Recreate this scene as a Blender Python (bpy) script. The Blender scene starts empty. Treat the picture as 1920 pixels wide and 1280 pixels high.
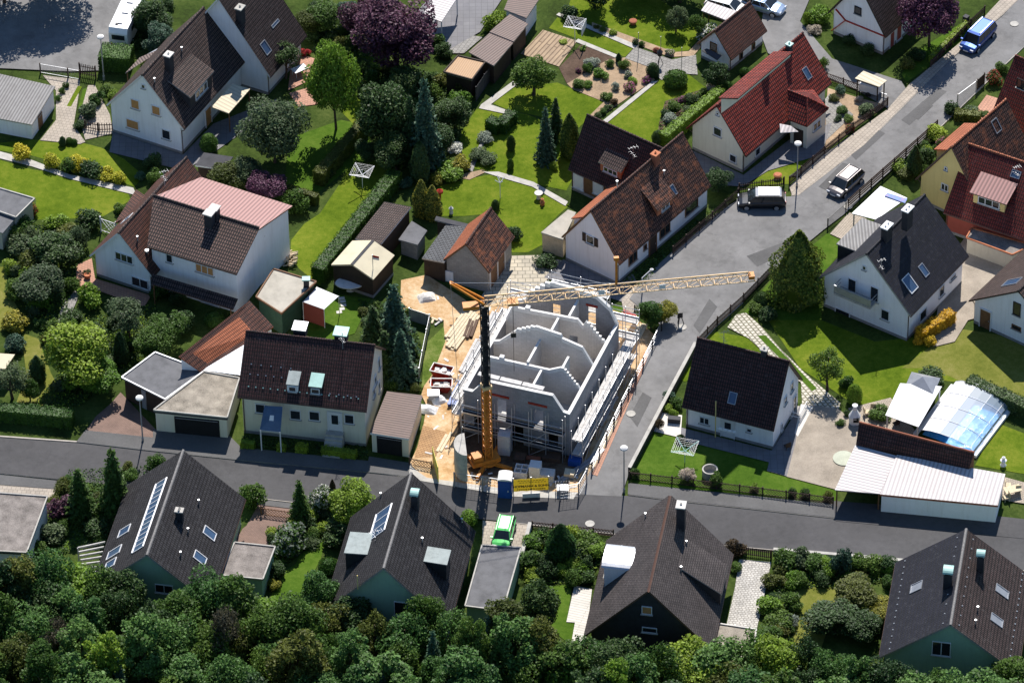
import bpy, math, random
import numpy as np
from math import sin, cos, radians, pi, hypot, atan2
from mathutils import Vector
random.seed(7)
SC = bpy.context.scene
COL = SC.collection
# ---------------------------------------------------------------- camera, light
ELEV = radians(40.83); FPX = 10024.0; ROLL = radians(-1.067); DIST = FPX / 20.5
_f = np.array([0, cos(ELEV), -sin(ELEV)]); _r = np.array([1., 0, 0]); _u = np.cross(_r, _f)
CR = cos(ROLL) * _r + sin(ROLL) * _u; CU = -sin(ROLL) * _r + cos(ROLL) * _u; CO = -_f * DIST
cd = bpy.data.cameras.new('camera'); cam = bpy.data.objects.new('camera', cd); COL.objects.link(cam)
cd.sensor_width = 36; cd.lens = FPX / 1920 * 36; cd.clip_start = 1; cd.clip_end = 5000
from mathutils import Matrix
cam.matrix_world = Matrix(((CR[0], CU[0], -_f[0], CO[0]), (CR[1], CU[1], -_f[1], CO[1]), (CR[2], CU[2], -_f[2], CO[2]), (0, 0, 0, 1)))
SC.camera = cam
SUN_EL = radians(50.5); SUN_AZ = atan2(0.10, 1.0)      # from +y (north) towards +x
w = bpy.data.worlds.new('World'); SC.world = w; w.use_nodes = True
nt = w.node_tree; sky = nt.nodes.new('ShaderNodeTexSky'); sky.sky_type = 'NISHITA'; sky.sun_disc = False
sky.sun_elevation = SUN_EL; sky.dust_density = .1; sky.ozone_density = 8.0; sky.air_density = 1.2; sky.sun_rotation = SUN_AZ
bg = nt.nodes['Background']; nt.links.new(sky.outputs[0], bg.inputs[0]); bg.inputs[1].default_value = 0.085
ld = bpy.data.lights.new('sun', 'SUN'); ld.energy = 5.0; ld.angle = radians(0.5); ld.color = (1, 0.95, 0.89)
sun = bpy.data.objects.new('sun', ld); COL.objects.link(sun)
sd = Vector((sin(SUN_AZ) * cos(SUN_EL), cos(SUN_AZ) * cos(SUN_EL), sin(SUN_EL)))
sun.rotation_euler = sd.to_track_quat('Z', 'Y').to_euler()
SC.view_settings.view_transform = 'Standard'; SC.view_settings.look = 'None'
SC.view_settings.exposure = 0.52; SC.view_settings.gamma = 1
SC.cycles.max_bounces = 6; SC.cycles.diffuse_bounces = 4; SC.cycles.transparent_max_bounces = 8
# ---------------------------------------------------------------- geometry helpers
def ray(px, py): return _f + CR * ((px - 960) / FPX) + CU * ((640 - py) / FPX)
def G(px, py, z=0.0):
    d = ray(px, py); return CO + d * ((z - CO[2]) / d[2])
def hit(px, py, p, n):
    d = ray(px, py); return CO + d * (np.dot(np.array(p) - CO, n) / np.dot(d, n))
def proj(P):
    d = np.array(P) - CO; z = d @ _f; return 960 + FPX * (d @ CR) / z, 640 - FPX * (d @ CU) / z
V = lambda *a: np.array(a, float)
UP = V(0, 0, 1)
def nrm(v): v = np.array(v, float); return v / (np.linalg.norm(v) + 1e-12)
class MB:
    def __init__(s): s.v = []; s.f = []; s.uv = []; s.mi = []; s.sm = []
    def face(s, pts, mi=0, uv=None, sm=False):
        pts = [np.array(p, float) for p in pts]; b = len(s.v); s.v += pts; s.f.append(list(range(b, b + len(pts)))); s.mi.append(mi); s.sm.append(sm)
        if uv is None:
            n = V(0, 0, 0)
            for i in range(len(pts)):
                n = n + np.cross(pts[i] - pts[0], pts[(i + 1) % len(pts)] - pts[0])
            n = nrm(n)
            if abs(n[2]) > .98: a = V(1, 0, 0); c = V(0, 1, 0)
            else: a = nrm(np.cross(UP, n)); c = np.cross(n, a)
            uv = [(float(p @ a), float(p @ c)) for p in pts]
        s.uv.append(uv); return s
    def prism(s, poly, vec, mi=0, top=None):
        poly = [np.array(p, float) for p in poly]; vec = np.array(vec, float); q = [p + vec for p in poly]
        c = sum(poly) / len(poly); n = V(0, 0, 0)
        for i in range(len(poly)): n = n + np.cross(poly[i] - c, poly[(i + 1) % len(poly)] - c)
        if n @ vec > 0: poly = poly[::-1]; q = q[::-1]
        s.face(poly, mi); s.face(q[::-1], mi if top is None else top)
        for i in range(len(poly)):
            j = (i + 1) % len(poly); s.face([poly[j], poly[i], q[i], q[j]], mi)
        return s
    def box(s, c, ax, ay, az, mi=0):
        c = np.array(c, float); ax, ay, az = [np.array(a, float) / 2 for a in (ax, ay, az)]
        return s.prism([c - ax - ay - az, c + ax - ay - az, c + ax + ay - az, c - ax + ay - az], az * 2, mi)
    def bar(s, p, q, w=.06, h=None, mi=0):
        p = np.array(p, float); q = np.array(q, float); d = q - p; L = np.linalg.norm(d)
        if L < 1e-6: return s
        d /= L; a = np.cross(d, UP)
        a = V(1, 0, 0) if np.linalg.norm(a) < 1e-3 else nrm(a)
        b = np.cross(a, d); h = h or w
        return s.box((p + q) / 2, d * L, a * w, b * h, mi)
    def tube(s, pts, r, n=7, mi=0, cap=True):
        pts = [np.array(p, float) for p in pts]; rs = r if isinstance(r, (list, tuple)) else [r] * len(pts); rings = []
        for i, p in enumerate(pts):
            d = nrm(pts[min(i + 1, len(pts) - 1)] - pts[max(i - 1, 0)])
            a = np.cross(d, UP); a = V(1, 0, 0) if np.linalg.norm(a) < 1e-2 else nrm(a); b = np.cross(d, a)
            rings.append([p + rs[i] * (cos(2 * pi * k / n) * a + sin(2 * pi * k / n) * b) for k in range(n)])
        for i in range(len(pts) - 1):
            for k in range(n):
                j = (k + 1) % n; s.face([rings[i][k], rings[i][j], rings[i + 1][j], rings[i + 1][k]], mi, sm=True)
        if cap: s.face(rings[0], mi); s.face(rings[-1][::-1], mi)
        return s
    def lathe(s, c, prof, n=14, mi=0):
        c = np.array(c, float); R = [[c + V(r * cos(2 * pi * k / n), r * sin(2 * pi * k / n), z) for k in range(n)] for r, z in prof]
        for i in range(len(prof) - 1):
            for k in range(n):
                j = (k + 1) % n; s.face([R[i][k], R[i][j], R[i + 1][j], R[i + 1][k]], mi, sm=True)
        return s
    def build(s, name, mats, parent=None, **kw):
        me = bpy.data.meshes.new(name); v = np.array(s.v, float)
        if not isinstance(mats, (list, tuple)): mats = [mats]
        o = bpy.data.objects.new(name, me); COL.objects.link(o)
        if parent is not None:
            M = W_OF(parent); v = (v - M[0]) @ M[1]; o.parent = parent
        me.from_pydata(v.tolist(), [], s.f)
        ul = me.uv_layers.new(name='UVMap'); ul.data.foreach_set('uv', [c for f in s.uv for p in f for c in p])
        me.polygons.foreach_set('material_index', s.mi); me.polygons.foreach_set('use_smooth', s.sm)
        for m in mats: me.materials.append(m)
        for k, x in kw.items(): o[k] = x
        return o
_wc = {}
def W_OF(o):
    """world origin and rotation of an Empty (or of a part: parts carry the frame of their thing)"""
    while o.parent is not None: o = o.parent
    z = o.rotation_euler[2]; R = np.array([[cos(z), -sin(z), 0], [sin(z), cos(z), 0], [0, 0, 1]])
    return np.array(o.location), R
def thing(name, label, cat, loc=(0, 0, 0), rot=0.0, group=None):
    o = bpy.data.objects.new(name, None); COL.objects.link(o); o.empty_display_size = .3
    o.location = tuple(float(a) for a in loc); o.rotation_euler = (0, 0, rot); o['label'] = label; o['category'] = cat
    if group: o['group'] = group
    return o
def solo(name, mb, mats, label, cat, loc, group=None):
    """a thing that is one mesh: origin at its base"""
    loc = np.array(loc, float); mb.v = [p - loc for p in mb.v]; o = mb.build(name, mats); o.location = tuple(loc)
    o['label'] = label; o['category'] = cat
    if group: o['group'] = group
    return o
# ---------------------------------------------------------------- materials
def mat(name, c, rough=.8, spec=.3, metal=0., n1=.25, s1=1.5, s2=14., bump=0., tint=None, coat=0., streak=0.):
    m = bpy.data.materials.new(name); m.use_nodes = True; t = m.node_tree; b = t.nodes['Principled BSDF']
    b.inputs['Roughness'].default_value = rough; b.inputs['Specular IOR Level'].default_value = spec; b.inputs['Metallic'].default_value = metal
    b.inputs['Coat Weight'].default_value = coat
    tc = t.nodes.new('ShaderNodeTexCoord'); A = noise(t, tc.outputs['Object'], s1, 4); B = noise(t, tc.outputs['Object'], s2, 3)
    x = math2(t, 'ADD', math2(t, 'MULTIPLY', A, .6), math2(t, 'MULTIPLY', B, .4))
    tint = tint or tuple(k * (1 - n1 * 1.6) for k in c)
    lo = tint; hi = tuple(min(1, k * (1 + n1)) for k in c)
    col = ramp(t, x, [(.3, lo), (.5, c), (.7, hi)])
    if streak:
        mp = t.nodes.new('ShaderNodeMapping'); mp.inputs['Scale'].default_value = (1, 1, .09); t.links.new(tc.outputs['Object'], mp.inputs[0])
        S1 = noise(t, mp.outputs[0], 3.5, 5, .7); col = mixc(t, math2(t, 'MULTIPLY', ramp(t, S1, [(.48, (0, 0, 0)), (.68, (1, 1, 1))]), streak), col, mixc(t, 1., col, (.62, .58, .52), 'MULTIPLY'))
    t.links.new(col, b.inputs['Base Color'])
    if bump:
        bp = t.nodes.new('ShaderNodeBump'); bp.inputs['Strength'].default_value = bump; bp.inputs['Distance'].default_value = .05
        t.links.new(B, bp.inputs['Height']); t.links.new(bp.outputs[0], b.inputs['Normal'])
    return m
def noise(t, vec, sc, det=3, rough=.6):
    n = t.nodes.new('ShaderNodeTexNoise'); n.inputs['Scale'].default_value = sc; n.inputs['Detail'].default_value = det; n.inputs['Roughness'].default_value = rough
    t.links.new(vec, n.inputs['Vector']); return n.outputs['Fac']
def math2(t, op, a, b=None, c=None):
    n = t.nodes.new('ShaderNodeMath'); n.operation = op
    for i, x in enumerate((a, b, c)):
        if x is None: continue
        if isinstance(x, (int, float)): n.inputs[i].default_value = x
        else: t.links.new(x, n.inputs[i])
    return n.outputs[0]
def ramp(t, x, stops):
    r = t.nodes.new('ShaderNodeValToRGB'); e = r.color_ramp.elements
    while len(e) < len(stops): e.new(.5)
    for k, (p, c) in zip(e, stops): k.position = p; k.color = (*c, 1)
    t.links.new(x, r.inputs[0]); return r.outputs[0]
def mixc(t, f, a, b, mode='MIX'):
    n = t.nodes.new('ShaderNodeMix'); n.data_type = 'RGBA'; n.blend_type = mode
    for i, x in ((0, f), (6, a), (7, b)):
        if isinstance(x, (int, float)): n.inputs[i].default_value = x
        elif isinstance(x, tuple): n.inputs[i].default_value = (*x, 1)
        else: t.links.new(x, n.inputs[i])
    return n.outputs[2]
def uvmat(name, c1, c2, gap, bw, bh, mortar=.03, off=.5, rough=.75, bump=.6, dirt=.35, spec=.3, patch=None, sm=.1, dscale=.5):
    """tiles, pavers, blocks: brick pattern in metres on the surface's own UVs"""
    m = bpy.data.materials.new(name); m.use_nodes = True; t = m.node_tree; b = t.nodes['Principled BSDF']
    b.inputs['Roughness'].default_value = rough; b.inputs['Specular IOR Level'].default_value = spec
    tc = t.nodes.new('ShaderNodeTexCoord'); br = t.nodes.new('ShaderNodeTexBrick'); t.links.new(tc.outputs['UV'], br.inputs['Vector'])
    br.inputs['Scale'].default_value = 1; br.inputs['Brick Width'].default_value = bw; br.inputs['Row Height'].default_value = bh
    br.inputs['Mortar Size'].default_value = mortar; br.inputs['Mortar Smooth'].default_value = sm; br.offset = off
    br.inputs['Color1'].default_value = (*c1, 1); br.inputs['Color2'].default_value = (*c2, 1); br.inputs['Mortar'].default_value = (*gap, 1)
    N = noise(t, tc.outputs['Object'], dscale, 5, .7)
    col = mixc(t, ramp(t, N, [(.35, (0, 0, 0)), (.7, (1, 1, 1))]), br.outputs['Color'], mixc(t, 1.0, br.outputs['Color'], (1 - dirt,) * 3, 'MULTIPLY'))
    if patch is None and off == 0. and dirt > .3:
        N3 = noise(t, tc.outputs['Object'], 2.2, 6, .8); lc = tuple(.5 * k + .075 for k in c1)
        col = mixc(t, math2(t, 'MULTIPLY', ramp(t, N3, [(.53, (0, 0, 0)), (.7, (1, 1, 1))]), .45), col, lc)
    if patch is not None:
        N2 = noise(t, tc.outputs['Object'], 1.3, 5, .75)
        col = mixc(t, math2(t, 'MULTIPLY', ramp(t, N2, [(.5, (0, 0, 0)), (.68, (1, 1, 1))]), .7), col, patch)
    t.links.new(col, b.inputs['Base Color'])
    if bump:
        bp = t.nodes.new('ShaderNodeBump'); bp.inputs['Strength'].default_value = bump; bp.inputs['Distance'].default_value = .04; bp.invert = True
        t.links.new(br.outputs['Fac'], bp.inputs['Height']); t.links.new(bp.outputs[0], b.inputs['Normal'])
    return m
def corr(name, c, period=.18, along='u', rough=.6, dark=.55, dirt=.4, spec=.4, seam=None, dcol=(.05, .04, .035)):
    """corrugated or ribbed sheet: ribs run down the slope (along u) or across"""
    m = bpy.data.materials.new(name); m.use_nodes = True; t = m.node_tree; b = t.nodes['Principled BSDF']
    b.inputs['Roughness'].default_value = rough; b.inputs['Specular IOR Level'].default_value = spec
    tc = t.nodes.new('ShaderNodeTexCoord'); sp = t.nodes.new('ShaderNodeSeparateXYZ'); t.links.new(tc.outputs['UV'], sp.inputs[0])
    x = sp.outputs[0 if along == 'u' else 1]
    s = math2(t, 'SINE', math2(t, 'MULTIPLY', x, 2 * pi / period)); h = math2(t, 'MULTIPLY_ADD', s, .5, .5)
    col = ramp(t, h, [(0., tuple(k * dark for k in c)), (.6, c)])
    N = noise(t, tc.outputs['Object'], .8, 5, .7)
    col = mixc(t, math2(t, 'MULTIPLY', ramp(t, N, [(.42, (0, 0, 0)), (.72, (1, 1, 1))]), dirt), col, dcol)
    t.links.new(col, b.inputs['Base Color'])
    bp = t.nodes.new('ShaderNodeBump'); bp.inputs['Strength'].default_value = .7; bp.inputs['Distance'].default_value = .05
    t.links.new(h, bp.inputs['Height']); t.links.new(bp.outputs[0], b.inputs['Normal'])
    return m
def leafmat(name, c, var=.5, tr=.42, hue=None):
    m = bpy.data.materials.new(name); m.use_nodes = True; t = m.node_tree; b = t.nodes['Principled BSDF']
    b.inputs['Roughness'].default_value = .55; b.inputs['Specular IOR Level'].default_value = .25
    g = t.nodes.new('ShaderNodeNewGeometry'); oi = t.nodes.new('ShaderNodeObjectInfo')
    hi = hue or tuple(k * (1 + var) for k in c)
    cc = ramp(t, g.outputs['Random Per Island'], [(0, tuple(k * (1 - var) for k in c)), (.55, c), (1, hi)])
    v = math2(t, 'MULTIPLY_ADD', oi.outputs['Random'], .5, .75)
    cx = t.nodes.new('ShaderNodeHueSaturation'); t.links.new(cc, cx.inputs['Color']); t.links.new(v, cx.inputs['Value'])
    t.links.new(math2(t, 'MULTIPLY_ADD', oi.outputs['Random'], -.03, .515), cx.inputs['Hue'])
    t.links.new(cx.outputs[0], b.inputs['Base Color'])
    tl = t.nodes.new('ShaderNodeBsdfTranslucent'); t.links.new(cx.outputs[0], tl.inputs[0])
    mx = t.nodes.new('ShaderNodeMixShader'); mx.inputs[0].default_value = tr
    t.links.new(b.outputs[0], mx.inputs[1]); t.links.new(tl.outputs[0], mx.inputs[2])
    t.links.new(mx.outputs[0], t.nodes['Material Output'].inputs[0]); return m
def gmat(name, stops, s1=.35, s2=6., s3=40., rough=.95, bump=.4, w=(.45, .3, .25), cracks=0.):
    """ground: three octaves of noise through a colour ramp, in world metres"""
    m = bpy.data.materials.new(name); m.use_nodes = True; t = m.node_tree; b = t.nodes['Principled BSDF']
    b.inputs['Roughness'].default_value = rough; b.inputs['Specular IOR Level'].default_value = .04 if rough > .9 else .2
    tc = t.nodes.new('ShaderNodeTexCoord'); o = tc.outputs['Object']
    A, B, C3 = noise(t, o, s1, 4), noise(t, o, s2, 4, .7), noise(t, o, s3, 2, .8)
    x = math2(t, 'ADD', math2(t, 'MULTIPLY', A, w[0]), math2(t, 'ADD', math2(t, 'MULTIPLY', B, w[1]), math2(t, 'MULTIPLY', C3, w[2])))
    col = ramp(t, x, stops)
    if cracks:
        vo = t.nodes.new('ShaderNodeTexVoronoi'); vo.feature = 'DISTANCE_TO_EDGE'; vo.inputs['Scale'].default_value = .22; wv = t.nodes.new('ShaderNodeVectorMath'); wv.operation = 'ADD'; nz = t.nodes.new('ShaderNodeTexNoise'); nz.inputs['Scale'].default_value = .6; nz.inputs['Detail'].default_value = 5
        t.links.new(o, nz.inputs['Vector']); t.links.new(o, wv.inputs[0]); sc = t.nodes.new('ShaderNodeVectorMath'); sc.operation = 'SCALE'; sc.inputs['Scale'].default_value = 2.2; t.links.new(nz.outputs['Color'], sc.inputs[0]); t.links.new(sc.outputs[0], wv.inputs[1]); t.links.new(wv.outputs[0], vo.inputs['Vector'])
        col = mixc(t, math2(t, 'MULTIPLY', ramp(t, vo.outputs['Distance'], [(.0, (1, 1, 1)), (.014, (0, 0, 0))]), cracks), col, (.02, .02, .02))
        N9 = noise(t, o, .5, 6, .75); col = mixc(t, math2(t, 'MULTIPLY', ramp(t, N9, [(.55, (0, 0, 0)), (.62, (1, 1, 1))]), .22), col, (.05, .048, .045))
    t.links.new(col, b.inputs['Base Color'])
    bp = t.nodes.new('ShaderNodeBump'); bp.inputs['Strength'].default_value = bump; bp.inputs['Distance'].default_value = .06
    t.links.new(math2(t, 'ADD', B, C3), bp.inputs['Height']); t.links.new(bp.outputs[0], b.inputs['Normal'])
    return m
def st(c, k=.45, lo=.36, hi=.64): return [(lo, tuple(x * (1 - k) for x in c)), (.5, c), (hi, tuple(min(.95, x * (1 + k)) for x in c))]
M = {}
M['white'] = mat('white_render', (.84, .84, .85), streak=.22, n1=.05, s1=.6)
M['cream'] = mat('cream_render', (.72, .68, .56), streak=.22, n1=.05, s1=.6)
M['yellow'] = mat('yellow_render', (.72, .56, .22), streak=.22, n1=.06, s1=.6)
M['green'] = mat('mint_render', (.30, .45, .33), streak=.22, n1=.08, s1=.6)
M['darkgreen'] = mat('dark_green_boards', (.05, .10, .06), .8, n1=.2)
M['redwall'] = mat('red_render', (.30, .07, .05), n1=.1)
M['beige'] = mat('beige_render', (.55, .5, .4), streak=.22, n1=.08)
M['greywall'] = uvmat('grey_block_wall', (.36, .35, .33), (.30, .29, .28), (.25, .24, .23), .5, .25, .012, bump=.2, dirt=.25)
M['block'] = uvmat('pumice_block', (.68, .64, .60), (.60, .57, .53), (.50, .48, .45), .5, .25, .012, bump=.2, dirt=.18)
M['plinth'] = mat('grey_plinth', (.26, .25, .24), .9, n1=.25)
M['greyblock'] = uvmat('grey_outer_block', (.34, .34, .355), (.29, .29, .305), (.24, .24, .25), .5, .25, .012, bump=.2, dirt=.3)
M['trim'] = mat('white_trim', (.70, .70, .70), .5, n1=.03)
M['glass'] = mat('window_glass', (.02, .025, .03), .06, .6, n1=.2)
M['glassblue'] = mat('roof_window_glass', (.05, .09, .16), .08, .7, n1=.2)
M['dark'] = mat('dark_opening', (.012, .012, .014), .9)
M['wood'] = mat('brown_wood', (.17, .085, .04), .7, n1=.3, s1=3)
M['orangewood'] = mat('orange_shutter', (.48, .24, .09), .7, n1=.12, s1=4)
M['darkwood'] = mat('dark_brown_wood', (.045, .03, .022), .75, n1=.3)
M['palewood'] = mat('pale_timber', (.62, .50, .33), .75, n1=.18, s1=3)
M['metal'] = mat('galvanised_steel', (.50, .51, .53), .4, .5, .6, n1=.15)
M['zinc'] = mat('zinc_sheet', (.33, .34, .36), .45, .5, .4, n1=.15)
M['blackmetal'] = mat('dark_iron', (.02, .02, .022), .5, n1=.2)
M['concrete'] = mat('concrete', (.42, .40, .36), .9, n1=.2, bump=.2)
M['whitestone'] = mat('white_stone', (.60, .57, .52), .9, n1=.15, bump=.2)
M['brickred'] = mat('red_brick', (.32, .11, .06), .85, n1=.2)
M['terracotta'] = mat('terracotta', (.42, .15, .07), .8, n1=.2)
M['chim'] = mat('slate_cladding', (.035, .035, .04), .7, n1=.3)
M['zincroof'] = mat('pale_sheet_roof', (.27, .31, .30), .7, .3, 0., n1=.2, s1=2)
M['paledisc'] = mat('pale_green_stone', (.46, .48, .38), .9, n1=.15)
M['copper'] = mat('green_copper', (.32, .52, .47), .5, n1=.15)
M['bark'] = mat('bark', (.10, .07, .05), .95, n1=.35, s1=4, bump=.5)
M['fence'] = mat('dark_fence_wood', (.055, .035, .028), .8, n1=.3)
M['gutter'] = mat('brown_gutter', (.10, .055, .04), .5, n1=.15)
# roofs
gp = (.012, .01, .01)
M['r_brown'] = uvmat('brown_tiles', (.13, .085, .07), (.10, .063, .052), gp, .22, .34, .05, .0)
M['r_brownlight'] = uvmat('mid_brown_tiles', (.20, .12, .095), (.155, .09, .072), gp, .24, .36, .06, .0, dirt=.3)
M['r_dkbrown'] = uvmat('dark_brown_tiles', (.085, .058, .054), (.066, .045, .042), gp, .22, .34, .05, .0, spec=.2)
M['r_anth'] = uvmat('anthracite_tiles', (.054, .051, .054), (.036, .034, .038), gp, .24, .34, .055, .0, spec=.25)
M['ridge_grey'] = mat('grey_ridge_tiles', (.20, .19, .18), .8, n1=.4, s1=8)
M['r_slate'] = uvmat('brown_grey_slates', (.105, .088, .083), (.075, .063, .06), gp, .3, .22, .02, .5, spec=.25)
M['r_navy'] = uvmat('navy_tiles', (.015, .016, .028), (.011, .012, .021), gp, .24, .36, .03, .0, spec=.35)
M['r_maroon'] = uvmat('maroon_tiles', (.095, .038, .034), (.07, .03, .028), gp, .22, .34, .04, .0, spec=.25)
M['r_red'] = uvmat('bright_red_tiles', (.44, .062, .035), (.31, .044, .026), (.03, .006, .006), .24, .36, .06, .0, spec=.3)
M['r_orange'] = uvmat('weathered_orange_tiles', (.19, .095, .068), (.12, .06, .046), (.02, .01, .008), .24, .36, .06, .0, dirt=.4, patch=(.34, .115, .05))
M['r_oldred'] = uvmat('weathered_red_tiles', (.21, .085, .055), (.15, .06, .042), (.03, .015, .012), .2, .32, .045, .0, dirt=.5, patch=(.06, .04, .035))
M['r_darkred'] = uvmat('dark_red_tiles', (.22, .03, .022), (.17, .024, .018), (.04, .01, .008), .22, .34, .045, .0)
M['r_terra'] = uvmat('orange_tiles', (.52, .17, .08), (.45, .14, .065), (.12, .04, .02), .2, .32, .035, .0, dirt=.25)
M['c_pink'] = corr('pink_metal_sheet', (.40, .215, .19), .36, dark=.45, dirt=.12, dcol=(.3, .15, .13))
M['c_brown'] = corr('brown_corrugated', (.17, .11, .09), .3, dark=.4, dirt=.3)
M['c_grey'] = corr('grey_corrugated', (.24, .23, .22), .3, dark=.4, dirt=.35)
M['c_white'] = corr('white_corrugated', (.60, .56, .545), .36, dark=.6, dirt=.22, dcol=(.36, .25, .22))
M['c_clear'] = corr('translucent_sheet', (.62, .66, .70), .45, dark=.8, dirt=.15, rough=.3, dcol=(.35, .38, .42))
M['c_plank'] = corr('planked_roof', (.60, .52, .36), .45, dark=.85, dirt=.2, dcol=(.35, .28, .18))
M['slateroof'] = uvmat('dark_slate_roof', (.12, .125, .13), (.095, .10, .105), gp, .4, .25, .03, .5)
M['felt'] = mat('grey_roof_felt', (.13, .13, .135), .9, n1=.3, s1=.9, s2=30, bump=.15)
M['feltlight'] = mat('pale_roof_felt', (.40, .37, .31), .9, n1=.2, s1=.9, s2=30)
M['feltbeige'] = mat('beige_roof_felt', (.58, .52, .37), .9, n1=.1, s1=.8, s2=30)
M['feltdark'] = mat('dark_roof_felt', (.06, .06, .065), .9, n1=.3, s1=.9, s2=30)
M['gravel'] = gmat('roof_gravel', st((.30, .265, .215), .55), .8, 9, 45, bump=.6)
M['gravelgrey'] = gmat('roof_gravel_grey', st((.23, .205, .185), .6), .8, 9, 45, bump=.6)
M['tanroof'] = corr('tan_ribbed_roof', (.48, .30, .16), .22, dark=.75, dirt=.15, dcol=(.25, .15, .08))
# ground
M['earth'] = gmat('garden_earth', [(.36, (.016, .022, .008)), (.5, (.042, .068, .014)), (.64, (.09, .115, .03))], .3, 3, 25)
M['lawn'] = gmat('lawn_grass', [(.38, (.056, .096, .006)), (.5, (.100, .146, .011)), (.62, (.165, .19, .022))], .22, 1.7, 9, w=(.42, .33, .25))
M['lawn2'] = gmat('lawn_grass_deep', [(.36, (.036, .078, .008)), (.5, (.060, .115, .012)), (.64, (.10, .155, .022))], .22, 1.7, 9, w=(.42, .33, .25))
M['lawndry'] = gmat('dry_lawn', [(.36, (.085, .105, .016)), (.5, (.145, .155, .03)), (.64, (.215, .20, .06))], .22, 1.7, 9, w=(.42, .33, .25))
M['weeds'] = gmat('rough_grass', [(.34, (.04, .07, .012)), (.5, (.10, .15, .025)), (.66, (.24, .24, .09))], .6, 5, 20)
M['asphalt'] = gmat('asphalt', st((.072, .07, .071), .3), .12, 2, 50, .85, .15, cracks=.14)
M['asphalt2'] = gmat('worn_asphalt', st((.178, .174, .17), .28), .22, 1.1, 30, .85, .15, cracks=.14)
M['asphpatch'] = gmat('asphalt_patch', st((.105, .103, .101), .25), .3, 5, 50, .85, .15)
M['pave'] = uvmat('pale_pavers', (.42, .36, .29), (.36, .31, .25), (.2, .17, .14), .4, .4, .02, .5, dirt=.25, bump=.2)
M['paver_tan'] = uvmat('tan_pavers', (.44, .37, .29), (.37, .31, .24), (.2, .17, .13), .22, .22, .02, .5, dirt=.2, bump=.2)
M['paver_grey'] = uvmat('grey_pavers', (.30, .285, .26), (.25, .24, .22), (.14, .13, .12), .4, .4, .025, .5, dirt=.3, bump=.2)
M['paver_red'] = uvmat('red_brown_pavers', (.25, .155, .12), (.21, .13, .10), (.12, .08, .06), .22, .12, .012, .5, dirt=.35, bump=.2)
M['paver_pink'] = uvmat('terracotta_pavers', (.50, .26, .17), (.43, .22, .145), (.25, .14, .1), .3, .3, .02, .5, dirt=.2, bump=.2)
M['lattice'] = uvmat('white_grass_pavers', (.60, .55, .46), (.52, .48, .40), (.17, .16, .10), .42, .42, .06, .5, dirt=.2, bump=.3)
M['cobble'] = uvmat('white_cobbles', (.62, .59, .53), (.46, .44, .40), (.25, .23, .2), .3, .24, .03, .35, dirt=.3, bump=.3)
M['slab_blue'] = uvmat('slate_slabs', (.19, .185, .19), (.165, .16, .17), (.1, .1, .1), .6, .6, .015, .0, dirt=.2, bump=.1)
M['deck'] = uvmat('white_deck_boards', (.66, .62, .55), (.58, .55, .49), (.3, .28, .25), 3., .3, .02, .3, dirt=.15, bump=.2)
M['flag'] = uvmat('cream_flagstones', (.55, .48, .36), (.44, .39, .30), (.22, .2, .15), .7, .55, .04, .37, dirt=.3, bump=.2)
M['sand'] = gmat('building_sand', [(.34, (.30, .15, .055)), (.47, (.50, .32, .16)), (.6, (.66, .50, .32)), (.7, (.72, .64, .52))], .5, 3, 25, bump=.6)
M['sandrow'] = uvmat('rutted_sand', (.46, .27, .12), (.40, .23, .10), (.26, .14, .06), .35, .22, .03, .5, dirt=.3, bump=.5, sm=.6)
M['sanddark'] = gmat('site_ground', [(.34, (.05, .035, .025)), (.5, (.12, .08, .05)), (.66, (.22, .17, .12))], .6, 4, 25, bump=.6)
M['soil'] = gmat('dark_soil', st((.10, .068, .05), .4), .5, 4, 25, bump=.7)
M['soiltan'] = gmat('sandy_bed', st((.36, .26, .17), .4), .6, 5, 25, bump=.7)
M['till'] = uvmat('tilled_bed', (.40, .29, .18), (.35, .25, .16), (.17, .115, .07), 8., .42, .09, .5, dirt=.3, bump=.6, sm=.8)
M['concyard'] = gmat('gravelly_yard', st((.33, .285, .23), .3), .5, 7, 40, bump=.4)
M['kerb'] = mat('kerb_stone', (.42, .38, .33), .9, n1=.15)
# ---------------------------------------------------------------- ground
_lv = [0.004]
def patch(name, pts, m, world=False):
    z = _lv[0]; _lv[0] += .0015
    b = MB(); b.face([G(*p, z) if not world else V(*p, z) for p in pts][::-1], 0, uv=None)
    f = b.v
    n = np.cross(f[1] - f[0], f[2] - f[0])
    o = b.build(name, M[m] if isinstance(m, str) else m, kind='structure')
    if o.data.polygons[0].normal.z < 0: o.data.flip_normals()
    return o
def oriented(name, pts, m, e=0):
    """paving whose courses follow the edge e -> e+1"""
    z = _lv[0]; _lv[0] += .0015
    P = [G(*p, z) for p in pts]; a = nrm(P[(e + 1) % len(P)] - P[e]); c = np.cross(UP, a)
    b = MB(); b.face(P, 0, uv=[(float(p @ a), float(p @ c)) for p in P]); o = b.build(name, M[m], kind='structure')
    if o.data.polygons[0].normal.z < 0: o.data.flip_normals()
    return o
gb = MB(); S = 70
for i in range(-8, 9):
    for j in range(-8, 9):
        gb.face([V(i * S, j * S, 0), V((i + 1) * S, j * S, 0), V((i + 1) * S, (j + 1) * S, 0), V(i * S, (j + 1) * S, 0)])
gb.build('ground', M['earth'], kind='structure')
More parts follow.
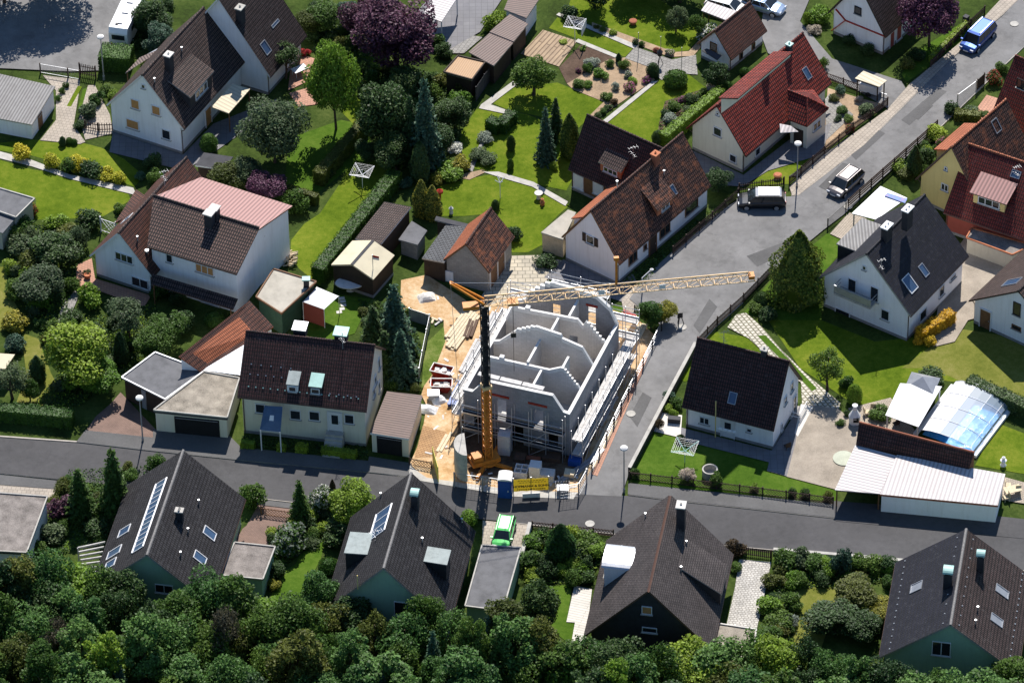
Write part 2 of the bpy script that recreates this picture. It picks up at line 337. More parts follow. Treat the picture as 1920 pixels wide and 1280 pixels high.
# lawns
for pts, m in [
 ([(-60, 300), (0, 300), (60, 318), (150, 330), (235, 350), (245, 375), (190, 408), (65, 412), (68, 373), (-60, 345)], 'lawn'),
 ([(-60, 262), (0, 268), (62, 262), (75, 262), (155, 268), (190, 277), (232, 298), (270, 330), (252, 350), (170, 322), (60, 292), (0, 282), (-60, 275)], 'lawn'),
 ([(125, 199), (133, 200), (154, 163), (146, 161)], 'lawn'), ([(146, 205), (160, 205), (182, 165), (172, 160), (155, 168)], 'lawn2'),
 ([(546, 450), (570, 420), (600, 400), (640, 340), (655, 310), (700, 300), (745, 330), (600, 535), (575, 515), (560, 503), (545, 470)], 'lawn'),
 ([(540, 260), (640, 225), (690, 235), (700, 300), (655, 315), (560, 390), (535, 340)], 'lawn2'),
 ([(660, 180), (690, 190), (710, 245), (670, 240), (640, 210)], 'lawn'), ([(660, 95), (720, 110), (700, 125), (665, 118)], 'lawn'),
 ([(818, 350), (880, 335), (930, 325), (1000, 345), (1068, 385), (1050, 400), (1015, 435), (1018, 458), (990, 473), (960, 473), (925, 400), (870, 405), (825, 405)], 'lawn'),
 ([(893, 205), (915, 200), (990, 215), (1080, 255), (1090, 305), (1062, 357), (1000, 345), (905, 320), (870, 310), (860, 255)], 'lawn'),
 ([(1133, 230), (1247, 143), (1289, 138), (1324, 165), (1226, 275), (1212, 266)], 'lawn'),
 ([(915, 190), (960, 165), (1045, 155), (1133, 191), (1105, 220), (1085, 240), (1010, 218), (950, 205)], 'lawn'),
 ([(1029, 53), (1045, 33), (1188, 90), (1172, 107)], 'lawn'),
 ([(1062, 22), (1075, -14), (1230, -5), (1330, 60), (1308, 75), (1290, 95), (1265, 98), (1104, 43)], 'lawn'),
 ([(1405, 348), (1430, 325), (1470, 292), (1525, 290), (1502, 325), (1480, 345)], 'lawn'),
 ([(1690, 140), (1720, 95), (1812, 38), (1815, 70), (1745, 122), (1700, 155)], 'lawn2'),
 ([(1395, 585), (1450, 520), (1550, 438), (1582, 440), (1570, 480), (1540, 520), (1540, 600), (1500, 640), (1440, 600)], 'lawn2'),
 ([(1440, 600), (1540, 600), (1640, 640), (1790, 625), (1960, 640), (1960, 760), (1810, 718), (1760, 712), (1700, 735), (1680, 758), (1620, 765), (1590, 750), (1500, 690)], 'lawn'),
 ([(1690, 690), (1790, 615), (1960, 640), (1960, 760), (1810, 718), (1745, 690)], 'lawndry'),
 ([(1871, 793), (1920, 812), (1990, 835), (1990, 910), (1920, 888), (1828, 872)], 'lawn'),
 ([(1310, 636), (1345, 622), (1402, 632), (1440, 660), (1300, 700)], 'lawn'), ([(1276, 710), (1296, 672), (1330, 690), (1284, 716)], 'lawn'),
 ([(1174, 895), (1223, 806), (1280, 823), (1450, 868), (1476, 891), (1570, 915), (1566, 940), (1196, 908)], 'lawn2'),
 ([(1005, 1101), (1073, 1094), (1063, 1163), (1077, 1168), (1073, 1210), (1040, 1185), (1000, 1130)], 'lawn2'),
 ([(1480, 1101), (1580, 1100), (1560, 1149), (1540, 1215), (1490, 1215)], 'lawndry'),
 ([(576, 1005), (610, 1005), (602, 1046), (556, 1135), (500, 1150), (520, 1080), (555, 1056)], 'lawn2'),
 ([(130, 972), (170, 965), (165, 1015), (100, 1040)], 'lawn2'),
 ([(45, 625), (72, 635), (95, 698), (112, 730), (80, 775), (30, 755), (50, 706), (45, 666)], 'lawndry'),
 ([(-60, 500), (14, 500), (12, 540), (35, 580), (15, 620), (-60, 620)], 'lawndry'),
 ([(560, 612), (600, 585), (634, 552), (695, 560), (665, 625), (600, 645)], 'lawn2'),
 ([(900, 560), (1000, 545), (1160, 575), (1205, 565), (1200, 592), (1185, 610), (1100, 590), (930, 590)], 'lawn2'),
 ([(1700, 300), (1750, 250), (1775, 285), (1715, 345), (1690, 335)], 'weeds'),
]: patch('lawn', pts, m)
# beds
for pts, m in [([(1048, 127), (1090, 83), (1157, 106), (1140, 128), (1063, 157)], 'soil'),
 ([(1140, 112), (1172, 108), (1215, 125), (1228, 150), (1185, 178), (1112, 228), (1100, 222), (1132, 191), (1075, 168), (1063, 157)], 'soiltan'),
 ([(1247, 190), (1325, 165), (1340, 170), (1228, 275), (1236, 230)], 'soil'),
 ([(1110, 42), (1265, 98), (1292, 96), (1310, 76), (1320, 82), (1300, 105), (1255, 107), (1110, 52)], 'soiltan'),
 ([(1552, 165), (1611, 184), (1662, 197), (1548, 280), (1547, 234)], 'soiltan'), ([(1186, 500), (1327, 392), (1383, 372), (1232, 492), (1195, 545), (1160, 545)], 'earth'),
 ([(850, 330), (905, 318), (912, 322), (880, 337)], 'soiltan')]: patch('garden_bed', pts, m)
oriented('vegetable_bed', [(976, 101), (1018, 56), (1082, 77), (1048, 125)], 'till', 0)
# paths and paving
patch('path', [(-60, 278), (0, 284), (60, 300), (130, 327), (250, 352), (256, 366), (130, 335), (60, 312), (0, 297), (-60, 290)], 'concrete')
oriented('driveway', [(80, 141), (150, 150), (147, 180), (138, 235), (160, 266), (150, 270), (75, 263), (105, 225), (105, 170)], 'pave', 0)
oriented('driveway', [(165, 160), (178, 160), (206, 215), (212, 250), (160, 262), (148, 222)], 'pave', 0)
patch('lawn', [(125, 199), (133, 200), (154, 163), (146, 161)], 'lawn')
patch('terrace', [(205, 285), (212, 248), (343, 290), (400, 232), (520, 185), (480, 230), (395, 290), (345, 320)], 'slab_blue')
oriented('patio', [(540, 170), (572, 155), (590, 110), (560, 100), (545, 125)], 'paver_pink', 0)
oriented('patio', [(542, 175), (575, 165), (600, 195), (560, 200)], 'paver_pink', 0)
patch('path', [(905, 322), (935, 322), (1000, 341), (1065, 378), (1060, 386), (998, 350), (930, 330)], 'concrete')
patch('path', [(877, 318), (892, 285), (903, 262), (909, 266), (898, 290), (886, 322)], 'paver_grey')
patch('path', [(902, 196), (965, 150), (973, 156), (920, 196), (955, 208), (950, 214), (898, 203)], 'concrete')
patch('path', [(1043, 28), (1048, 24), (1198, 86), (1190, 92)], 'concrete'); patch('path', [(1078, 78), (1084, 73), (1160, 104), (1155, 109)], 'concrete')
patch('path', [(1128, 228), (1222, 153), (1234, 152), (1136, 232)], 'concrete')
oriented('patio', [(1172, 109), (1191, 88), (1260, 112), (1305, 103), (1308, 140), (1280, 138), (1240, 150), (1215, 125)], 'paver_grey', 1)
oriented('patio', [(1547, 186), (1556, 175), (1600, 215), (1550, 262)], 'paver_grey', 1)
patch('terrace', [(1295, 280), (1394, 328), (1480, 262), (1560, 230), (1540, 290), (1440, 320), (1392, 350), (1330, 345)], 'slab_blue')
oriented('patio', [(143, 497), (172, 484), (178, 522), (284, 554), (270, 575), (185, 545), (143, 534)], 'paver_pink', 2)
patch('path', [(115, 575), (140, 545), (150, 550), (128, 600), (112, 640), (100, 640)], 'paver_grey')
oriented('driveway', [(226, 735), (291, 804), (290, 822), (160, 808), (180, 780), (207, 757)], 'paver_red', 2)
oriented('patio', [(920, 480), (1010, 478), (1060, 490), (1020, 530), (1000, 545), (930, 592), (900, 560), (935, 500)], 'flag', 0)
patch('terrace', [(1056, 486), (1161, 531), (1186, 512), (1200, 540), (1165, 565), (1020, 520)], 'slab_blue')
oriented('patio', [(1165, 560), (1205, 525), (1222, 505), (1235, 515), (1205, 580), (1170, 590)], 'pave', 1)
oriented('path', [(1364, 613), (1380, 590), (1398, 586), (1428, 612), (1465, 655), (1510, 700), (1576, 755), (1571, 772), (1504, 756), (1502, 717), (1440, 668), (1404, 634)], 'lattice', 3)
patch('lawn', [(1420, 629), (1435, 628), (1532, 728), (1523, 733)], 'lawn2')
patch('terrace', [(1273, 800), (1447, 844), (1502, 757), (1528, 764), (1478, 893), (1438, 882), (1442, 866), (1268, 822)], 'slab_blue')
oriented('patio', [(1241, 773), (1279, 778), (1276, 820), (1226, 808)], 'whitestone', 0)
patch('yard', [(1504, 756), (1573, 766), (1602, 793), (1660, 840), (1640, 925), (1567, 917), (1475, 893), (1491, 832)], 'concyard')
patch('path', [(1502, 757), (1525, 762), (1496, 818), (1490, 812)], 'whitestone')
patch('terrace', [(1590, 765), (1670, 745), (1740, 840), (1610, 800)], 'paver_tan')
oriented('terrace', [(1077, 1097), (1110, 1104), (1097, 1210), (1065, 1240), (1078, 1166), (1062, 1165)], 'deck', 0)
oriented('courtyard', [(1386, 1048), (1446, 1053), (1428, 1139), (1418, 1182), (1362, 1172), (1378, 1101)], 'cobble', 0)
oriented('patio', [(462, 985), (485, 945), (550, 952), (532, 1000), (522, 1030), (440, 1018), (455, 990)], 'paver_red', 1)
oriented('patio', [(1828, 208), (1850, 178), (1890, 190), (1880, 222), (1845, 228)], 'paver_pink', 0)
oriented('driveway', [(1556, 438), (1592, 398), (1625, 410), (1582, 450)], 'paver_tan', 0)
patch('yard', [(1770, 500), (1820, 430), (1920, 430), (1960, 560), (1815, 600), (1790, 640), (1750, 650), (1760, 560)], 'concyard')
oriented('patio', [(1870, 890), (1925, 905), (1960, 950), (1870, 935)], 'paver_tan', 0)
oriented('driveway', [(905, 975), (993, 984), (976, 1030), (904, 1024)], 'pave', 0)
oriented('path', [(820, 100), (850, 60), (905, 70), (870, 100)], 'paver_grey', 0)
oriented('driveway', [(-60, 905), (105, 915), (98, 935), (-60, 935)], 'pave', 0)
patch('yard', [(760, 45), (830, -30), (960, -30), (900, 60), (830, 100)], 'slab_blue')
# building site
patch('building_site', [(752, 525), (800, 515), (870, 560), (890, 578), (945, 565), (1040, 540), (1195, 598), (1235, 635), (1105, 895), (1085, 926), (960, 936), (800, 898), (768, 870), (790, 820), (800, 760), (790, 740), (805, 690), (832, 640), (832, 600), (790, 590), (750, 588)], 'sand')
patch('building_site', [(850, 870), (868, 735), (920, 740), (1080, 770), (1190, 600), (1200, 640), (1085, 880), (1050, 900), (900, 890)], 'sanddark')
patch('weeds', [(802, 640), (832, 612), (835, 640), (812, 700), (790, 730), (794, 680)], 'weeds')
oriented('site_track', [(793, 797), (838, 810), (817, 856), (777, 858)], 'sandrow', 0)
# roads
patch('road', [(-80, 812), (0, 820), (143, 830), (287, 847), (452, 864), (684, 886), (767, 895), (960, 922), (1083, 924), (1177, 929), (1240, 937), (1460, 961), (1567, 973), (1920, 1006), (2000, 1013),
  (2000, 1076), (1908, 1067), (1695, 1050), (1557, 1038), (1448, 1029), (1358, 1021), (1156, 1000), (960, 978), (549, 940), (497, 934), (112, 898), (0, 887), (-80, 878)], 'asphalt')
patch('road', [(1083, 926), (1105, 886), (1160, 770), (1200, 690), (1215, 655), (1240, 610), (1180, 560), (1210, 520), (1240, 490), (1335, 405), (1388, 372), (1490, 368), (1620, 275), (1700, 195), (1780, 115), (1880, 30), (1925, -20),
  (2000, 10), (1950, 60), (1900, 105), (1830, 172), (1755, 245), (1715, 280), (1650, 338), (1582, 402), (1545, 430), (1445, 512), (1392, 566), (1342, 610), (1302, 655), (1247, 760), (1178, 890), (1165, 930)], 'asphalt2')
patch('road', [(-80, -80), (300, -80), (262, 5), (205, 85), (190, 132), (130, 134), (0, 128), (-80, 120)], 'asphalt2')
patch('road', [(1425, 60), (1440, -30), (1530, -30), (1500, 40), (1560, 110), (1690, 152), (1702, 172), (1664, 203), (1600, 165), (1545, 142), (1440, 100)], 'asphalt2')
for pts in [[(1480, 330), (1550, 280), (1600, 275), (1530, 330)], [(1590, 285), (1640, 240), (1660, 250), (1605, 300)], [(1690, 225), (1760, 165), (1775, 172), (1705, 235)], [(1300, 610), (1330, 560), (1345, 575), (1312, 625)],
            [(1400, 480), (1480, 450), (1500, 460), (1420, 500)], [(1180, 780), (1205, 735), (1222, 745), (1195, 800)], [(1705, 215), (1730, 190), (1750, 198), (1722, 225)], [(1535, 350), (1580, 305), (1606, 312), (1560, 362)]]:
    patch('road_patch', pts, 'asphpatch')
oriented('pavement', [(1485, 366), (1480, 350), (1548, 288), (1664, 205), (1705, 158), (1800, 80), (1880, -5), (1925, -40), (1935, -25), (1880, 28), (1780, 113), (1700, 192), (1620, 272), (1497, 366)], 'pave', 1)
patch('pavement', [(143, 828), (160, 806), (290, 820), (450, 838), (770, 872), (767, 893), (684, 884), (452, 862), (287, 845)], 'asphpatch')
patch('pavement', [(-80, 881), (112, 901), (105, 916), (-80, 902)], 'asphpatch')
patch('pavement', [(485, 935), (549, 943), (550, 953), (480, 945)], 'asphpatch')
patch('pavement', [(1178, 905), (1567, 945), (1567, 970), (1460, 958), (1240, 934), (1177, 926)], 'asphpatch')
patch('road', [(1560, 938), (1650, 945), (1880, 968), (1990, 980), (1990, 1016), (1920, 1009), (1567, 976)], 'asphalt')
patch('driveway', [(287, 804), (430, 816), (452, 838), (450, 862), (287, 845)], 'asphpatch'); patch('driveway', [(692, 855), (772, 868), (770, 893), (686, 884)], 'asphpatch')
patch('pavement', [(768, 872), (800, 895), (960, 918), (1083, 922), (1075, 935), (960, 930), (767, 897)], 'concrete')
oriented('pavement', [(1110, 888), (1195, 700), (1208, 660), (1216, 662), (1202, 704), (1120, 892)], 'paver_pink', 0)
def kerb(pts, w=.16, h=.11):
    b = MB(); P = [G(*p) for p in pts]
    for p, q in zip(P, P[1:]): b.bar(p + UP * h / 2, q + UP * h / 2, w, h + .02)
    b.build('kerb', M['kerb'], kind='structure')
kerb([(-80, 811), (0, 819), (143, 829), (287, 846), (452, 863), (684, 885), (767, 895), (800, 899)])
kerb([(1083, 925), (1107, 887), (1163, 770), (1203, 690), (1218, 657)])
kerb([(1178, 928), (1240, 936), (1460, 960), (1567, 972)])
kerb([(-80, 880), (0, 888), (112, 899), (497, 936), (549, 942)])
kerb([(960, 980), (1156, 1002), (1358, 1023), (1448, 1031), (1557, 1040), (1695, 1052), (1908, 1069), (2000, 1078)])
kerb([(1484, 368), (1497, 368), (1620, 274), (1700, 194), (1780, 114), (1880, 29), (1925, -20)])
kerb([(1178, 890), (1247, 762), (1302, 657), (1342, 612), (1392, 568)])
kerb([(2000, 12), (1900, 107), (1830, 174), (1755, 247), (1715, 282)])
for px, py in [(1106, 979), (1902, 43), (1279, 611), (1183, 773), (1270, 350), (1590, 385)]:
    b = MB(); c = G(px, py, .3); b.lathe(V(c[0], c[1], _lv[0] + .01), [(.42, 0), (.42, .012), (.3, .014), (.001, .014)], 20)
    solo('manhole_cover', b, M['concrete'], {1106: 'round concrete manhole cover on the lower street', 1902: 'round manhole cover by the blue minivan', 1279: 'round manhole cover beside the ornamental tree at the street bend', 1183: 'round manhole cover on the side street beside the building site', 1270: 'small round cover in the front garden of the white house', 1590: 'manhole cover on the road in front of the silver hatchback'}[px], 'manhole cover', (c[0], c[1], _lv[0]), group='manhole covers')
# ---------------------------------------------------------------- houses
class House:
    def __init__(s, label, x, y, th, L, W, he, hr, wall, roof, og=.3, oe=.4, name='house', cat='house', edge='trim', ridge=True, group=None, roofL=None, gut=True, ridgemat=None, zbase=0., plinth=True):
        s.x0 = V(x, y, 0); t = radians(th); s.u = V(cos(t), sin(t), 0); s.l = V(-sin(t), cos(t), 0); s.L, s.W, s.he, s.hr, s.og, s.oe = L, W, he, hr, og, oe
        s.root = thing(name, label, cat, (x, y, 0), t, group); P = s.P; h = W / 2; s.k = (hr - he) / h
        b = MB(); b.prism([P(0, -h, zbase), P(0, h, zbase), P(0, h, he), P(0, 0, hr), P(0, -h, he)], s.u * L); b.build('wall', M[wall], s.root)
        if plinth:
            b = MB(); b.prism([P(-.02, -h - .02, 0), P(L + .02, -h - .02, 0), P(L + .02, h + .02, 0), P(-.02, h + .02, 0)], UP * .32); b.build('plinth', M['plinth'], s.root)
        b = MB(); ze = he - oe * s.k; T = .16
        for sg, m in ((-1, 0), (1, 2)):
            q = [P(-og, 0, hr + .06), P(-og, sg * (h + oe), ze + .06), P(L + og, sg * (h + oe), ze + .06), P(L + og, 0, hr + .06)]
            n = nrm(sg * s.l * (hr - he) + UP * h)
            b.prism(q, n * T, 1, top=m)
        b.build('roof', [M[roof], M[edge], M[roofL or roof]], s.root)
        if ridge:
            b = MB(); n = max(4, int(L / .38)); top = hr + .06 + T * 1.25
            for i in range(n):
                a0 = -og + (L + 2 * og) * i / n; a1 = -og + (L + 2 * og) * (i + 1) / n
                b.tube([P(a0, 0, top - .05), P(a1 + .02, 0, top - .03)], [.12, .14], 6)
            b.build('ridge_tiles', M[ridgemat or roof], s.root)
        if gut:
            for sg in (-1, 1):
                b = MB(); y = sg * (h + oe + .07); b.tube([P(-og, y, ze + .08), P(L + og, y, ze + .08)], .075, 6)
                b.tube([P(.1, y, ze + .02), P(.1, sg * (h + .06), ze - .3), P(.1, sg * (h + .06), .1)], .045, 6); b.build('gutter', M['gutter'], s.root)
    def P(s, a, b, c): return s.x0 + s.u * a + s.l * b + UP * c
    def wp(s, side):
        h = s.W / 2
        return {'A': (s.P(0, 0, 0), -s.u, -s.l), 'B': (s.P(s.L, 0, 0), s.u, s.l), 'R': (s.P(0, -h, 0), -s.l, s.u), 'L': (s.P(0, h, 0), s.l, -s.u)}[side]
    def rp(s, side):
        sg = -1 if side == 'R' else 1
        n = nrm(sg * s.l * (s.hr - s.he) + UP * s.W / 2); d = nrm(sg * s.l * s.W / 2 - UP * (s.hr - s.he))
        return s.P(0, 0, s.hr + .2) , n, d
    def win(s, side, px, py, w=1.0, h=1.2, style='plain', fm='trim', pm='glass', n=1, shut=None):
        p, nn, t = s.wp(side); c = hit(px, py, p, nn); return window(s.root, c, nn, t, w, h, fm, pm, n, shut, style)
    def door(s, side, px, py, w=1.0, h=2.05, m='wood', fm='trim', glass=False):
        p, nn, t = s.wp(side); c = hit(px, py, p, nn); c[2] = h / 2 + .05
        b = MB(); b.box(c + nn * .03, t * w, UP * h, nn * .1); d = b.build('door', M[m], s.root)
        b = MB(); f = .09
        for sg in (-1, 1): b.box(c + t * sg * (w / 2 + f / 2) + nn * .05, t * f, UP * (h + f), nn * .16)
        b.box(c + UP * (h / 2 + f / 2) + nn * .05, t * (w + 2 * f), UP * f, nn * .164); b.build('frame', M[fm], d)
        b = MB(); b.bar(c + t * w * .35 + nn * .1 - UP * .1, c + t * w * .35 + nn * .14 + UP * .05, .05); b.build('handle', M['metal'], d)
        if glass: b = MB(); b.box(c + nn * .085 + UP * .25, t * w * .5, UP * h * .5, nn * .02); b.build('pane', M['glass'], d)
        return d
    def chim(s, side, px, py, H=1.1, w=.75, d=.55, m='chim', cap='concrete', capdome=None, flues=1):
        p, n, dd = s.rp(side); c = hit(px, py, p + UP * H, n); z = c[2]; zb = max(z - H - 1.2, .5)
        a = s.u; e = s.l
        b = MB(); b.box(V(c[0], c[1], (z + zb) / 2), a * w, e * d, UP * (z - zb)); ch = b.build('chimney', M[m], s.root)
        b = MB()
        if capdome:
            r = w * .62; k = 7; q = [V(c[0], c[1], z + .12) + a * r * cos(pi * i / k) * 1.05 + UP * (.30 * sin(pi * i / k) + .12) for i in range(k + 1)]
            b.prism([x - e * d * .62 for x in q], e * d * 1.24)
            for sa in (-1, 1):
                for se in (-1, 1): b.bar(V(c[0], c[1], z - .02) + a * sa * w * .42 + e * se * d * .4, V(c[0], c[1], z + .26) + a * sa * w * .42 + e * se * d * .4, .05)
        else:
            b.box(V(c[0], c[1], z + .06), a * (w + .16), e * (d + .16), UP * .12)
            for i in range(flues):
                o = (i - (flues - 1) / 2) * w / max(flues, 1); b.lathe(V(c[0], c[1], z + .12) + a * o, [(.10, 0), (.10, .14), (.07, .14), (.06, .02)], 10)
        b.build('cap', M[cap], ch); return ch
    def sky(s, side, px, py, w=.75, l=1.1, open=0., fm='zinc', pm='glassblue'):
        p, n, d = s.rp(side); c = hit(px, py, p, n); t = s.u; q = .07
        if open: dd = nrm(d + n * open); nn = nrm(n - d * open); c = c + n * open * l / 2
        else: dd, nn = d, n
        b = MB()
        for sg in (-1, 1):
            b.box(c + t * sg * (w / 2 + q / 2) + nn * .05, t * q, dd * (l + 2 * q), nn * .16); b.box(c + dd * sg * (l / 2 + q / 2) + nn * .05, t * w, dd * q, nn * .156)
        f = b.build('roof_window', M[fm], s.root); b = MB(); b.box(c + nn * .05, t * w, dd * l, nn * .06); b.build('pane', M[pm], f); return f
    def vent(s, side, px, py, H=.45, r=.06, m='metal'):
        p, n, d = s.rp(side); c = hit(px, py, p, n); b = MB(); b.tube([c - UP * .1, c + UP * H], r, 7); b.tube([c + UP * H, c + UP * (H + .1)], r * 1.7, 7); b.build('vent_pipe', M[m], s.root)
    def dormer(s, side, mid, w, h, pitch=.12, roof='zinc', wall='chim', oh=.15, fwin=None, th=.12, edge='zinc'):
        """shed dormer: mid = photo pixel of the middle of its front roof edge, w along the ridge, h above the main roof"""
        sg = -1 if side == 'R' else 1; out = sg * s.l; p, nn, d = s.rp(side); c = hit(*mid, p + UP * h, nn)
        a = (c - s.x0) @ s.u; y = (c - s.x0) @ s.l; a0, a1, z = a - w / 2, a + w / 2, c[2]; zm = z - h
        run = min(h / max(.05, s.k - pitch), abs(y) - .02); zb = z + run * pitch; yb = y - sg * run
        b = MB(); o = oh
        q = [s.P(a0 - o, y + sg * o, z - o * pitch), s.P(a1 + o, y + sg * o, z - o * pitch), s.P(a1 + o, yb - sg * .1, zb + .1 * pitch), s.P(a0 - o, yb - sg * .1, zb + .1 * pitch)]
        b.prism(q, UP * th, 1, top=0); d0 = MB()
        tri = lambda a: [s.P(a, y, zm - .25), s.P(a, y, z), s.P(a, yb, zb), s.P(a, yb, zb - .3)]
        d0.prism(tri(a0), s.u * (a1 - a0)); D = d0.build('dormer', M[wall], s.root)
        b.build('roof', [M[roof], M[edge]], D)
        if fwin:
            w, h, n = fwin; window(D, s.P((a0 + a1) / 2, y, (z + zm) / 2), out, s.u if side == 'R' else -s.u, min(w, a1 - a0 - .2), min(h, z - zm - .1), 'trim', 'glass', n, None, 'plain', 'window')
        return D
    def antenna(s, side, px, py, H=2.2, w=1.0, n=6):
        w *= .8; n = min(n, 4)
        p, nn, d = s.rp(side); c = hit(px, py, p, nn); b = MB(); b.tube([c - UP * .3, c + UP * H], .03, 6)
        for zz, dr in ((H - .1, 0.4), (H - .9, 2.0)):
            a = V(cos(dr), sin(dr), 0); e = V(-sin(dr), cos(dr), 0); q = c + UP * zz; b.bar(q - a * w * .7, q + a * w * .7, .016)
            for i in range(n): o = q + a * (i / (n - 1) - .5) * w * 1.4; b.bar(o - e * (.16 + .03 * i), o + e * (.16 + .03 * i), .012)
        b.build('tv_antenna', M['zinc'], s.root)
    def guards(s, side, a0, a1, frac, n, m='zinc'):
        p, nn, d = s.rp(side); sg = -1 if side == 'R' else 1; b = MB(); q = s.W / 2 * frac
        for i in range(n):
            c = s.P(a0 + (a1 - a0) * i / (n - 1), sg * q, s.hr - q * s.k + .25); b.box(c, s.u * .12, d * .1, nn * .14)
        b.build('snow_guards', M[m], s.root)
def window(root, c, nn, t, w, h, fm, pm, n=1, shut=None, style='plain', nm='window'):
    b = MB(); f = .07
    for sg in (-1, 1):
        b.box(c + t * sg * (w / 2 - f / 2) + nn * .04, t * f, UP * h, nn * .1); b.box(c + UP * sg * (h / 2 - f / 2) + nn * .04, t * (w - 2 * f), UP * f, nn * .096)
    for i in range(1, n): b.box(c + t * (i / n - .5) * w + nn * .04, t * f, UP * (h - 2 * f), nn * .09)
    F = b.build(nm, M[fm], root)
    b = MB(); b.box(c + nn * .02, t * (w - .1), UP * (h - .1), nn * .05)
    if style == 'shutter':
        b.build('roller_shutter', M[pm], F)
    else: b.build('pane', M[pm], F)
    b = MB(); b.box(c - UP * (h / 2 + .03) + nn * .08, t * (w + .16), UP * .05, nn * .2); b.build('sill', M['concrete'], F)
    if shut:
        for sg in (-1, 1):
            b = MB(); b.box(c + t * sg * (w / 2 + .24) + nn * .05, t * .4, UP * h, nn * .05); b.build('shutter', M[shut], F)
    return F
def shed(label, pts, z, roof, wall='darkwood', name='shed', cat='shed', th=.14, inset=.25, edge='zinc', e=0, posts=False, door=None, group=None, zw=None, parapet=None, kids=None):
    """flat or pent roof building: pts = photo pixels of the roof corners, z = their heights"""
    z = z if isinstance(z, (list, tuple)) else [z] * len(pts); R = [G(*p, zz) for p, zz in zip(pts, z)]
    c = sum(R) / len(R); root = thing(name, label, cat, (c[0], c[1], 0), atan2(*(R[(e + 1) % len(R)] - R[e])[[1, 0]]), group)
    a = nrm((R[(e + 1) % len(R)] - R[e]) * V(1, 1, 0)); n = UP; q = np.cross(UP, a)
    b = MB(); Rr = R if np.cross(R[1] - R[0], R[2] - R[0])[2] > 0 else R[::-1]
    low = [p - UP * th for p in Rr]; k = len(Rr)
    b.face(Rr, 0, uv=[(float(p @ a), float(p @ q)) for p in Rr]); b.face(low[::-1], 1)
    for i in range(k): j = (i + 1) % k; b.face([low[i], low[j], Rr[j], Rr[i]], 1)
    b.build('roof', [M[roof], M[edge]], root)
    if parapet:
        b = MB()
        for i in range(k): b.bar(Rr[i] + UP * .04, Rr[(i + 1) % k] + UP * .04, .12, .14)
        b.build('roof_edge', M[parapet], root)
    ins = [p + (c - p) * V(1, 1, 0) * min(.4, inset / max(.5, np.linalg.norm((c - p)[:2]))) - UP * (th + .01) for p in Rr]
    if posts:
        for p in ins:
            b = MB(); b.bar(V(p[0], p[1], 0), p, .12); b.build('post', M[wall], root)
        b = MB()
        for i in range(k): b.bar(ins[i] - UP * .08, ins[(i + 1) % k] - UP * .08, .08, .16)
        b.build('beam', M[wall], root)
    elif wall:
        b = MB(); base = [V(p[0], p[1], 0) for p in ins]
        for i in range(k): j = (i + 1) % k; b.face([base[i], base[j], ins[j], ins[i]])
        b.face(ins); b.build('wall', M[wall], root)
    if door:
        for (dp, w, h, m) in door:
            best = None
            for i in range(k):
                j = (i + 1) % k; t = nrm((ins[j] - ins[i]) * V(1, 1, 0)); nn = np.cross(t, UP)
                if nn @ _f > 0: continue
                x = hit(*dp, ins[i], nn); s_ = (x - ins[i]) @ t; Ln = np.linalg.norm((ins[j] - ins[i])[:2])
                if -.1 < s_ < Ln + .1: best = (x, nn, t)
            if best is not None:
                x, nn, t = best; x[2] = h / 2 + .04; b = MB(); b.box(x + nn * .03, t * w, UP * h, nn * .06); dd = b.build('garage_door' if w > 1.6 else 'door', M[m], root)
                b = MB(); b.box(x + nn * .08 + UP * (h * .5 - .15), t * w * .94, UP * .05, nn * .04); b.build('rail', M['zinc'], dd)
    return root
# ---- house at the top left (two joined gables)
H1 = House('white gabled house with brown tile roof and orange roller shutters at top left', -34.52, 30.02, 62.0, 11.5, 7.66, 3.47, 8.09, 'white', 'r_brown', .15, .35, ridgemat='r_brown')
for a in [(253.7, 195.3, .95, 1.15), (293, 207, .95, 1.1), (249, 233, 1.4, 1.1)]: H1.win('A', *a, style='shutter', pm='orangewood')
H1.win('A', 312, 252, .95, 1.15); H1.win('A', 269, 162, .42, .5)
H1.chim('R', 316, 103, 1.7, .75, .6, cap='whitestone'); H1.dormer('R', (376, 157), 4.2, 1.6, .5, 'r_brown', 'chim', .2, (2.2, .9, 3)); H1.vent('R', 290, 155); H1.vent('R', 341, 97)
H1.door('R', 390, 225, 1., 2., 'orangewood')
def lean(root, nm, pts, z, roof, edge='zinc', th=.1, postm='wood', posts=True, e=0):
    R = [G(*p, zz) for p, zz in zip(pts, z)]; a = nrm((R[(e + 1) % 4] - R[e]) * V(1, 1, 0)); q = np.cross(UP, a)
    Rr = R if np.cross(R[1] - R[0], R[2] - R[0])[2] > 0 else R[::-1]; b = MB(); b.face(Rr, 0, uv=[(float(p @ a), float(p @ q)) for p in Rr]); low = [p - UP * th for p in Rr]; b.face(low[::-1], 1)
    for i in range(4): j = (i + 1) % 4; b.face([low[i], low[j], Rr[j], Rr[i]], 1)
    o = b.build(nm, [M[roof], M[edge]], root)
    if posts:
        for i in (2, 3): b = MB(); p = R[i] + (sum(R) / 4 - R[i]) * .06; b.bar(V(p[0], p[1], 0), p - UP * th, .11); b.build('post', M[postm], o)
    return o
lean(H1.root, 'patio_roof', [(397, 200.6), (435.7, 156.7), (469, 167), (429, 212.5)], [2.8, 2.8, 2.4, 2.4], 'c_plank', 'palewood')
lean(H1.root, 'side_roof', [(262, 108), (322, 82), (345, 62), (235, 137)], [3.0, 3.3, 3.2, 2.6], 'c_brown', 'zinc')
H16 = House('taller white house with dark brown ribbed tile roof behind the orange shuttered house', -27.4, 39.39, 62.0, 6.63, 9.66, 3.05, 9.96, 'white', 'r_dkbrown', .35, .45, ridgemat='r_oldred')
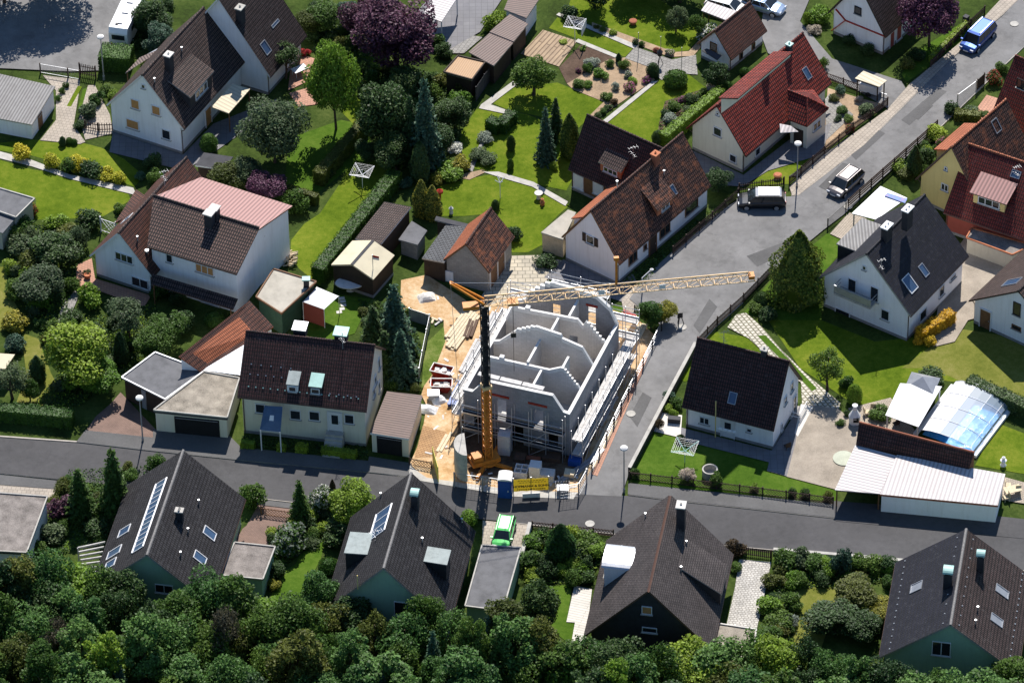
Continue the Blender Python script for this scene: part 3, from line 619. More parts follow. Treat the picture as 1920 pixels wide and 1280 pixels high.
H16.win('A', 440, 110, .9, 1.1); H16.chim('R', 450, 15, 1.5, .8, .6); H16.sky('R', 497, 90, .8, 1.2); H16.sky('R', 515, 45, 1.2, .2)
H16.win('R', 530, 165, 1.2, 1.3)
# ---- house with pink metal wing, left
H2 = House('white gabled house with brown tiled roof at the left edge', -35.87, 9.01, 61.6, 11.84, 5.84, 2.77, 6.26, 'white', 'r_oldred', ridgemat='r_brown')
H2.win('A', 233, 483, 1.9, .95, n=3); H2.win('A', 263, 530, 1.8, 1.1, n=2); H2.sky('L', 239, 411, .7, 1.4, fm='trim'); H2.vent('R', 258, 452, .5); H2.vent('R', 276, 475, .3, .12)
# its large two storey wing: tiled slope towards us, pink sheet roof behind the ridge
def wing():
    r = H2.root; zr, ze = 6.9, 5.0
    A, B = G(288, 369, zr), G(486, 430, zr); C_, D = G(276, 465, ze), G(443.7, 516.5, ze); E_, F_ = G(377, 332, 6.2), G(548.5, 386, 6.2)
    b = MB(); T = UP * .16
    b.prism([A, B, D, C_], T, 1, top=0); b.build('roof', [M['r_brownlight'], M['gutter']], r)
    b = MB(); a = nrm(B - A); q = np.cross(UP, a); Q = [A + V(0, 0, .02), B + V(0, 0, .02), F_, E_]
    b.face(Q, 0, uv=[(float(p @ a), float(p @ q)) for p in Q]); low = [p - UP * .14 for p in Q]; b.face(low[::-1], 1)
    for i in range(4): j = (i + 1) % 4; b.face([low[i], low[j], Q[j], Q[i]], 1)
    b.build('metal_roof', [M['c_pink'], M['gutter']], r)
    ins = lambda p, d: V(p[0], p[1], 0) + d
    u = nrm((B - A) * V(1, 1, 0)); l = np.cross(UP, u)
    cs = [(C_ + l * .45 + u * .2), (D + l * .45 - u * .3), (B - u * .3), (F_ - l * .3 - u * .35), (E_ - l * .3), A]
    hs = [ze + .15, ze + .15, zr - .05, 6.0, 6.0, zr - .05]
    b = MB(); k = 6
    base = [V(p[0], p[1], 0) for p in cs]; top = [V(p[0], p[1], h) for p, h in zip(cs, hs)]
    for i in range(k): j = (i + 1) % k; b.face([base[i], base[j], top[j], top[i]])
    b.build('wing_wall', M['white'], r)
    nn = -l; p0 = base[0]
    for px, py, w, h, n, pm, sty in [(318, 484, .7, 1.0, 1, 'glass', 'plain'), (384, 505, 1.9, 1.0, 3, 'orangewood', 'shutter'), (395, 560, 1.8, 1.2, 2, 'glass', 'plain')]:
        window(r, hit(px, py, p0, nn), nn, u, w, h, 'trim', pm, n, None, sty)
    nn = u; p1 = base[2]
    window(r, hit(495, 435, p1, nn), nn, l, .4, .5, 'trim', 'glass'); 
    x = hit(504, 492, p1, nn); x[2] = 1.05; b = MB(); b.box(x + nn * .04, l * .9, UP * 2, nn * .08); b.build('door', M['wood'], r)
    # glazed lean-to roof along the front
    lean(r, 'porch_roof', [(284, 512), (446, 560), (437, 580), (283, 532)], [3.0, 3.0, 2.4, 2.4], 'r_dkbrown', 'gutter')
    for px, py in ((392, 400), (402, 390)):
        c = G(px, py, 8.0); b = MB(); b.box(c - UP * .9, u * .75, l * .7, UP * 1.8); ch = b.build('chimney', M['chim'], r)
        b = MB(); b.box(c + UP * .05, u * .95, l * .9, UP * .12); b.build('cap', M['whitestone'], ch)
    b = MB(); b.tube([A + UP * .2, B + UP * .2], .12, 6); b.build('ridge_tiles', M['r_brown'], r)
wing()
lean(H2.root, 'side_roof', [(291, 380), (255, 355), (215, 418), (250, 408)], [3.4, 3.2, 2.6, 2.6], 'r_oldred', 'gutter', posts=False)
H2.antenna('L', 309, 345, 1.6, .7)
# ---- burgundy tiled semi-detached house
H3 = House('long cream house with burgundy tile roof beside the building site', -23.45, -8.05, -11.2, 11.18, 7.65, 4.86, 8.51, 'cream', 'r_maroon', edge='gutter')
for px, py, w in [(488, 765, .9), (554, 777, 1.0), (589.6, 779, 1.0), (655, 785, .9)]: H3.win('R', px, py, w, 1.1)
d3 = H3.door('R', 628, 783, 1.2, 2.1, 'trim', glass=True); d3.location = (0, 0, 1.5)
for px, py, h in [(709.7, 682, 1.2), (703, 712, 1.), (710, 724, 1.1), (700, 735, 1.0)]: H3.win('B', px, py, .8, h)
H3.dormer('R', (548, 722), 1.0, .85, .3, 'zincroof', 'white', .06, (.7, .6, 1)); H3.dormer('R', (591, 726), 1.1, .85, .3, 'copper', 'chim', .06, (.8, .6, 1))
H3.guards('R', .6, 10.6, .93, 16, 'copper'); H3.guards('R', .6, 4.2, .55, 5); H3.guards('R', .6, 4.2, .72, 6); H3.guards('R', 7.2, 10.4, .9, 5)
H3.antenna('R', 643, 655, 2.0, .6)
def h3extra():
    r = H3.root; lean(r, 'porch_awning', [(496, 760), (530, 762), (526, 810), (487, 806)], [4.3, 4.3, 2.6, 2.6], 'glassblue', 'trim', .05, 'trim')
    lean(r, 'rear_flat_roof', [(470, 622), (620, 640), (617, 652), (468, 638)], [7.2, 7.2, 7.2, 7.2], 'zinc', 'zinc', .2, posts=False)
    for (px, py, m) in ((563, 612, 'zinc'), (640, 622, 'copper')):
        c = G(px, py + 8, 8.6); b = MB(); b.box(c, H3.u * 1.1, H3.l * .9, UP * 1.0); d = b.build('dormer', M['chim'], r); b = MB(); b.box(c + UP * .55, H3.u * 1.3, H3.l * 1.3, UP * .12); b.build('roof', M[m], d)
h3extra()
def h3steps():
    n = -H3.l; c = hit(628, 783, H3.P(0, -H3.W / 2, 0), n); b = MB()
    for i in range(6): b.box(V(c[0], c[1], (1.5 - i * .25) / 2) + n * (.5 + .3 * i), H3.u * 1.6, n * .3, UP * (1.5 - i * .25))
    b.box(V(c[0], c[1], .75) + n * .17, H3.u * 1.6, n * .32, UP * 1.498); b.build('steps', M['concrete'], H3.root)
h3steps()
# ---- four dark roofed houses along the lower street
H4 = House('mint house with long narrow solar strip on its anthracite roof', -31.45, -35.87, 78.7, 12.94, 9.72, 3.2, 7.71, 'green', 'r_anth', ridgemat='ridge_grey', edge='zinc')
H4.chim('R', 336, 957, 1.0, .5, .6, flues=2); H4.vent('R', 373, 945); H4.vent('R', 353, 998); H4.vent('R', 339, 1042)
for a in [('R', 392, 1000, .85, 1.2), ('R', 374, 1046, .85, 1.2), ('L', 234, 996, .9, 1.3), ('L', 215, 1036, .9, 1.6), ('L', 208, 1058, .9, 1.2)]: H4.sky(*a, fm='trim')
H4.win('A', 308, 1103, 1.6, 1.0, n=2)
def solar(h, side, a0, a1, f0, f1, n, fm='trim'):
    p, nn, d = h.rp(side); sg = 1 if side == 'L' else -1; W2 = h.W / 2
    q = lambda a, f: h.P(a, sg * f * W2, h.hr - f * W2 * h.k + .26)
    b = MB(); b.prism([q(a0, f0), q(a1, f0), q(a1, f1), q(a0, f1)], nn * .06, 0); S_ = b.build('solar_panel', M['glassblue'], h.root)
    b = MB()
    for i in range(n + 1): a = a0 + (a1 - a0) * i / n; b.bar(q(a, f0) + nn * .07, q(a, f1) + nn * .07, .06)
    for f in (f0, f1): b.bar(q(a0, f) + nn * .07, q(a1, f) + nn * .07, .13)
    b.build('frame', M[fm], S_)
solar(H4, 'L', 1.3, 10.2, .15, .36, 13)
H5 = House('mint house with anthracite roof and open solar rack beside the green car', -11.19, -39.14, 79.0, 11.59, 10.08, 3.21, 8.72, 'green', 'r_anth', ridgemat='ridge_grey', edge='zinc')
H5.chim('R', 778, 927, 1.3, .75, .6, cap='copper', capdome=1); H5.dormer('R', (840, 1046), 1.7, 2.0, .06, 'zincroof', 'chim', .1); H5.dormer('L', (653, 1018), 2.5, 2.0, .06, 'zincroof', 'chim', .1)
H5.vent('R', 792, 1016); H5.vent('R', 866, 980); H5.vent('L', 714, 932); solar(H5, 'L', 5.6, 9.0, .22, .5, 3); H5.antenna('L', 705, 1010, 1.0, 1.0, 8); H5.win('A', 752, 1140, 1.2, 1.6)
def ypipe(h, side, px, py, H):
    p, n, d = h.rp(side); c = hit(px, py, p, n); b = MB(); b.tube([c, c + UP * H], .05, 6); b.build('yellow_pole', M['yellow'], h.root)
ypipe(H5, 'L', 671, 1104, 1.6)
H6 = House('house with large weathered slate roof and white cheeked dormer at bottom centre', 11.16, -42.54, 79.3, 11.54, 9.93, 3.21, 8.74, 'chim', 'r_slate', edge='gutter', ridge=False, oe=.5)
H6.chim('R', 1277, 947, 2.4, .85, .7, cap='whitestone'); H6.dormer('R', (1356, 1086), 3.4, 1.5, .7, 'r_slate', 'chim', .15)
H6.vent('R', 1277, 1070); H6.vent('R', 1287, 1022); H6.vent('L', 1210, 970); H6.sky('L', 1158, 1036, .8, 1.1, open=.5, fm='trim')
H6.win('A', 1213, 1143, .9, .9, pm='orangewood'); H6.win('A', 1218, 1180, 1.3, .6)
def h6d():   # white vaulted dormer on the left slope
    y = .98 * H6.W / 2; A = hit(1107, 1056, H6.P(0, y, 0), H6.l); a1 = (A - H6.x0) @ H6.u; B = hit(1164, 1064, H6.P(0, .35 * H6.W / 2, 0), H6.l); a0 = a1 - .0
    zt = 6.2; 
    b = MB(); aA, aB = 4.9, 7.7
    b.prism([H6.P(aA, y * .95, 2.9), H6.P(aA, y * .95, zt), H6.P(aA, y * .12, zt), H6.P(aA, y * .12, zt - .3)], H6.u * (aB - aA)); D = b.build('dormer', M['white'], H6.root)
    b = MB(); q = []; k = 8
    for i in range(k + 1): t = pi * i / k; q.append(H6.P(aA + (aB - aA) * (.5 - .53 * cos(t)), y * 1.0, zt + .35 * sin(t)))
    b.prism(q, -H6.l * y * .95); b.build('roof', M['metal'], D)
    window(D, H6.P((aA + aB) / 2, y * .95, 5.2), H6.l, -H6.u, 2.0, 1.2, 'trim', 'glass', 3)
h6d()
H7 = House('mint house with navy and dark brown roof and two green capped chimneys at bottom right', 36.41, -46.18, 79.3, 11.35, 10.86, 3.21, 7.62, 'green', 'r_dkbrown', edge='zinc', roofL='r_navy', ridgemat='ridge_grey')
H7.chim('L', 1778, 1072, 1.5, .85, .7, cap='copper', capdome=1); H7.chim('R', 1839, 1041, 1.6, .65, .6, cap='copper', capdome=1)
for a in [('L', 1719, 1101, .95, 1.1), ('R', 1878, 1109, .8, 1.3), ('R', 1868, 1163, .8, 1.2)]: H7.sky(*a, fm='zinc', pm='zinc')
H7.vent('R', 1833, 1145); H7.vent('R', 1829, 1170)
for sd_ in 'LR': H7.guards(sd_, .2, 11.2, .93, 15, 'metal'); H7.guards(sd_, .3, 11, .12, 10)
H7.win('A', 1765, 1215, 1.6, 1.6, n=2)
# ---- maroon roof house by the side street
H8 = House('white house with plain maroon roof and small balcony beside the side street', 16.76, -9.12, -23.2, 8.27, 6.45, 3.1, 7.6, 'white', 'r_maroon', edge='gutter', og=.25)
H8.win('R', 1321, 788, .95, .8, n=2); H8.win('R', 1405, 806, .5, .45); H8.door('R', 1365, 800, 1.2, 2.0, 'trim', glass=True)
H8.sky('R', 1374, 746, .62, .95, fm='zinc'); H8.chim('L', 1433, 655, .7, .5, .5); H8.antenna('L', 1357, 648, 1.7, .8)
for px, py, w, h in [(1484, 725, .7, 1.1), (1472, 750, .7, .9), (1489, 757, .8, 1.9), (1465, 800, .4, .9), (1483, 795, 1., 2.)]: H8.win('B', px, py, w, h)
def h8x():
    r = H8.root; nn, t = H8.u, H8.l; c = hit(1487, 773, H8.P(H8.L, 0, 0), nn)
    b = MB(); b.box(c + nn * .5, nn * 1.0, t * 1.9, UP * .12); B = b.build('balcony', M['concrete'], r); b = MB()
    for s in np.linspace(-.92, .92, 9): b.bar(c + nn * .97 + t * s, c + nn * .97 + t * s + UP * .9, .03)
    for zz in (.45, .9): b.bar(c + nn * .97 - t * .93 + UP * zz, c + nn * .97 + t * .93 + UP * zz, .05); b.bar(c - t * .93 + UP * zz, c + nn * .97 - t * .93 + UP * zz, .05)
    b.build('railing', M['trim'], B)
    p = hit(1345, 812, H8.P(0, -H8.W / 2, 0), -H8.l); b = MB(); p = V(p[0], p[1], 0) - H8.l * .5; b.tube([p, p + UP * 4.4], .05, 8); b.build('yellow_pole', M['yellow'], r)
    lean(r, 'door_canopy', [(1347, 800), (1381, 808), (1379, 812), (1345, 804)], [2.5, 2.5, 2.3, 2.3], 'c_clear', 'trim', .05, 'trim', posts=False)
h8x()
# ---- navy roof house right
H9 = House('white house with navy roof and front balcony right of the tall conifer', 32.39, 1.6, 54.8, 9.73, 8.89, 3.63, 8.22, 'white', 'r_navy', edge='zinc', og=.25)
for px, py, w, h in [(1598, 536, .9, 1.7), (1640, 551, .9, 1.7), (1621, 502, .4, .5), (1660, 590, .9, 1.2), (1580, 590, 1.6, 1.2)]: H9.win('A', px, py, w, h)
H9.chim('L', 1663, 424, 1.0, 1.0, .6, cap='trim', flues=2); H9.chim('L', 1702, 392, 1.0, 1.0, .6, cap='trim', flues=2); H9.sky('R', 1705, 532, 1.05, 1.5, fm='trim'); H9.sky('R', 1731, 507, .6, 1.1, fm='zinc')
H9.antenna('R', 1652, 505, 1.2, .6, 3); H9.win('R', 1786, 520, 1., .4); H9.win('R', 1765, 545, .9, 1.2); H9.win('R', 1730, 590, 1.2, 1.2)
def h9b():
    r = H9.root; nn = -H9.u; t = -H9.l; z = 3.15; c0 = hit(1573, 572, H9.P(0, 0, 0), nn); c1 = hit(1645, 595, H9.P(0, 0, 0), nn); c = (c0 + c1) / 2; c[2] = z; Wd = 3.9
    b = MB(); b.box(c + nn * .6, nn * 1.2, t * Wd, UP * .18); B = b.build('balcony', M['concrete'], r); b = MB()
    for k in range(14): s = (k / 13 - .5) * Wd; b.bar(c + nn * 1.15 + t * s, c + nn * 1.15 + t * s + UP * .95, .05)
    for s in (-.5, .5): b.bar(c + t * s * Wd + UP * .95, c + nn * 1.15 + t * s * Wd + UP * .95, .06); b.bar(c + t * s * Wd + UP * .5, c + nn * 1.15 + t * s * Wd + UP * .5, .05)
    b.box(c + nn * 1.15 + UP * .5, t * Wd, UP * .7, nn * .04); b.bar(c + nn * 1.15 - t * Wd / 2 + UP * .97, c + nn * 1.15 + t * Wd / 2 + UP * .97, .08); b.build('railing', M['zinc'], B)
h9b()
H9.dormer('L', (1594, 435), 4.3, 1.9, .05, 'c_grey', 'chim', .1)
# ---- yellow and red house, right edge
H10 = House('yellow gabled house with orange tile roof at the right edge', 41.24, 17.06, 51.0, 8.6, 6.6, 3.0, 8.0, 'yellow', 'r_orange', edge='gutter', roofL='r_terra', ridgemat='r_terra', og=.2)
H10.win('A', 1772, 351, .8, .8, n=2); H10.win('A', 1789, 393, .85, .9); H10.win('A', 1774, 316, .35, .4); H10.chim('L', 1800, 253, 1.3, .5, .5); H10.sky('R', 1867, 236, .75, 1.2)
Hb = House('red rendered wing with dark red roof and pink roofed dormer beside the yellow gable', 42.9, 18.2, -30.4, 9.0, 8.6, 2.9, 7.3, 'redwall', 'r_darkred', edge='gutter', ridgemat='r_terra', og=.1)
Db = Hb.dormer('R', (1855, 369), 3.2, 1.35, .35, 'c_pink', 'yellow', .3, (2.2, .8, 3), edge='gutter'); Hb.sky('R', 1905, 327, .8, .6); Hb.antenna('R', 1906, 330, 1.2, .6)
# ---- bright red roof house
H11 = House('cream house with bright red tile roof and tiled porch at upper right', 19.84, 25.7, 51.5, 13.51, 5.86, 2.87, 6.61, 'cream', 'r_red', edge='r_darkred', ridgemat='r_red', og=.25, oe=.5)
H11.win('A', 1346, 247, .95, 1.0); H11.win('A', 1375, 297, .8, .9); H11.win('A', 1346, 213, .35, .4); H11.win('R', 1420, 284, .8, .9); H11.chim('R', 1437, 119, .9, .5, .5, cap='copper'); H11.chim('R', 1480, 84, .9, .45, .45, cap='copper'); H11.sky('R', 1512, 138, .6, 1.1)
H11.dormer('L', (1402, 142), 8.0, 1.5, .45, 'r_red', 'cream', .2, edge='r_darkred')
H10.dormer('L', (1783, 257), 4.6, 1.5, .45, 'r_terra', 'yellow', .2, edge='r_terra')
def porch():
    r = H11.root; zr = 4.7; ze = 2.9; A = G(1477, 172, zr); B = G(1513, 186, zr); L_ = G(1478, 226, ze); C_ = G(1513, 239, ze); R_ = G(1553, 206, ze)
    a1 = (B - H11.x0) @ H11.u; ax = nrm((B - A) * V(1, 1, 0)); f = nrm((L_ - A) * V(1, 1, 0))
    b = MB()
    b.prism([A, B, C_, L_], UP * .14, 1, top=0); D = G(1505, 155, zr * .75); b.prism([B, R_, C_], UP * .14, 1, top=0); E_ = G(1525, 170, ze); b.prism([A, B, R_, E_], UP * .14, 1, top=0)
    P_ = b.build('porch', [M['r_red'], M['r_darkred']], r); b = MB(); b.tube([B + UP * .2, C_ + UP * .2], .1, 6); b.tube([A + UP * .2, B + UP * .2], .1, 6); b.tube([B + UP * .2, R_ + UP * .2], .1, 6); b.build('ridge_tiles', M['r_red'], P_)
    q = [L_, C_, R_, E_]; c = sum(q) / 4; q = [p + (c - p) * V(1, 1, 0) * .12 for p in q]; b = MB()
    b.prism([V(p[0], p[1], 0) for p in q], UP * 2.9); b.build('wall', M['cream'], P_)
    t = nrm((q[2] - q[1]) * V(1, 1, 0)); n = np.cross(t, UP); window(P_, hit(1531, 235, q[1], n), n, t, 1.2, .9, 'trim', 'glass', 2)
    t = nrm((q[1] - q[0]) * V(1, 1, 0)); n = np.cross(t, UP); x = (q[0] + q[1]) / 2; x[2] = 1.05; b = MB(); b.box(x + n * .03, t * 1.0, UP * 2.1, n * .08); b.build('door', M['darkwood'], P_)
    lean(P_, 'door_canopy', [(1462, 232), (1483, 236), (1497, 247), (1463, 249)], [2.7, 2.7, 2.45, 2.45], 'c_white', 'trim', .05, posts=False)
porch()
# ---- white house at the cul-de-sac
H12 = House('white house with weathered orange tile roof behind the crane jib', 7.49, 9.62, 51.7, 14.14, 5.92, 2.96, 7.2, 'white', 'r_orange', edge='wood', roofL='r_terra', ridgemat='r_oldred', og=.1, oe=.3)
H12.win('A', 1107, 449, .9, 1.0, shut='darkwood'); H12.chim('R', 1229, 289, 1.0, .65, .55, m='brickred', cap='terracotta'); D12 = H12.dormer('R', (1247, 378), 2.4, 1.15, .8, 'r_orange', 'terracotta', .25, (1.2, .6, 2), edge='wood')
for px, py, w, h, n in [(1186, 483, 1.3, 1.1, 2), (1209, 463, .5, .6, 1), (1246, 432, 1.6, 1.1, 2), (1296, 388, 2.0, 1.1, 1)]: H12.win('R', px, py, w, h, n=n, fm='wood')
H12.dormer('L', (1134, 360), 9.5, 1.1, .62, 'r_terra', 'white', .2, edge='r_terra'); H12.door('R', 1223, 455, 1.0, 2.1, 'darkwood', 'wood'); H12.sky('R', 1261, 357, .5, .9); H12.vent('R', 1245, 328); H12.vent('L', 1157, 347, .4)
H17 = House('brown roofed outbuilding with white panels behind the white house', 7.51, 23.88, -37.4, 8.64, 5.23, 3.0, 7.06, 'wood', 'r_maroon', edge='gutter', og=.1, oe=.3, name='outbuilding', cat='outbuilding')
H17.dormer('R', (1145, 312), 2.4, 1.15, .6, 'r_brown', 'terracotta', .15, (1.6, .6, 3)); H17.antenna('R', 1187, 300, 1.6, .8, 7); H17.win('R', 1085, 341, 1.2, 1.7, fm='trim', pm='trim'); H17.win('R', 1122, 353, 1.2, 1.6, fm='trim', pm='trim')
H13 = House('small white gabled outbuilding with red brown tiles beside the vegetable garden', 20.25, 40.6, 50.8, 5.41, 3.39, 1.9, 3.99, 'white', 'r_oldred', .2, .3, edge='wood', name='outbuilding', cat='outbuilding')
H13.win('A', 1338, 88, .8, 1.0, fm='wood'); H13.win('R', 1389, 105, .5, .8, fm='wood'); H13.win('R', 1412, 87, .5, .8, fm='wood'); lean(H13.root, 'canopy', [(1316, 95), (1325, 91), (1353, 104), (1345, 113)], [1.95, 2.0, 2.0, 1.85], 'feltdark', 'darkwood', .06, posts=False)
H14 = House('white gabled house with red timber bands at the top right', 34.28, 43.4, 52.1, 6.0, 5.78, 3.0, 7.39, 'white', 'r_dkbrown', edge='darkwood', og=.3)
H14.win('A', 1609, 20, .8, .9, fm='dark'); H14.win('R', 1685, 60, .9, 1.9, fm='trim', pm='redwall'); H14.win('R', 1672, 75, .8, 2.0, fm='trim', pm='redwall')
def timber():
    p, nn, t = H14.wp('A'); X = lambda a, c: hit(a, c, p, nn) + nn * .05; b = MB()
    for q in [((1568, 17), (1586, 38)), ((1586, 38), (1560, 57)), ((1586, 38), (1660, 68))]: b.bar(X(*q[0]), X(*q[1]), .2, .09)
    b.build('timber_band', mat('red_timber', (.42, .035, .02), .6), H14.root)
timber()
H18 = House('white house corner with dark red roof at the upper right edge', 48.5, 31.0, -38, 8, 7, 3.0, 7.5, 'white', 'r_darkred', edge='gutter')
H18.win('R', 1916, 158, 1.1, 1.1, n=2, fm='dark')
H19 = House('white house with low brown roof and arched doorway at the right edge', 46.05, -1.49, 52, 8.42, 9.36, 2.77, 6.16, 'white', 'r_brown', edge='darkwood', ridgemat='r_dkbrown')
H19.win('A', 1907, 579, .8, 1.5, fm='darkwood'); H19.win('A', 1906, 614, 1., .5, fm='wood'); H19.sky('L', 1898, 530, 1.0, 1.8); H19.door('A', 1848, 600, 1.1, 2.1, 'wood'); 
# ---- garages and sheds
H15 = House('garage with orange tile gable roof and grey block wall behind the crane', -4.02, 7.86, 65.5, 5.4, 4.14, 2.6, 5.0, 'greywall', 'r_orange', .15, .2, edge='wood', roofL='r_terra', ridgemat='r_oldred', name='garage', cat='garage', gut=False)
H15.door('R', 925, 520, 1.6, 2.1, 'wood'); H15.door('R', 938, 503, 1.6, 2.1, 'wood'); H15.win('A', 843, 524, .8, 2.0, fm='white', pm='white')
GZ = House('open garden pavilion with beige gabled roof and dark interior', -14.56, 7.51, 60.6, 3.72, 4.2, 2.23, 3.1, 'darkwood', 'feltbeige', .1, .1, edge='palewood', ridge=False, name='pavilion', cat='pavilion', gut=False)
b = MB(); b.bar(GZ.P(-.1, 0, 3.3), GZ.P(3.82, 0, 3.3), .28, .05); b.build('ridge_strip', M['feltdark'], GZ.root)
shed('dark brown tile lean-to shed between the long hedge and yellow conifers', [(666, 447.5), (720.5, 378), (771, 387.7), (715, 456.7)], [2.3, 2.3, 2.75, 2.75], 'r_brown', e=1, edge='trim')
shed('small grey garden shed in front of the yellow conifers', [(747, 449), (772, 414), (801, 432), (783, 459)], [1.85, 1.85, 2.05, 2.05], 'felt', 'greywall')
shed('dark slate roofed lean-to joined to the orange roofed garage', [(791, 484), (837, 419.6), (877, 425), (833, 492)], [2.3, 2.3, 2.6, 2.6], 'slateroof', 'darkwood', e=1)
shed('low dark flat roof behind the slate lean-to', [(815, 412), (818, 405), (879, 420), (874, 427)], 2.5, 'feltdark', 'darkwood')
shed('grey corrugated roof garage with white wall at the left edge beside the pale driveway', [(-30, 132), (103.6, 162), (60, 234), (-30, 217)], [2.55, 2.55, 1.95, 1.95], 'c_grey', 'white', 'garage', 'garage', e=0, door=[((75, 224), .9, 1.6, 'wood')])
shed('small garden shed with dark felt roof behind the pink roofed wing', [(366, 310), (382, 286), (437, 294), (420, 318)], [2.0, 2.2, 2.2, 2.0], 'feltdark', 'darkwood', edge='trim')
shed('two panel grey felt roof shed at the left edge of the lawn', [(-40, 342), (65, 373), (30, 408), (-50, 380)], 2.4, 'felt', 'beige', parapet='concrete'); shed('lower grey flat roof shed at the left edge by the red rose', [(-50, 384), (29, 409), (5, 437), (-50, 420)], 2.2, 'felt', 'beige')
shed('dark walled garage with ribbed grey felt roof beside the brown paved driveway', [(228, 708), (291, 661), (383, 696), (309.5, 749)], 2.6, 'felt', 'darkwood', 'garage', 'garage', parapet='zinc', door=[((272, 765), .5, 2.2, 'zinc')])
shed('cream garage with gravel flat roof and dark door facing the lower street', [(288, 769), (382.5, 697), (449, 709), (426, 783)], 2.65, 'gravel', 'cream', 'garage', 'garage', .3, .15, 'feltdark', parapet='concrete', door=[((370, 802), 4.1, 2.1, 'dark')])
shed('long red tiled lean-to with raised ridge behind the burgundy roof', [(335, 668), (468, 563), (513, 612), (378, 697)], [4.3, 4.3, 2.7, 2.7], 'r_oldred', 'white', 'outbuilding', 'outbuilding', edge='r_terra')
shed('translucent sheet roof carport between the gravel roof garage and burgundy house', [(381, 694), (461, 628), (462, 640), (450, 703)], [2.75, 2.75, 2.7, 2.6], 'c_clear', 'wood', 'carport', 'carport', posts=True, th=.06)
r_ = shed('pale flat roofed green shed with turquoise capped chimney', [(480, 557), (513, 504.6), (593, 528.5), (528, 588)], 2.8, 'feltlight', 'darkgreen', 'shed', 'shed', edge='brickred', parapet='wood')
c = G(574, 524, 3.6); b = MB(); b.box(V(c[0], c[1], 2.9), V(.5, 0, 0), V(0, .5, 0), V(0, 0, 1.5)); ch = b.build('chimney', M['chim'], r_); b = MB(); b.box(V(c[0], c[1], 3.7), V(.75, 0, 0), V(0, .6, 0), V(0, 0, .12)); b.build('cap', M['copper'], ch)
shed('brown corrugated long shed by the green fence, nearer half', [(878.5, 98), (918, 62), (962, 80), (926, 123.5)], [2.2, 2.2, 2.45, 2.45], 'c_brown', e=1); shed('brown corrugated long shed by the green fence, farther half', [(918, 60), (955.6, 26.6), (990, 45), (963, 78)], [2.3, 2.3, 2.55, 2.55], 'c_brown', e=1)
shed('hut with tan ribbed flat roof in the shade of the purple tree', [(832, 135.5), (858.6, 105), (910, 117), (885, 150)], 2.4, 'tanroof', 'darkwood', 'hut', 'hut', parapet='darkwood', e=1)
shed('white glazed patio roof at the top edge beside the purple tree', [(793, 28), (815, -8), (860, -8), (828, 41)], [2.6, 2.6, 2.4, 2.4], 'c_white', 'trim', 'patio_roof', 'patio roof', posts=True, th=.06)
shed('brown corrugated roof cut by the top edge', [(945, 18), (958, -14), (1010, 0), (987, 34)], 2.4, 'c_brown', 'white')
shed('striped white corrugated carport roof at the top edge', [(1314.7, 20), (1326.6, 2.6), (1385, 22.6), (1361, 38)], [2.1, 2.2, 2.2, 2.1], 'c_white', 'wood', 'carport', 'carport', posts=True, e=1)
shed('board roofed shelter over a white trailer beside the pavement', [(1603, 147), (1619, 133), (1663, 151), (1648.5, 163)], [2.0, 2.1, 2.1, 2.0], 'c_plank', 'darkwood', 'shelter', 'shelter', posts=True, th=.08)
shed('beige felt lean-to with tan board wall on the white house', [(1014.5, 435.5), (1065, 393), (1080, 398), (1055.6, 449)], [2.3, 2.5, 2.5, 2.3], 'feltlight', 'palewood', inset=.12)
shed('gravel roofed low garage with beige wall in front of the red wing', [(1812, 446), (1822, 428), (1935, 460), (1898, 478)], 1.9, 'gravelgrey', 'beige', 'garage', 'garage', parapet='terracotta', inset=.08)
shed('white canvas carport roof with blue printed panel beside the slatted fence', [(1597, 400), (1651, 349), (1701, 371), (1643, 411.6)], [2.1, 2.2, 2.2, 2.1], 'trim', 'zinc', 'carport', 'carport', posts=True, th=.08)
q = [G(x, y, 2.26) for x, y in [(1658, 367), (1664, 362), (1701, 373), (1697, 381)]]
for o in [o for o in COL.objects if o.get('label', '').startswith('white canvas carport')]:
    b = MB(); b.prism(q, UP * .02); b.build('printed_panel', mat('blue_print', (.05, .13, .42), .5, n1=.5, s1=2.5, tint=(.5, .16, .06)), o)
shed('white corrugated carport with open front beside the brick yard', [(1565.4, 917.8), (1604, 833), (1681, 854), (1650, 925)], [2.2, 2.35, 2.35, 2.2], 'c_white', 'wood', 'carport', 'carport', posts=True, e=0, th=.1)
g_ = shed('white corrugated garage with pink stains and red brown eaves band', [(1650, 926), (1682, 852), (1885, 888), (1871, 947)], [2.25, 2.45, 2.45, 2.25], 'c_white', 'white', 'garage', 'garage', e=1, edge='brickred', th=.22, inset=.15)
def poolhall():
    A, B = G(1611, 793, 4.0), G(1827, 849.5, 4.0); C_, D = G(1605, 834, 2.4), G(1816, 880, 2.4); E_, F_ = G(1640, 782, 2.6), G(1845, 842, 2.6)
    c = (A + B) / 2; r = thing('outbuilding', 'dark brown steep roofed shed wall between the pool cover and white garage', 'outbuilding', (c[0], c[1], 0), atan2(B[1] - A[1], B[0] - A[0]))
    b = MB(); b.prism([A, B, D, C_], UP * .12); b.build('roof', M['r_maroon'], r)
    b = MB(); i_ = [C_ - UP * .05, D - UP * .05, B - UP * .06, A - UP * .06]; g = [V(p[0], p[1], 0) for p in i_]
    for i in range(4): j = (i + 1) % 4; b.face([g[i], g[j], i_[j], i_[i]])
    b.build('wall', M['wood'], r); b = MB(); b.tube([A + UP * .12, B + UP * .12], .1, 6); b.build('ridge_tiles', M['brickred'], r)
poolhall()
shed('gravel roofed flat garage at the lower left edge', [(-60, 920), (89, 931), (50, 1036), (-60, 1030)], 2.7, 'gravelgrey', 'white', 'garage', 'garage', .25, .2, 'feltdark', parapet='concrete')
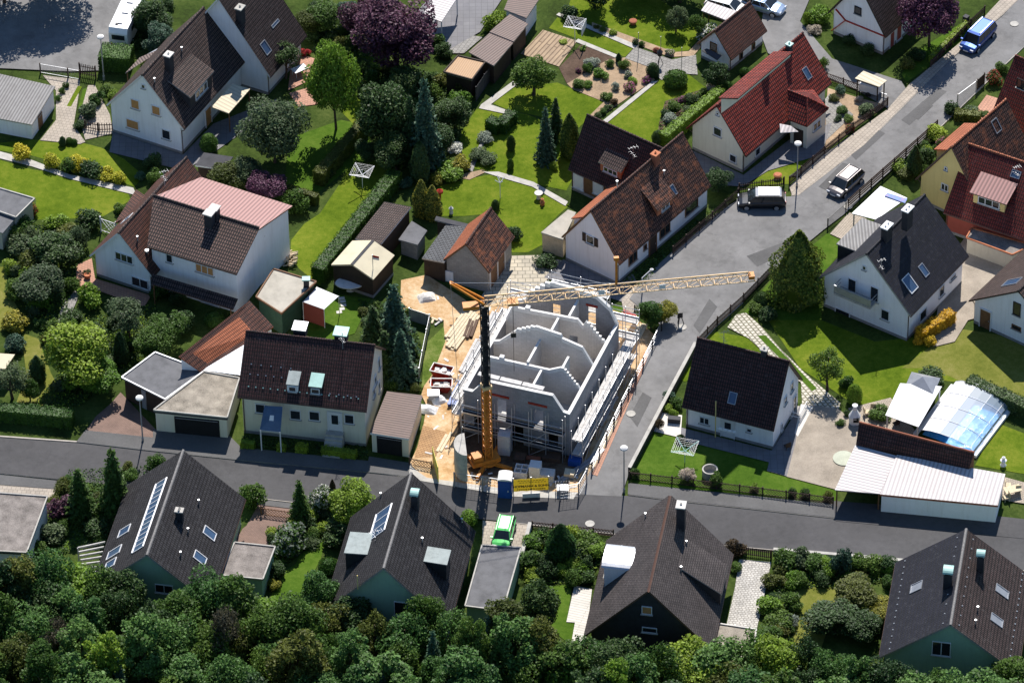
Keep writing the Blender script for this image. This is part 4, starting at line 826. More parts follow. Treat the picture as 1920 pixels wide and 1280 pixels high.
shed('gravel roofed mint garage beside the solar strip house', [(440, 1017), (516, 1025), (493, 1086), (412, 1078)], 2.5, 'gravelgrey', 'green', 'garage', 'garage', parapet='concrete')
shed('dark flat roof carport behind the lime green car', [(904, 1022), (976.6, 1027), (943, 1145), (872, 1136)], 2.5, 'felt', 'green', 'carport', 'carport', parapet='concrete')
shed('low gravel roof at the end of the white cobbled courtyard', [(1340, 1168), (1418, 1180), (1412, 1235), (1330, 1225)], 2.4, 'gravel', 'white', 'garage', 'garage', parapet='whitestone')
shed('tan panel roof peeking in at the left edge below the garden', [(-30, 660), (28, 664), (10, 691), (-30, 691)], 2.0, 'feltbeige', 'darkwood')
shed('cream garage with brown corrugated roof and dark door beside the rutted sand drive', [(693.7, 811), (725.6, 733), (792, 741), (767, 822)], [2.4, 2.5, 2.5, 2.4], 'c_brown', 'cream', 'garage', 'garage', .22, .2, 'trim', e=0, door=[((731, 850), 2.3, 2.0, 'dark')])
# ---------------------------------------------------------------- foliage
LM = {}
def lm(n, c, **k): LM[n] = leafmat('leaf_' + n, c, **k)
lm('mid', (0.079, 0.148, 0.023)); lm('dark', (0.038, 0.078, 0.018), tr=.25); lm('bright', (0.134, 0.239, 0.022), tr=.35); lm('lime', (0.205, 0.295, 0.027), tr=.35)
lm('grey', (0.098, 0.142, 0.061)); lm('blue', (0.054, 0.111, 0.063), tr=.25); lm('olive', (0.102, 0.124, 0.022)); lm('yellow', (.50, .46, .03), hue=(.80, .76, .08)); lm('gold', (.20, .21, .025), hue=(.46, .42, .05))
lm('orange', (.62, .40, .02), hue=(.9, .65, .05)); lm('purple', (0.083, 0.029, 0.056), hue=(.17, .07, .11), tr=.25); lm('thuja', (0.065, 0.119, 0.012), hue=(.20, .22, .03), tr=.25); lm('box', (0.049, 0.112, 0.014), tr=.25)
lm('silver', (0.260, 0.300, 0.240)); lm('pink', (0.420, 0.100, 0.200), hue=(.75, .3, .4)); lm('magenta', (0.400, 0.040, 0.280), hue=(.65, .12, .5)); lm('red', (0.400, 0.030, 0.030), hue=(.6, .08, .06)); lm('whiteflower', (0.620, 0.620, 0.550)); lm('blush', (0.550, 0.460, 0.360), hue=(.75, .66, .56)); lm('wood', (0.084, 0.174, 0.038), tr=.35); lm('brown', (0.100, 0.065, 0.030))
lm('goldthuja', (.085, .12, .016), hue=(.44, .38, .04), tr=.2); lm('twig', (.075, .07, .045))
R_ = np.random.RandomState
def unit(r, n): v = r.normal(size=(n, 3)); return v / np.linalg.norm(v, axis=1)[:, None]
def quads(r, C, N, size, jit=.8, asp=1.0):
    n = len(C); N = N + jit * unit(r, n); N /= np.linalg.norm(N, axis=1)[:, None] + 1e-9
    A = np.cross(N, unit(r, n)); A /= np.linalg.norm(A, axis=1)[:, None] + 1e-9; B = np.cross(N, A)
    s = (size * r.uniform(.65, 1.3, n))[:, None] / 2
    A = A * s; B = B * s * asp
    return np.stack([C - A, C - B * .7 + A * .1, C + A, C + B * .7 + A * .1], 1).reshape(-1, 3)
def qmesh(name, vs, mis=None, extra=None):
    """vs: list of (4n,3) arrays; one material slot per array; extra = (MB, slot)"""
    me = bpy.data.meshes.new(name); v = np.concatenate(vs); nq = len(v) // 4; nv = len(v)
    fv = np.arange(nv); ls = np.arange(0, nv, 4); mi = np.concatenate([np.full(len(x) // 4, i) for i, x in enumerate(vs)])
    if extra:
        b, slot = extra; ev = np.array(b.v); loops = np.concatenate([np.array(f) for f in b.f]) + nv; st_ = np.cumsum([0] + [len(f) for f in b.f][:-1]) + nv
        v = np.concatenate([v, ev]); fv = np.concatenate([fv, loops]); ls = np.concatenate([ls, st_]); mi = np.concatenate([mi, np.full(len(b.f), slot)])
    me.vertices.add(len(v)); me.vertices.foreach_set('co', v.ravel().astype(np.float32)); me.loops.add(len(fv)); me.loops.foreach_set('vertex_index', fv.astype(np.int32))
    me.polygons.add(len(ls)); me.polygons.foreach_set('loop_start', ls.astype(np.int32)); me.polygons.foreach_set('material_index', mi.astype(np.int32)); me.update(calc_edges=True)
    return me
def lobes(r, n, c, rad, rmin, rmax, fl=.0):
    d = unit(r, n); d[:, 2] = np.maximum(d[:, 2], -.75); k = r.uniform(.45, .85, n)[:, None]
    return c + d * k * rad, r.uniform(rmin, rmax, n)
def cloud(r, C, rr, n, size, lo=.6, flat=1.0):
    w = rr ** 2 / (rr ** 2).sum(); i = r.choice(len(C), n, p=w); d = unit(r, n); d[:, 2] *= flat
    p = C[i] + d * (rr[i] * r.uniform(lo, 1.08, n) ** .6)[:, None]
    return quads(r, p, d * .6 + V(0, 0, .5), size)
def trunk_limbs(C, h, r0, seed, top):
    r = R_(seed); b = MB(); wob = V(*(r.uniform(-.15, .15, 2)), 0)
    b.tube([V(0, 0, -.1), V(0, 0, h * .5) + wob, V(0, 0, top)], [r0 * 1.25, r0 * .85, r0 * .3], 8)
    for c in C[:10]:
        s = V(0, 0, max(.3, c[2] * .45)) + wob; m = (s + c) / 2 + V(0, 0, -.15); b.tube([s, m, c], [r0 * .4, r0 * .28, r0 * .08], 5, cap=False)
    return b
def mesh_of(b, name):
    me = bpy.data.meshes.new(name); me.from_pydata([p.tolist() for p in b.v], [], b.f); me.polygons.foreach_set('use_smooth', [True] * len(b.f)); me.materials.append(M['bark']); return me
KIND = {}   # kind -> list of (crown mesh, trunk mesh or None), base R, base H, centre fraction
def mk_dec(k, n, seeds, R=2.5, H=6.5, size=.34, nl=22, loose=1.0, cz=.6, rz=2.4, lr=(.75, 1.3)):
    out = []
    for s in seeds:
        r = R_(s); C, rr = lobes(r, nl, V(0, 0, H * cz), V(R * .95, R * .95, rz), *lr)
        C[:, 2] = np.clip(C[:, 2], H * .22, None); vs = cloud(r, C, rr, n, size, .6 * loose)
        out.append((qmesh(k, [vs]), mesh_of(trunk_limbs(C, H * cz, .16, s, H * .8), 'trunk')))
    KIND[k] = (out, R, H, cz)
mk_dec('dec', 9500, (1, 2, 3), size=.25, nl=26); mk_dec('tall', 9500, (9, 10, 14, 15), 2.0, 8.5, .22, 60, .5, .6, 3.7, (.28, .7)); mk_dec('big', 15000, (4, 5), 4.0, 9.0, .29, 40, rz=3.6, lr=(.9, 1.6)); mk_dec('loose', 3200, (6, 7), 2.2, 6.0, .21, 20, .5, rz=2.4, lr=(.5, .95)); mk_dec('fruit', 4600, (8,), 2.2, 4.6, .22, 18, rz=1.5, lr=(.5, .9))
def mk_con(k, seeds, R=1.7, H=8.0, n=5200, size=.30, power=.9, droop=.35):
    out = []
    for s in seeds:
        r = R_(s); P = []; N = []; b = MB(); b.tube([V(0, 0, -.1), V(0, 0, H * .97)], [.17, .02], 7)
        for li in range(int(H * 4.2)):
            z = .5 + (H - .6) * li / (H * 4.2); rad = R * (1 - z / H) ** power + .08; nb = max(4, int(9 * rad / R) + 3); a0 = r.uniform(0, 6.28)
            for j in range(nb):
                a = a0 + 6.28 * j / nb + r.uniform(-.25, .25); L = rad * r.uniform(.72, 1.15); m = max(3, int(n / (H * 4.2 * 8) * (L / R) * 1.8 + 2)); t = r.uniform(.15, 1, m) ** .7
                d = V(cos(a), sin(a), 0); p = d * (t * L)[:, None] + V(0, 0, 1) * (z - droop * (t * L) ** 1.2 * .7 + r.uniform(-.06, .06, m))[:, None] + r.normal(0, .07, (m, 3)); P.append(p); N.append(np.tile(d * .5 + V(0, 0, .8), (m, 1)))
        P = np.concatenate(P); N = np.concatenate(N); out.append((qmesh(k, [quads(r, P, N, size, .55, .8)]), mesh_of(b, 'trunk')))
    KIND[k] = (out, R, H, .48)
mk_con('spruce', (11, 12)); mk_con('larch', (13,), 2.6, 10.5, 9000, .36, .5, .12)
def mk_col(k, seeds, R, H, n, size, prof, core=True, trunk=False, cz=.5, lump=.12):
    out = []
    for s in seeds:
        r = R_(s); z = r.uniform(0, 1, n) ** .9; a = r.uniform(0, 6.283, n); ph = r.uniform(0, 6.28, 4)
        lum = 1 + lump * (np.sin(3 * a + ph[0] + 5 * z) + np.sin(5 * a + ph[1] - 9 * z) + np.sin(2 * a + 14 * z + ph[2])) * .6
        rad = np.interp(z, [q[0] for q in prof], [q[1] for q in prof]) * R * lum * r.uniform(.8, 1.04, n)
        P = np.stack([rad * np.cos(a), rad * np.sin(a), z * H + .03], 1); N = np.stack([np.cos(a), np.sin(a), .55 + 0 * a], 1); N[z > .93] = V(0, 0, 1)
        b = MB(); b.lathe(V(0, 0, 0), [(max(.005, q[1] * R * .8), q[0] * H * .96) for q in prof], 10)
        out.append((qmesh(k, [quads(r, P, N, size, .6)], extra=(b, 0) if core else None), None))
    KIND[k] = (out, R, H, cz)
mk_col('col', (21, 22), 1.0, 5.0, 4200, .20, [(0, .75), (.12, .95), (.4, 1), (.7, .72), (.9, .32), (1, .02)]); mk_col('egg', (23,), .8, 1.7, 2200, .12, [(0, .6), (.15, .92), (.45, 1), (.75, .85), (.92, .5), (1, .05)], lump=.04)
mk_col('ball', (24, 25), 1.0, 1.4, 2300, .14, [(0, .55), (.2, .9), (.5, 1), (.75, .85), (.92, .5), (1, .05)], lump=.05); mk_col('bigthuja', (26,), 2.6, 8.5, 9500, .26, [(0, .72), (.1, .95), (.35, 1), (.6, .78), (.75, .5), (.9, .22), (1, .02)], lump=.2)
def mk_bush(k, seeds, n, size, nl=14, flower=0, loose=1., H=1.6):
    out = []
    for s in seeds:
        r = R_(s); C, rr = lobes(r, nl, V(0, 0, H * .45), V(.8, .8, H * .42), .3, .5); C[:, 2] = np.clip(C[:, 2], .15, None); vs = [cloud(r, C, rr, n, size, .5 * loose)]
        if flower: vs.append(cloud(r, C, rr * 1.04, int(n * flower), size * .9, .95))
        out.append((qmesh(k, vs), None))
    KIND[k] = (out, 1.0, H, .45)
mk_bush('bush', (31, 32, 33, 34, 38, 39), 2300, .15); mk_bush('flower', (35, 36), 1300, .17, flower=.55); mk_bush('airy', (37,), 700, .17, 16, loose=.4)
_n = {}
def place(kind, px, py, R, H, leaf, label, cat=None, name=None, group=None, leaf2=None):
    """px, py: middle of the plant as seen in the photograph; R, H in metres"""
    out, R0, H0, cz = KIND[kind]; i = _n[kind] = _n.get(kind, -1) + 1; cm, tm = out[i % len(out)]
    g = G(px, py, H * cz); g[2] = 0; rz = (i * 2.399) % 6.283; sc = (R / R0, R / R0, H / H0)
    def ob(me, nm, mat_, mat2=None):
        o = bpy.data.objects.new(nm, me); COL.objects.link(o)
        need = 2 if mat2 else 1
        while len(me.materials) < need: me.materials.append(None)
        o.material_slots[0].link = 'OBJECT'; o.material_slots[0].material = mat_
        if mat2: o.material_slots[1].link = 'OBJECT'; o.material_slots[1].material = mat2
        return o
    if tm is None:
        o = ob(cm, name or 'bush', LM[leaf], LM[leaf2] if leaf2 else (LM[leaf] if kind == 'flower' else None)); o.location = tuple(g); o.rotation_euler = (0, 0, rz); o.scale = sc
        o['label'] = label; o['category'] = cat or 'bush'
        if group: o['group'] = group
        return o
    t = thing(name or 'tree', label, cat or 'tree', g, rz, group); c = ob(cm, 'crown', LM[leaf]); c.parent = t; c.scale = sc
    k = bpy.data.objects.new('trunk', tm); COL.objects.link(k); k.parent = t; k.scale = sc
    return t
def hedge(pts, wd, h, leaf, label, seed=50, size=.16, dens=95, leaf2=None):
    r = R_(seed); P = [G(*p) for p in pts]; b = MB(); Cs = []; Ns = []
    for p, q in zip(P, P[1:]):
        L = np.linalg.norm(q - p); d = (q - p) / L; s = np.cross(UP, d); n = int(dens * L * (2 * h + wd)); 
        b.box((p + q) / 2 + UP * h * .47, d * (L - .05), s * wd * .86, UP * h * .92)
        t = r.uniform(0, 1, n); f = r.uniform(0, 2 * h + wd, n); lump = .06 * np.sin(t * L * 4) + .05 * np.sin(t * L * 9 + f * 3) + r.uniform(-.06, .05, n)
        side = np.where(f < h, -1, np.where(f < h + wd, 0, 1)); z = np.where(side == -1, f, np.where(side == 0, h + lump, 2 * h + wd - f)); o = np.where(side == 0, f - h - wd / 2, side * (wd / 2 + lump))
        Cs.append(p + d * (t * L)[:, None] + s * o[:, None] + UP * z[:, None]); Ns.append(s * (side * .9)[:, None] + UP * np.where(side == 0, 1, .3)[:, None])
        m = int(dens * wd * h)
        for e, sg in ((p, -1), (q, 1)):
            Cs.append(e + s * r.uniform(-wd / 2, wd / 2, m)[:, None] + UP * r.uniform(0, h, m)[:, None] + d * sg * r.uniform(-.05, .06, m)[:, None]); Ns.append(np.tile(d * sg, (m, 1)))
    C = np.concatenate(Cs); g = P[0]; C = C - g; b.v = [v - g for v in b.v]
    me = qmesh('hedge', [quads(r, C, np.concatenate(Ns), size, .6)], extra=(b, 0)); me.materials.append(LM[leaf]); o = bpy.data.objects.new('hedge', me); COL.objects.link(o); o.location = tuple(g); o['label'] = label; o['category'] = 'hedge'; return o
B_ = lambda *a, **k: place('bush', *a, **k)
# -- top left
place('big', 0, -80, 4.2, 9.5, 'dark', 'dark broad tree at the top left corner shading the asphalt, left one', group=None); place('big', 95, -95, 4.2, 10, 'dark', 'dark broad tree at the top edge shading the asphalt, right one')
place('dec', 284, 30, 1.9, 4, 'dark', 'dark tree right of the white motorhome at the top'); place('dec', 294, 70, 1.7, 3.4, 'blue', 'blue green shrub tree below the motorhome by the house roof'); place('dec', 262, 20, 1.2, 2.6, 'mid', 'small tree touching the side of the motorhome')
hedge([(190, 122), (248, 126)], 2.4, 1.9, 'box', 'square clipped block hedge beside the metal gate', 51)
for a in [(183, 183, 1.0, 1.4, 'box', 'dark bush at the end of the driveway by the white gable'), (167, 205, 1.2, 1.6, 'grey', 'grey green bush above the curved dark picket fence'), (200, 168, .8, .9, 'mid', 'bush behind the white gable wall corner'), (213, 176, .7, .8, 'lime', 'light green perennial clump left of the white gable'),
  (109, 184, .4, .7, 'box', 'lowest of the small round shrubs edging the pale driveway'), (116, 170, .38, .7, 'box', 'middle one of the small round shrubs edging the pale driveway'), (123, 159, .4, .7, 'mid', 'topmost of the small round shrubs edging the pale driveway by the gate'),
  (36, 285, 1.15, 1.7, 'yellow', 'round yellow shrub nearest the left edge on the garden path'), (98, 300, 1.1, 1.5, 'yellow', 'second yellow shrub from the left on the garden path'), (145, 304, 1.1, 1.6, 'yellow', 'third yellow shrub on the garden path, beside a dark shrub'), (130, 308, 1.0, 1.5, 'mid', 'green shrub between the yellow shrubs on the path'), (168, 318, 1.3, 1.6, 'dark', 'dark shrub right of the third yellow shrub'),
  (198, 326, 1.0, 1.2, 'yellow', 'left half of the long yellow shrub row ending the path'), (222, 335, .9, 1.2, 'yellow', 'right end of the long yellow shrub row ending the path'), (286, 300, 1.1, 1.6, 'dark', 'dark bush in the shadow below the white gable'), (290, 330, 1.0, 1.5, 'mid', 'round green bush beside the red roof ridge'), (262, 330, .6, .8, 'blue', 'small bluish shrub left of the round green bush by the red roof'),
  (150, 235, .7, .8, 'dark', 'dark shrub below the curved picket fence')]: B_(*a)
place('col', 117, 264, .35, 1.1, 'dark', 'small pointed conifer on the lawn edge below the driveway', 'conifer', 'conifer'); place('ball', 130, 264, .38, .6, 'box', 'left one of two small boxwood balls below the driveway'); place('ball', 139, 266, .34, .55, 'box', 'right one of two small boxwood balls below the driveway')
place('egg', 391, 267, .9, 1.8, 'box', 'egg shaped clipped bush at the corner of the white house')
place('big', 512, 238, 3.6, 7.2, 'grey', 'large grey green tree beside the white house right wall'); place('loose', 534, 105, 1.7, 4.6, 'dark', 'dark airy pine in front of the tall ribbed roof'); place('big', 626, 148, 2.7, 10.2, 'bright', 'tall bright green conical tree near the top')
for a in [(613, 26, 1.9, 3.4, 'mid', 'tree left of the purple tree at the top edge'), (655, 26, 1.5, 3.0, 'blue', 'bluish small tree touching the purple tree'), (584, 35, 1.6, 3.0, 'olive', 'olive shrub tree beside the ribbed roof end'), (720, 205, 2.8, 7.5, 'dark', 'dark multi stemmed tree in the shady middle garden'), (852, 212, 1.8, 3.6, 'dark', 'dark shrub tree below the bright shrub by the tan hut'),
  (755, 150, 1.7, 4.2, 'dark', 'dark tree directly below the purple tree'), (688, 280, 1.3, 2.6, 'dark', 'dark shrub tree at the upper end of the brown topped hedge'), (742, 280, 2.0, 4.2, 'dark', 'dark spreading tree left of the narrow thuja'), (820, 255, 1.6, 3.6, 'dark', 'dark tree right of the tallest spruce')]: place('dec', *a)
place('big', 742, 55, 4.2, 8.6, 'purple', 'big dark purple leaved tree at the top centre'); place('dec', 690, 25, 2.4, 6.0, 'purple', 'smaller purple leaved tree behind the big purple one', )
place('spruce', 797, 228, 1.9, 11.0, 'blue', 'tallest dark spruce in the middle garden'); place('spruce', 770, 240, 1.5, 8.0, 'dark', 'shorter dark spruce left of the tallest spruce')
place('col', 787, 302, .95, 4.8, 'dark', 'narrow dark thuja above the yellow conifers', 'conifer', 'conifer')
for a in [(573, 98, .6, .9, 'red', 'red leaved bush beside the terracotta patio'), (823, 75, 1.0, 1.6, 'mid', 'bush at the foot of the purple tree by the paving'), (832, 95, 1.1, 1.6, 'dark', 'dark bush above the tan roof hut'), (931, 40, 1.4, 2.2, 'lime', 'bright climbing bush beside the brown corrugated shed'), (866, 163, .9, 1.6, 'olive', 'pale shrub directly below the tan roof hut'), (865, 187, 1.3, 1.8, 'bright', 'bright green shrub below the tan roof hut'),
  (843, 318, 1.7, 1.5, 'bright', 'bright green low shrub by the kidney shaped lawn'), (862, 304, 1.2, 1.4, 'gold', 'golden shrub behind the bright low shrub'), (820, 335, .9, 1.2, 'gold', 'golden shrub left of the bright low shrub'), (910, 256, .9, .9, 'silver', 'pale iris clump in front of the L shaped hedge'), (898, 288, 1.1, 1.1, 'grey', 'grey lavender mound on the path, left half'), (914, 297, 1.0, 1.0, 'grey', 'grey lavender mound on the path, right half'), (760, 342, .8, 1.1, 'blue', 'bluish shrub at the upper end of the long hedge'),
  (850, 278, 1.0, .9, 'whiteflower', 'white flowered patch at the edge of the dark trees')]: B_(*a)
hedge([(916, 240), (938, 250), (962, 226)], 1.1, 1.3, 'box', 'L shaped dark clipped hedge on the middle lawn', 52); place('egg', 958, 268, .45, 1.7, 'dark', 'small pointed conifer on the middle lawn', 'conifer', 'conifer'); place('egg', 957, 308, .35, 1.2, 'mid', 'potted topiary beside the garden path', 'bush'); place('egg', 929, 384, .4, 1.1, 'dark', 'small topiary at the orange garage roof peak', 'bush')
place('col', 790, 370, .85, 4.2, 'goldthuja', 'left one of two yellow edged conifers behind the small sheds', 'conifer', 'conifer'); place('col', 811, 378, .85, 3.9, 'goldthuja', 'right one of two yellow edged conifers behind the small sheds', 'conifer', 'conifer')
# -- top middle gardens
place('fruit', 1000, 136, 2.3, 4.6, 'mid', 'fruit tree left of the tilled vegetable bed'); place('spruce', 1023, 252, 1.15, 6.8, 'blue', 'left dark spruce of three beside the brown outbuilding'); place('spruce', 1042, 222, 1.0, 5.2, 'dark', 'middle dark spruce of three beside the brown outbuilding'); place('col', 1068, 252, 1.0, 5.0, 'thuja', 'thuja with light green tips left of the brown outbuilding', 'conifer', 'conifer')
place('dec', 1115, -25, 2.0, 4.5, 'dark', 'dark tree cut by the top edge above the sunny lawn, left one'); place('dec', 1200, -50, 2.6, 4.6, 'dark', 'dark tree cut by the top edge above the sunny lawn, middle one'); place('dec', 1275, -38, 2.4, 4.6, 'dark', 'dark tree cut by the top edge above the sunny lawn, right one')
place('fruit', 1268, 32, 1.2, 3.0, 'grey', 'small standard tree on the top lawn'); place('fruit', 1309, 45, 1.0, 2.6, 'mid', 'small tree behind the white flowering bush'); place('fruit', 1345, 136, 1.5, 3.0, 'dark', 'dark little tree in front of the small white outbuilding')
for a in [(1110, 116, .9, .9, 'silver', 'silvery shrub in the dark soil bed'), (1101, 127, .6, 1.1, 'box', 'upright green shrub below the silvery shrub'), (1143, 119, .55, .8, 'mid', 'round shrub at the upper edge of the sandy bed'), (1170, 122, .65, 1.0, 'mid', 'shrub beside the paved grey patio corner'), (1127, 139, .9, 1.0, 'bright', 'bright green mound in the middle of the sandy bed'), (1088, 158, .8, .9, 'mid', 'left mound at the lower edge of the sandy bed'), (1102, 158, .6, .7, 'bright', 'small light mound beside the left mound of the sandy bed'),
  (1139, 181, .7, .8, 'mid', 'mound at the lower corner of the sandy bed'), (1186, 152, .6, .7, 'bright', 'light green mound behind the pink rose bush'), (1155, 162, .5, .8, 'silver', 'pale grey perennial in the sandy bed'), (1094, 90, .45, .4, 'bright', 'low plant in the upper corner of the dark soil bed'), (1057, 77, .55, .35, 'lime', 'rhubarb clump at the corner of the tilled bed'), (1149, 61, .5, .6, 'lime', 'light green mound in the narrow flower strip'), (1192, 78, .4, .7, 'dark', 'dark shrub in the narrow flower strip'), (1203, 82, .4, .6, 'mid', 'green shrub right of the dark one in the narrow flower strip'), (1130, 55, .4, .6, 'mid', 'shrub at the left of the narrow flower strip'), (1118, 50, .35, .5, 'olive', 'leftmost plant of the narrow flower strip'),
  (1064, 24, 1.1, 1.5, 'dark', 'dark bush in the top corner by the rotary drier'), (1265, 198, .85, 1.0, 'mid', 'shrub in the bed along the bright hedge, upper one'), (1295, 184, .8, 1.0, 'dark', 'dark shrub right of the magenta bush along the bright hedge'), (1290, 207, .75, .9, 'grey', 'grey shrub touching the bright hedge'), (1247, 213, .6, .8, 'dark', 'dark shrub at the left of the bed along the bright hedge'), (1276, 219, .7, .8, 'brown', 'brownish shrub in the bed along the bright hedge'), (1257, 224, .9, 1.0, 'silver', 'whitish grass clump beside the bright hedge'), (1317, 172, .65, .7, 'mid', 'shrub at the upper end of the bright hedge'), (1333, 165, .6, .7, 'blush', 'pale flowering plant near the dark little tree'),
  (1120, 217, .45, .6, 'dark', 'lowest rose in the row beside the lawn path'), (1131, 209, .45, .6, 'mid', 'second lowest rose in the row beside the lawn path'), (1141, 201, .5, .6, 'dark', 'third rose from below in the row beside the lawn path'), (1153, 190, .5, .7, 'brown', 'topmost rose in the row beside the lawn path'), (1038, 311, .5, .9, 'lime', 'light green shrub at the foot of the left spruce')]: B_(*a)
for a in [(1182, 164, .75, .9, 'mid', 'pink flowering rose bush in the sandy bed', 'pink'), (1211, 149, .55, .7, 'mid', 'purple flowering bush at the tip of the sandy bed', 'magenta'), (1178, 141, .5, .7, 'mid', 'white flowering plant in the sandy bed', 'whiteflower'), (1085, 132, .35, .5, 'mid', 'small magenta flowering plant in the dark soil bed', 'magenta'), (1324, 60, 1.3, 1.6, 'mid', 'white flowering bush beside the small white outbuilding', 'whiteflower'), (1280, 187, .5, .7, 'mid', 'magenta flowering bush along the bright hedge', 'magenta'), (1256, 97, .6, .6, 'mid', 'flowering plant at the lower end of the top lawn edge', 'blush'), (1232, 95, .5, .5, 'brown', 'red flowering plant beside the garden lantern', 'red')]: place('flower', *a[:6], leaf2=a[6])
place('col', 1160, 108, .3, 1.1, 'dark', 'tiny pointed conifer at the edge of the sandy bed', 'conifer', 'conifer'); place('egg', 1224, 131, .68, 1.45, 'dark', 'dark clipped cylinder bush at the patio corner'); place('ball', 1267, 148, 1.2, 1.5, 'box', 'large clipped mushroom bush on the bright lawn'); place('egg', 1233, 257, .6, 1.4, 'dark', 'clipped conifer at the lower end of the bright hedge'); place('ball', 1364, 160, .5, .7, 'box', 'small ball bush near the red roof eave'); place('ball', 1396, 134, .5, .7, 'box', 'small ball bush between the outbuilding and red roof')
hedge([(1243, 275), (1352, 186)], 1.0, 1.5, 'bright', 'bright green clipped hedge along the red roofed house', 53)
# -- top right
B_(1537, 27, 1.4, 1.8, 'bright', 'bright bush beside the timbered white gable'); B_(1513, 35, .5, 1.6, 'lime', 'slim yellow green shrub by the top driveway'); B_(1528, 55, .8, .8, 'blush', 'pale flowering shrub at the timbered gable corner')
place('big', 1745, 18, 3.1, 7.6, 'purple', 'purple leaved tree by the upper street')
for a in [(1720, 100, 1.0, 1.4, 'dark', 'dark shrub below the purple street tree'), (1700, 118, .9, 1.2, 'olive', 'olive shrub at the hedge end below the purple street tree'), (1577, 168, .7, .9, 'blue', 'bluish shrub in the front rock garden'), (1563, 183, .6, .7, 'olive', 'grassy clump in the front rock garden'), (1579, 206, .7, .8, 'mid', 'green shrub in the middle of the front rock garden'), (1590, 222, .6, .7, 'mid', 'lower green shrub of the front rock garden'), (1570, 222, .5, .6, 'dark', 'dark low shrub in the front rock garden'), (1622, 207, 1.05, 1.0, 'grey', 'grey green dome bush in the rock garden'), (1610, 185, .5, .6, 'blush', 'pale flowering clump beside the dome bush'),
  (1592, 74, .8, 1.1, 'dark', 'left fern like plant at the timbered gable wall'), (1626, 92, .8, 1.1, 'dark', 'right fern like plant at the timbered gable wall'), (1543, 120, .6, 1.4, 'mid', 'shrub at the red roof corner by the driveway'), (1880, 128, .8, 1.4, 'mid', 'shrub at the right edge beside the red flowering bush'), (1910, 212, 1.4, 1.8, 'grey', 'rounded grey green shrub at the right edge'), (1822, 207, .9, .5, 'dark', 'flat juniper on the terracotta terrace'), (1846, 214, .6, .6, 'mid', 'small shrub at the terracotta terrace corner'), (1756, 250, 1.3, 1.5, 'lime', 'bright shrub by the slatted street fence'),
  (1739, 292, 1.0, 1.6, 'dark', 'dark shrub left of the yellow gable'), (1686, 308, 1.0, 1.0, 'lime', 'yellow green grass clump beside the slatted fence'), (1700, 322, 1.1, 1.0, 'olive', 'wild growth above the white canvas carport'), (1784, 203, .9, 1.4, 'dark', 'dark hedge bush beside the tall gate')]: B_(*a)
place('flower', 1866, 146, 1.0, 1.4, 'mid', 'red flowering bush at the upper right corner house', leaf2='red'); place('flower', 1764, 268, .8, 1.1, 'mid', 'pink flowering bush by the slatted fence', leaf2='pink'); place('flower', 1594, 242, .6, .6, 'mid', 'red flowering plant at the rock garden fence', leaf2='red'); place('col', 1716, 300, .75, 3.4, 'dark', 'dark thuja column left of the yellow gable', 'conifer', 'conifer')
hedge([(1790, 222), (1838, 226)], .9, .9, 'olive', 'low hedge below the terracotta terrace', 54); hedge([(1745, 118), (1812, 52)], .5, .8, 'lime', 'low bright hedge along the pavement by the purple tree', 55)
# -- left middle
for a in [(38, 457, 1.5, 1.8, 'grey', 'grey green dome shrub below the felt roof shed'), (146, 446, 1.3, 2.8, 'grey', 'tall clipped dome shrub left of the white trellis'), (42, 424, 1.3, 1.8, 'mid', 'shrub behind the grey green dome shrub'), (104, 414, 1.3, 1.5, 'bright', 'light green shrub on the edge of the left lawn'), (160, 412, 1.6, 2.0, 'dark', 'dark shrub directly left of the white trellis'), (20, 497, 1.0, 1.4, 'lime', 'yellow green shrub at the left edge of the dry lawn'), (62, 492, 1.8, 2.4, 'olive', 'layered olive shrub in the left garden'), (30, 540, 1.4, 2.0, 'mid', 'shrub at the left edge near the blue green tree'), (133, 534, .9, 1.6, 'mid', 'upright shrub beside the terracotta terrace'), (167, 556, 1.5, 2.3, 'bright', 'glossy bright green shrub below the terracotta terrace'),
  (29, 606, 1.6, 1.8, 'gold', 'golden shrub at the left edge'), (297, 542, 1.2, 1.8, 'mid', 'shrub against the front of the two storey wing'), (224, 391, .7, 1.0, 'mid', 'small bush behind the side roof of the left house'), (27, 645, 1.2, 1.6, 'blue', 'bluish shrub at the left edge above the tan panel roof'), (335, 555, 1.0, 1.6, 'dark', 'dark shrub under the porch roof of the wing'), (185, 410, .5, .7, 'dark', 'low shrub at the top of the white trellis'), (345, 600, 1.5, 2.2, 'dark', 'dark shrub left of the long red lean-to')]: B_(*a)
place('dec', 98, 462, 2.4, 3.4, 'dark', 'broad dark shrub tree left of the terracotta terrace'); place('dec', 76, 532, 2.3, 3.6, 'grey', 'grey green tree in the left garden'); place('dec', 148, 658, 3.2, 6.2, 'lime', 'large bright yellow green tree in the lower left garden'); place('loose', 238, 592, 2.3, 4.4, 'grey', 'pale feathery tree above the dark garage roof'); place('loose', 318, 610, 2.0, 4.0, 'mid', 'airy tree between the feathery tree and red lean-to'); place('dec', 285, 638, 2.0, 3.6, 'mid', 'leafy tree behind the dark ribbed roof garage'); place('loose', 20, 712, 1.8, 3.8, 'grey', 'grey green willowy tree at the left edge above the hedge'); place('fruit', 55, 728, .9, 2.4, 'mid', 'young sapling beside the dry strip of lawn'); place('col', 69, 690, .8, 3.0, 'dark', 'dark thuja on the dry strip of lawn', 'conifer', 'conifer'); place('col', 226, 650, .7, 3.6, 'dark', 'dark slim conifer between the bright tree and garage', 'conifer', 'conifer'); place('dec', 185, 700, 2.2, 3.4, 'bright', 'bright lower tree in front of the large yellow green tree')
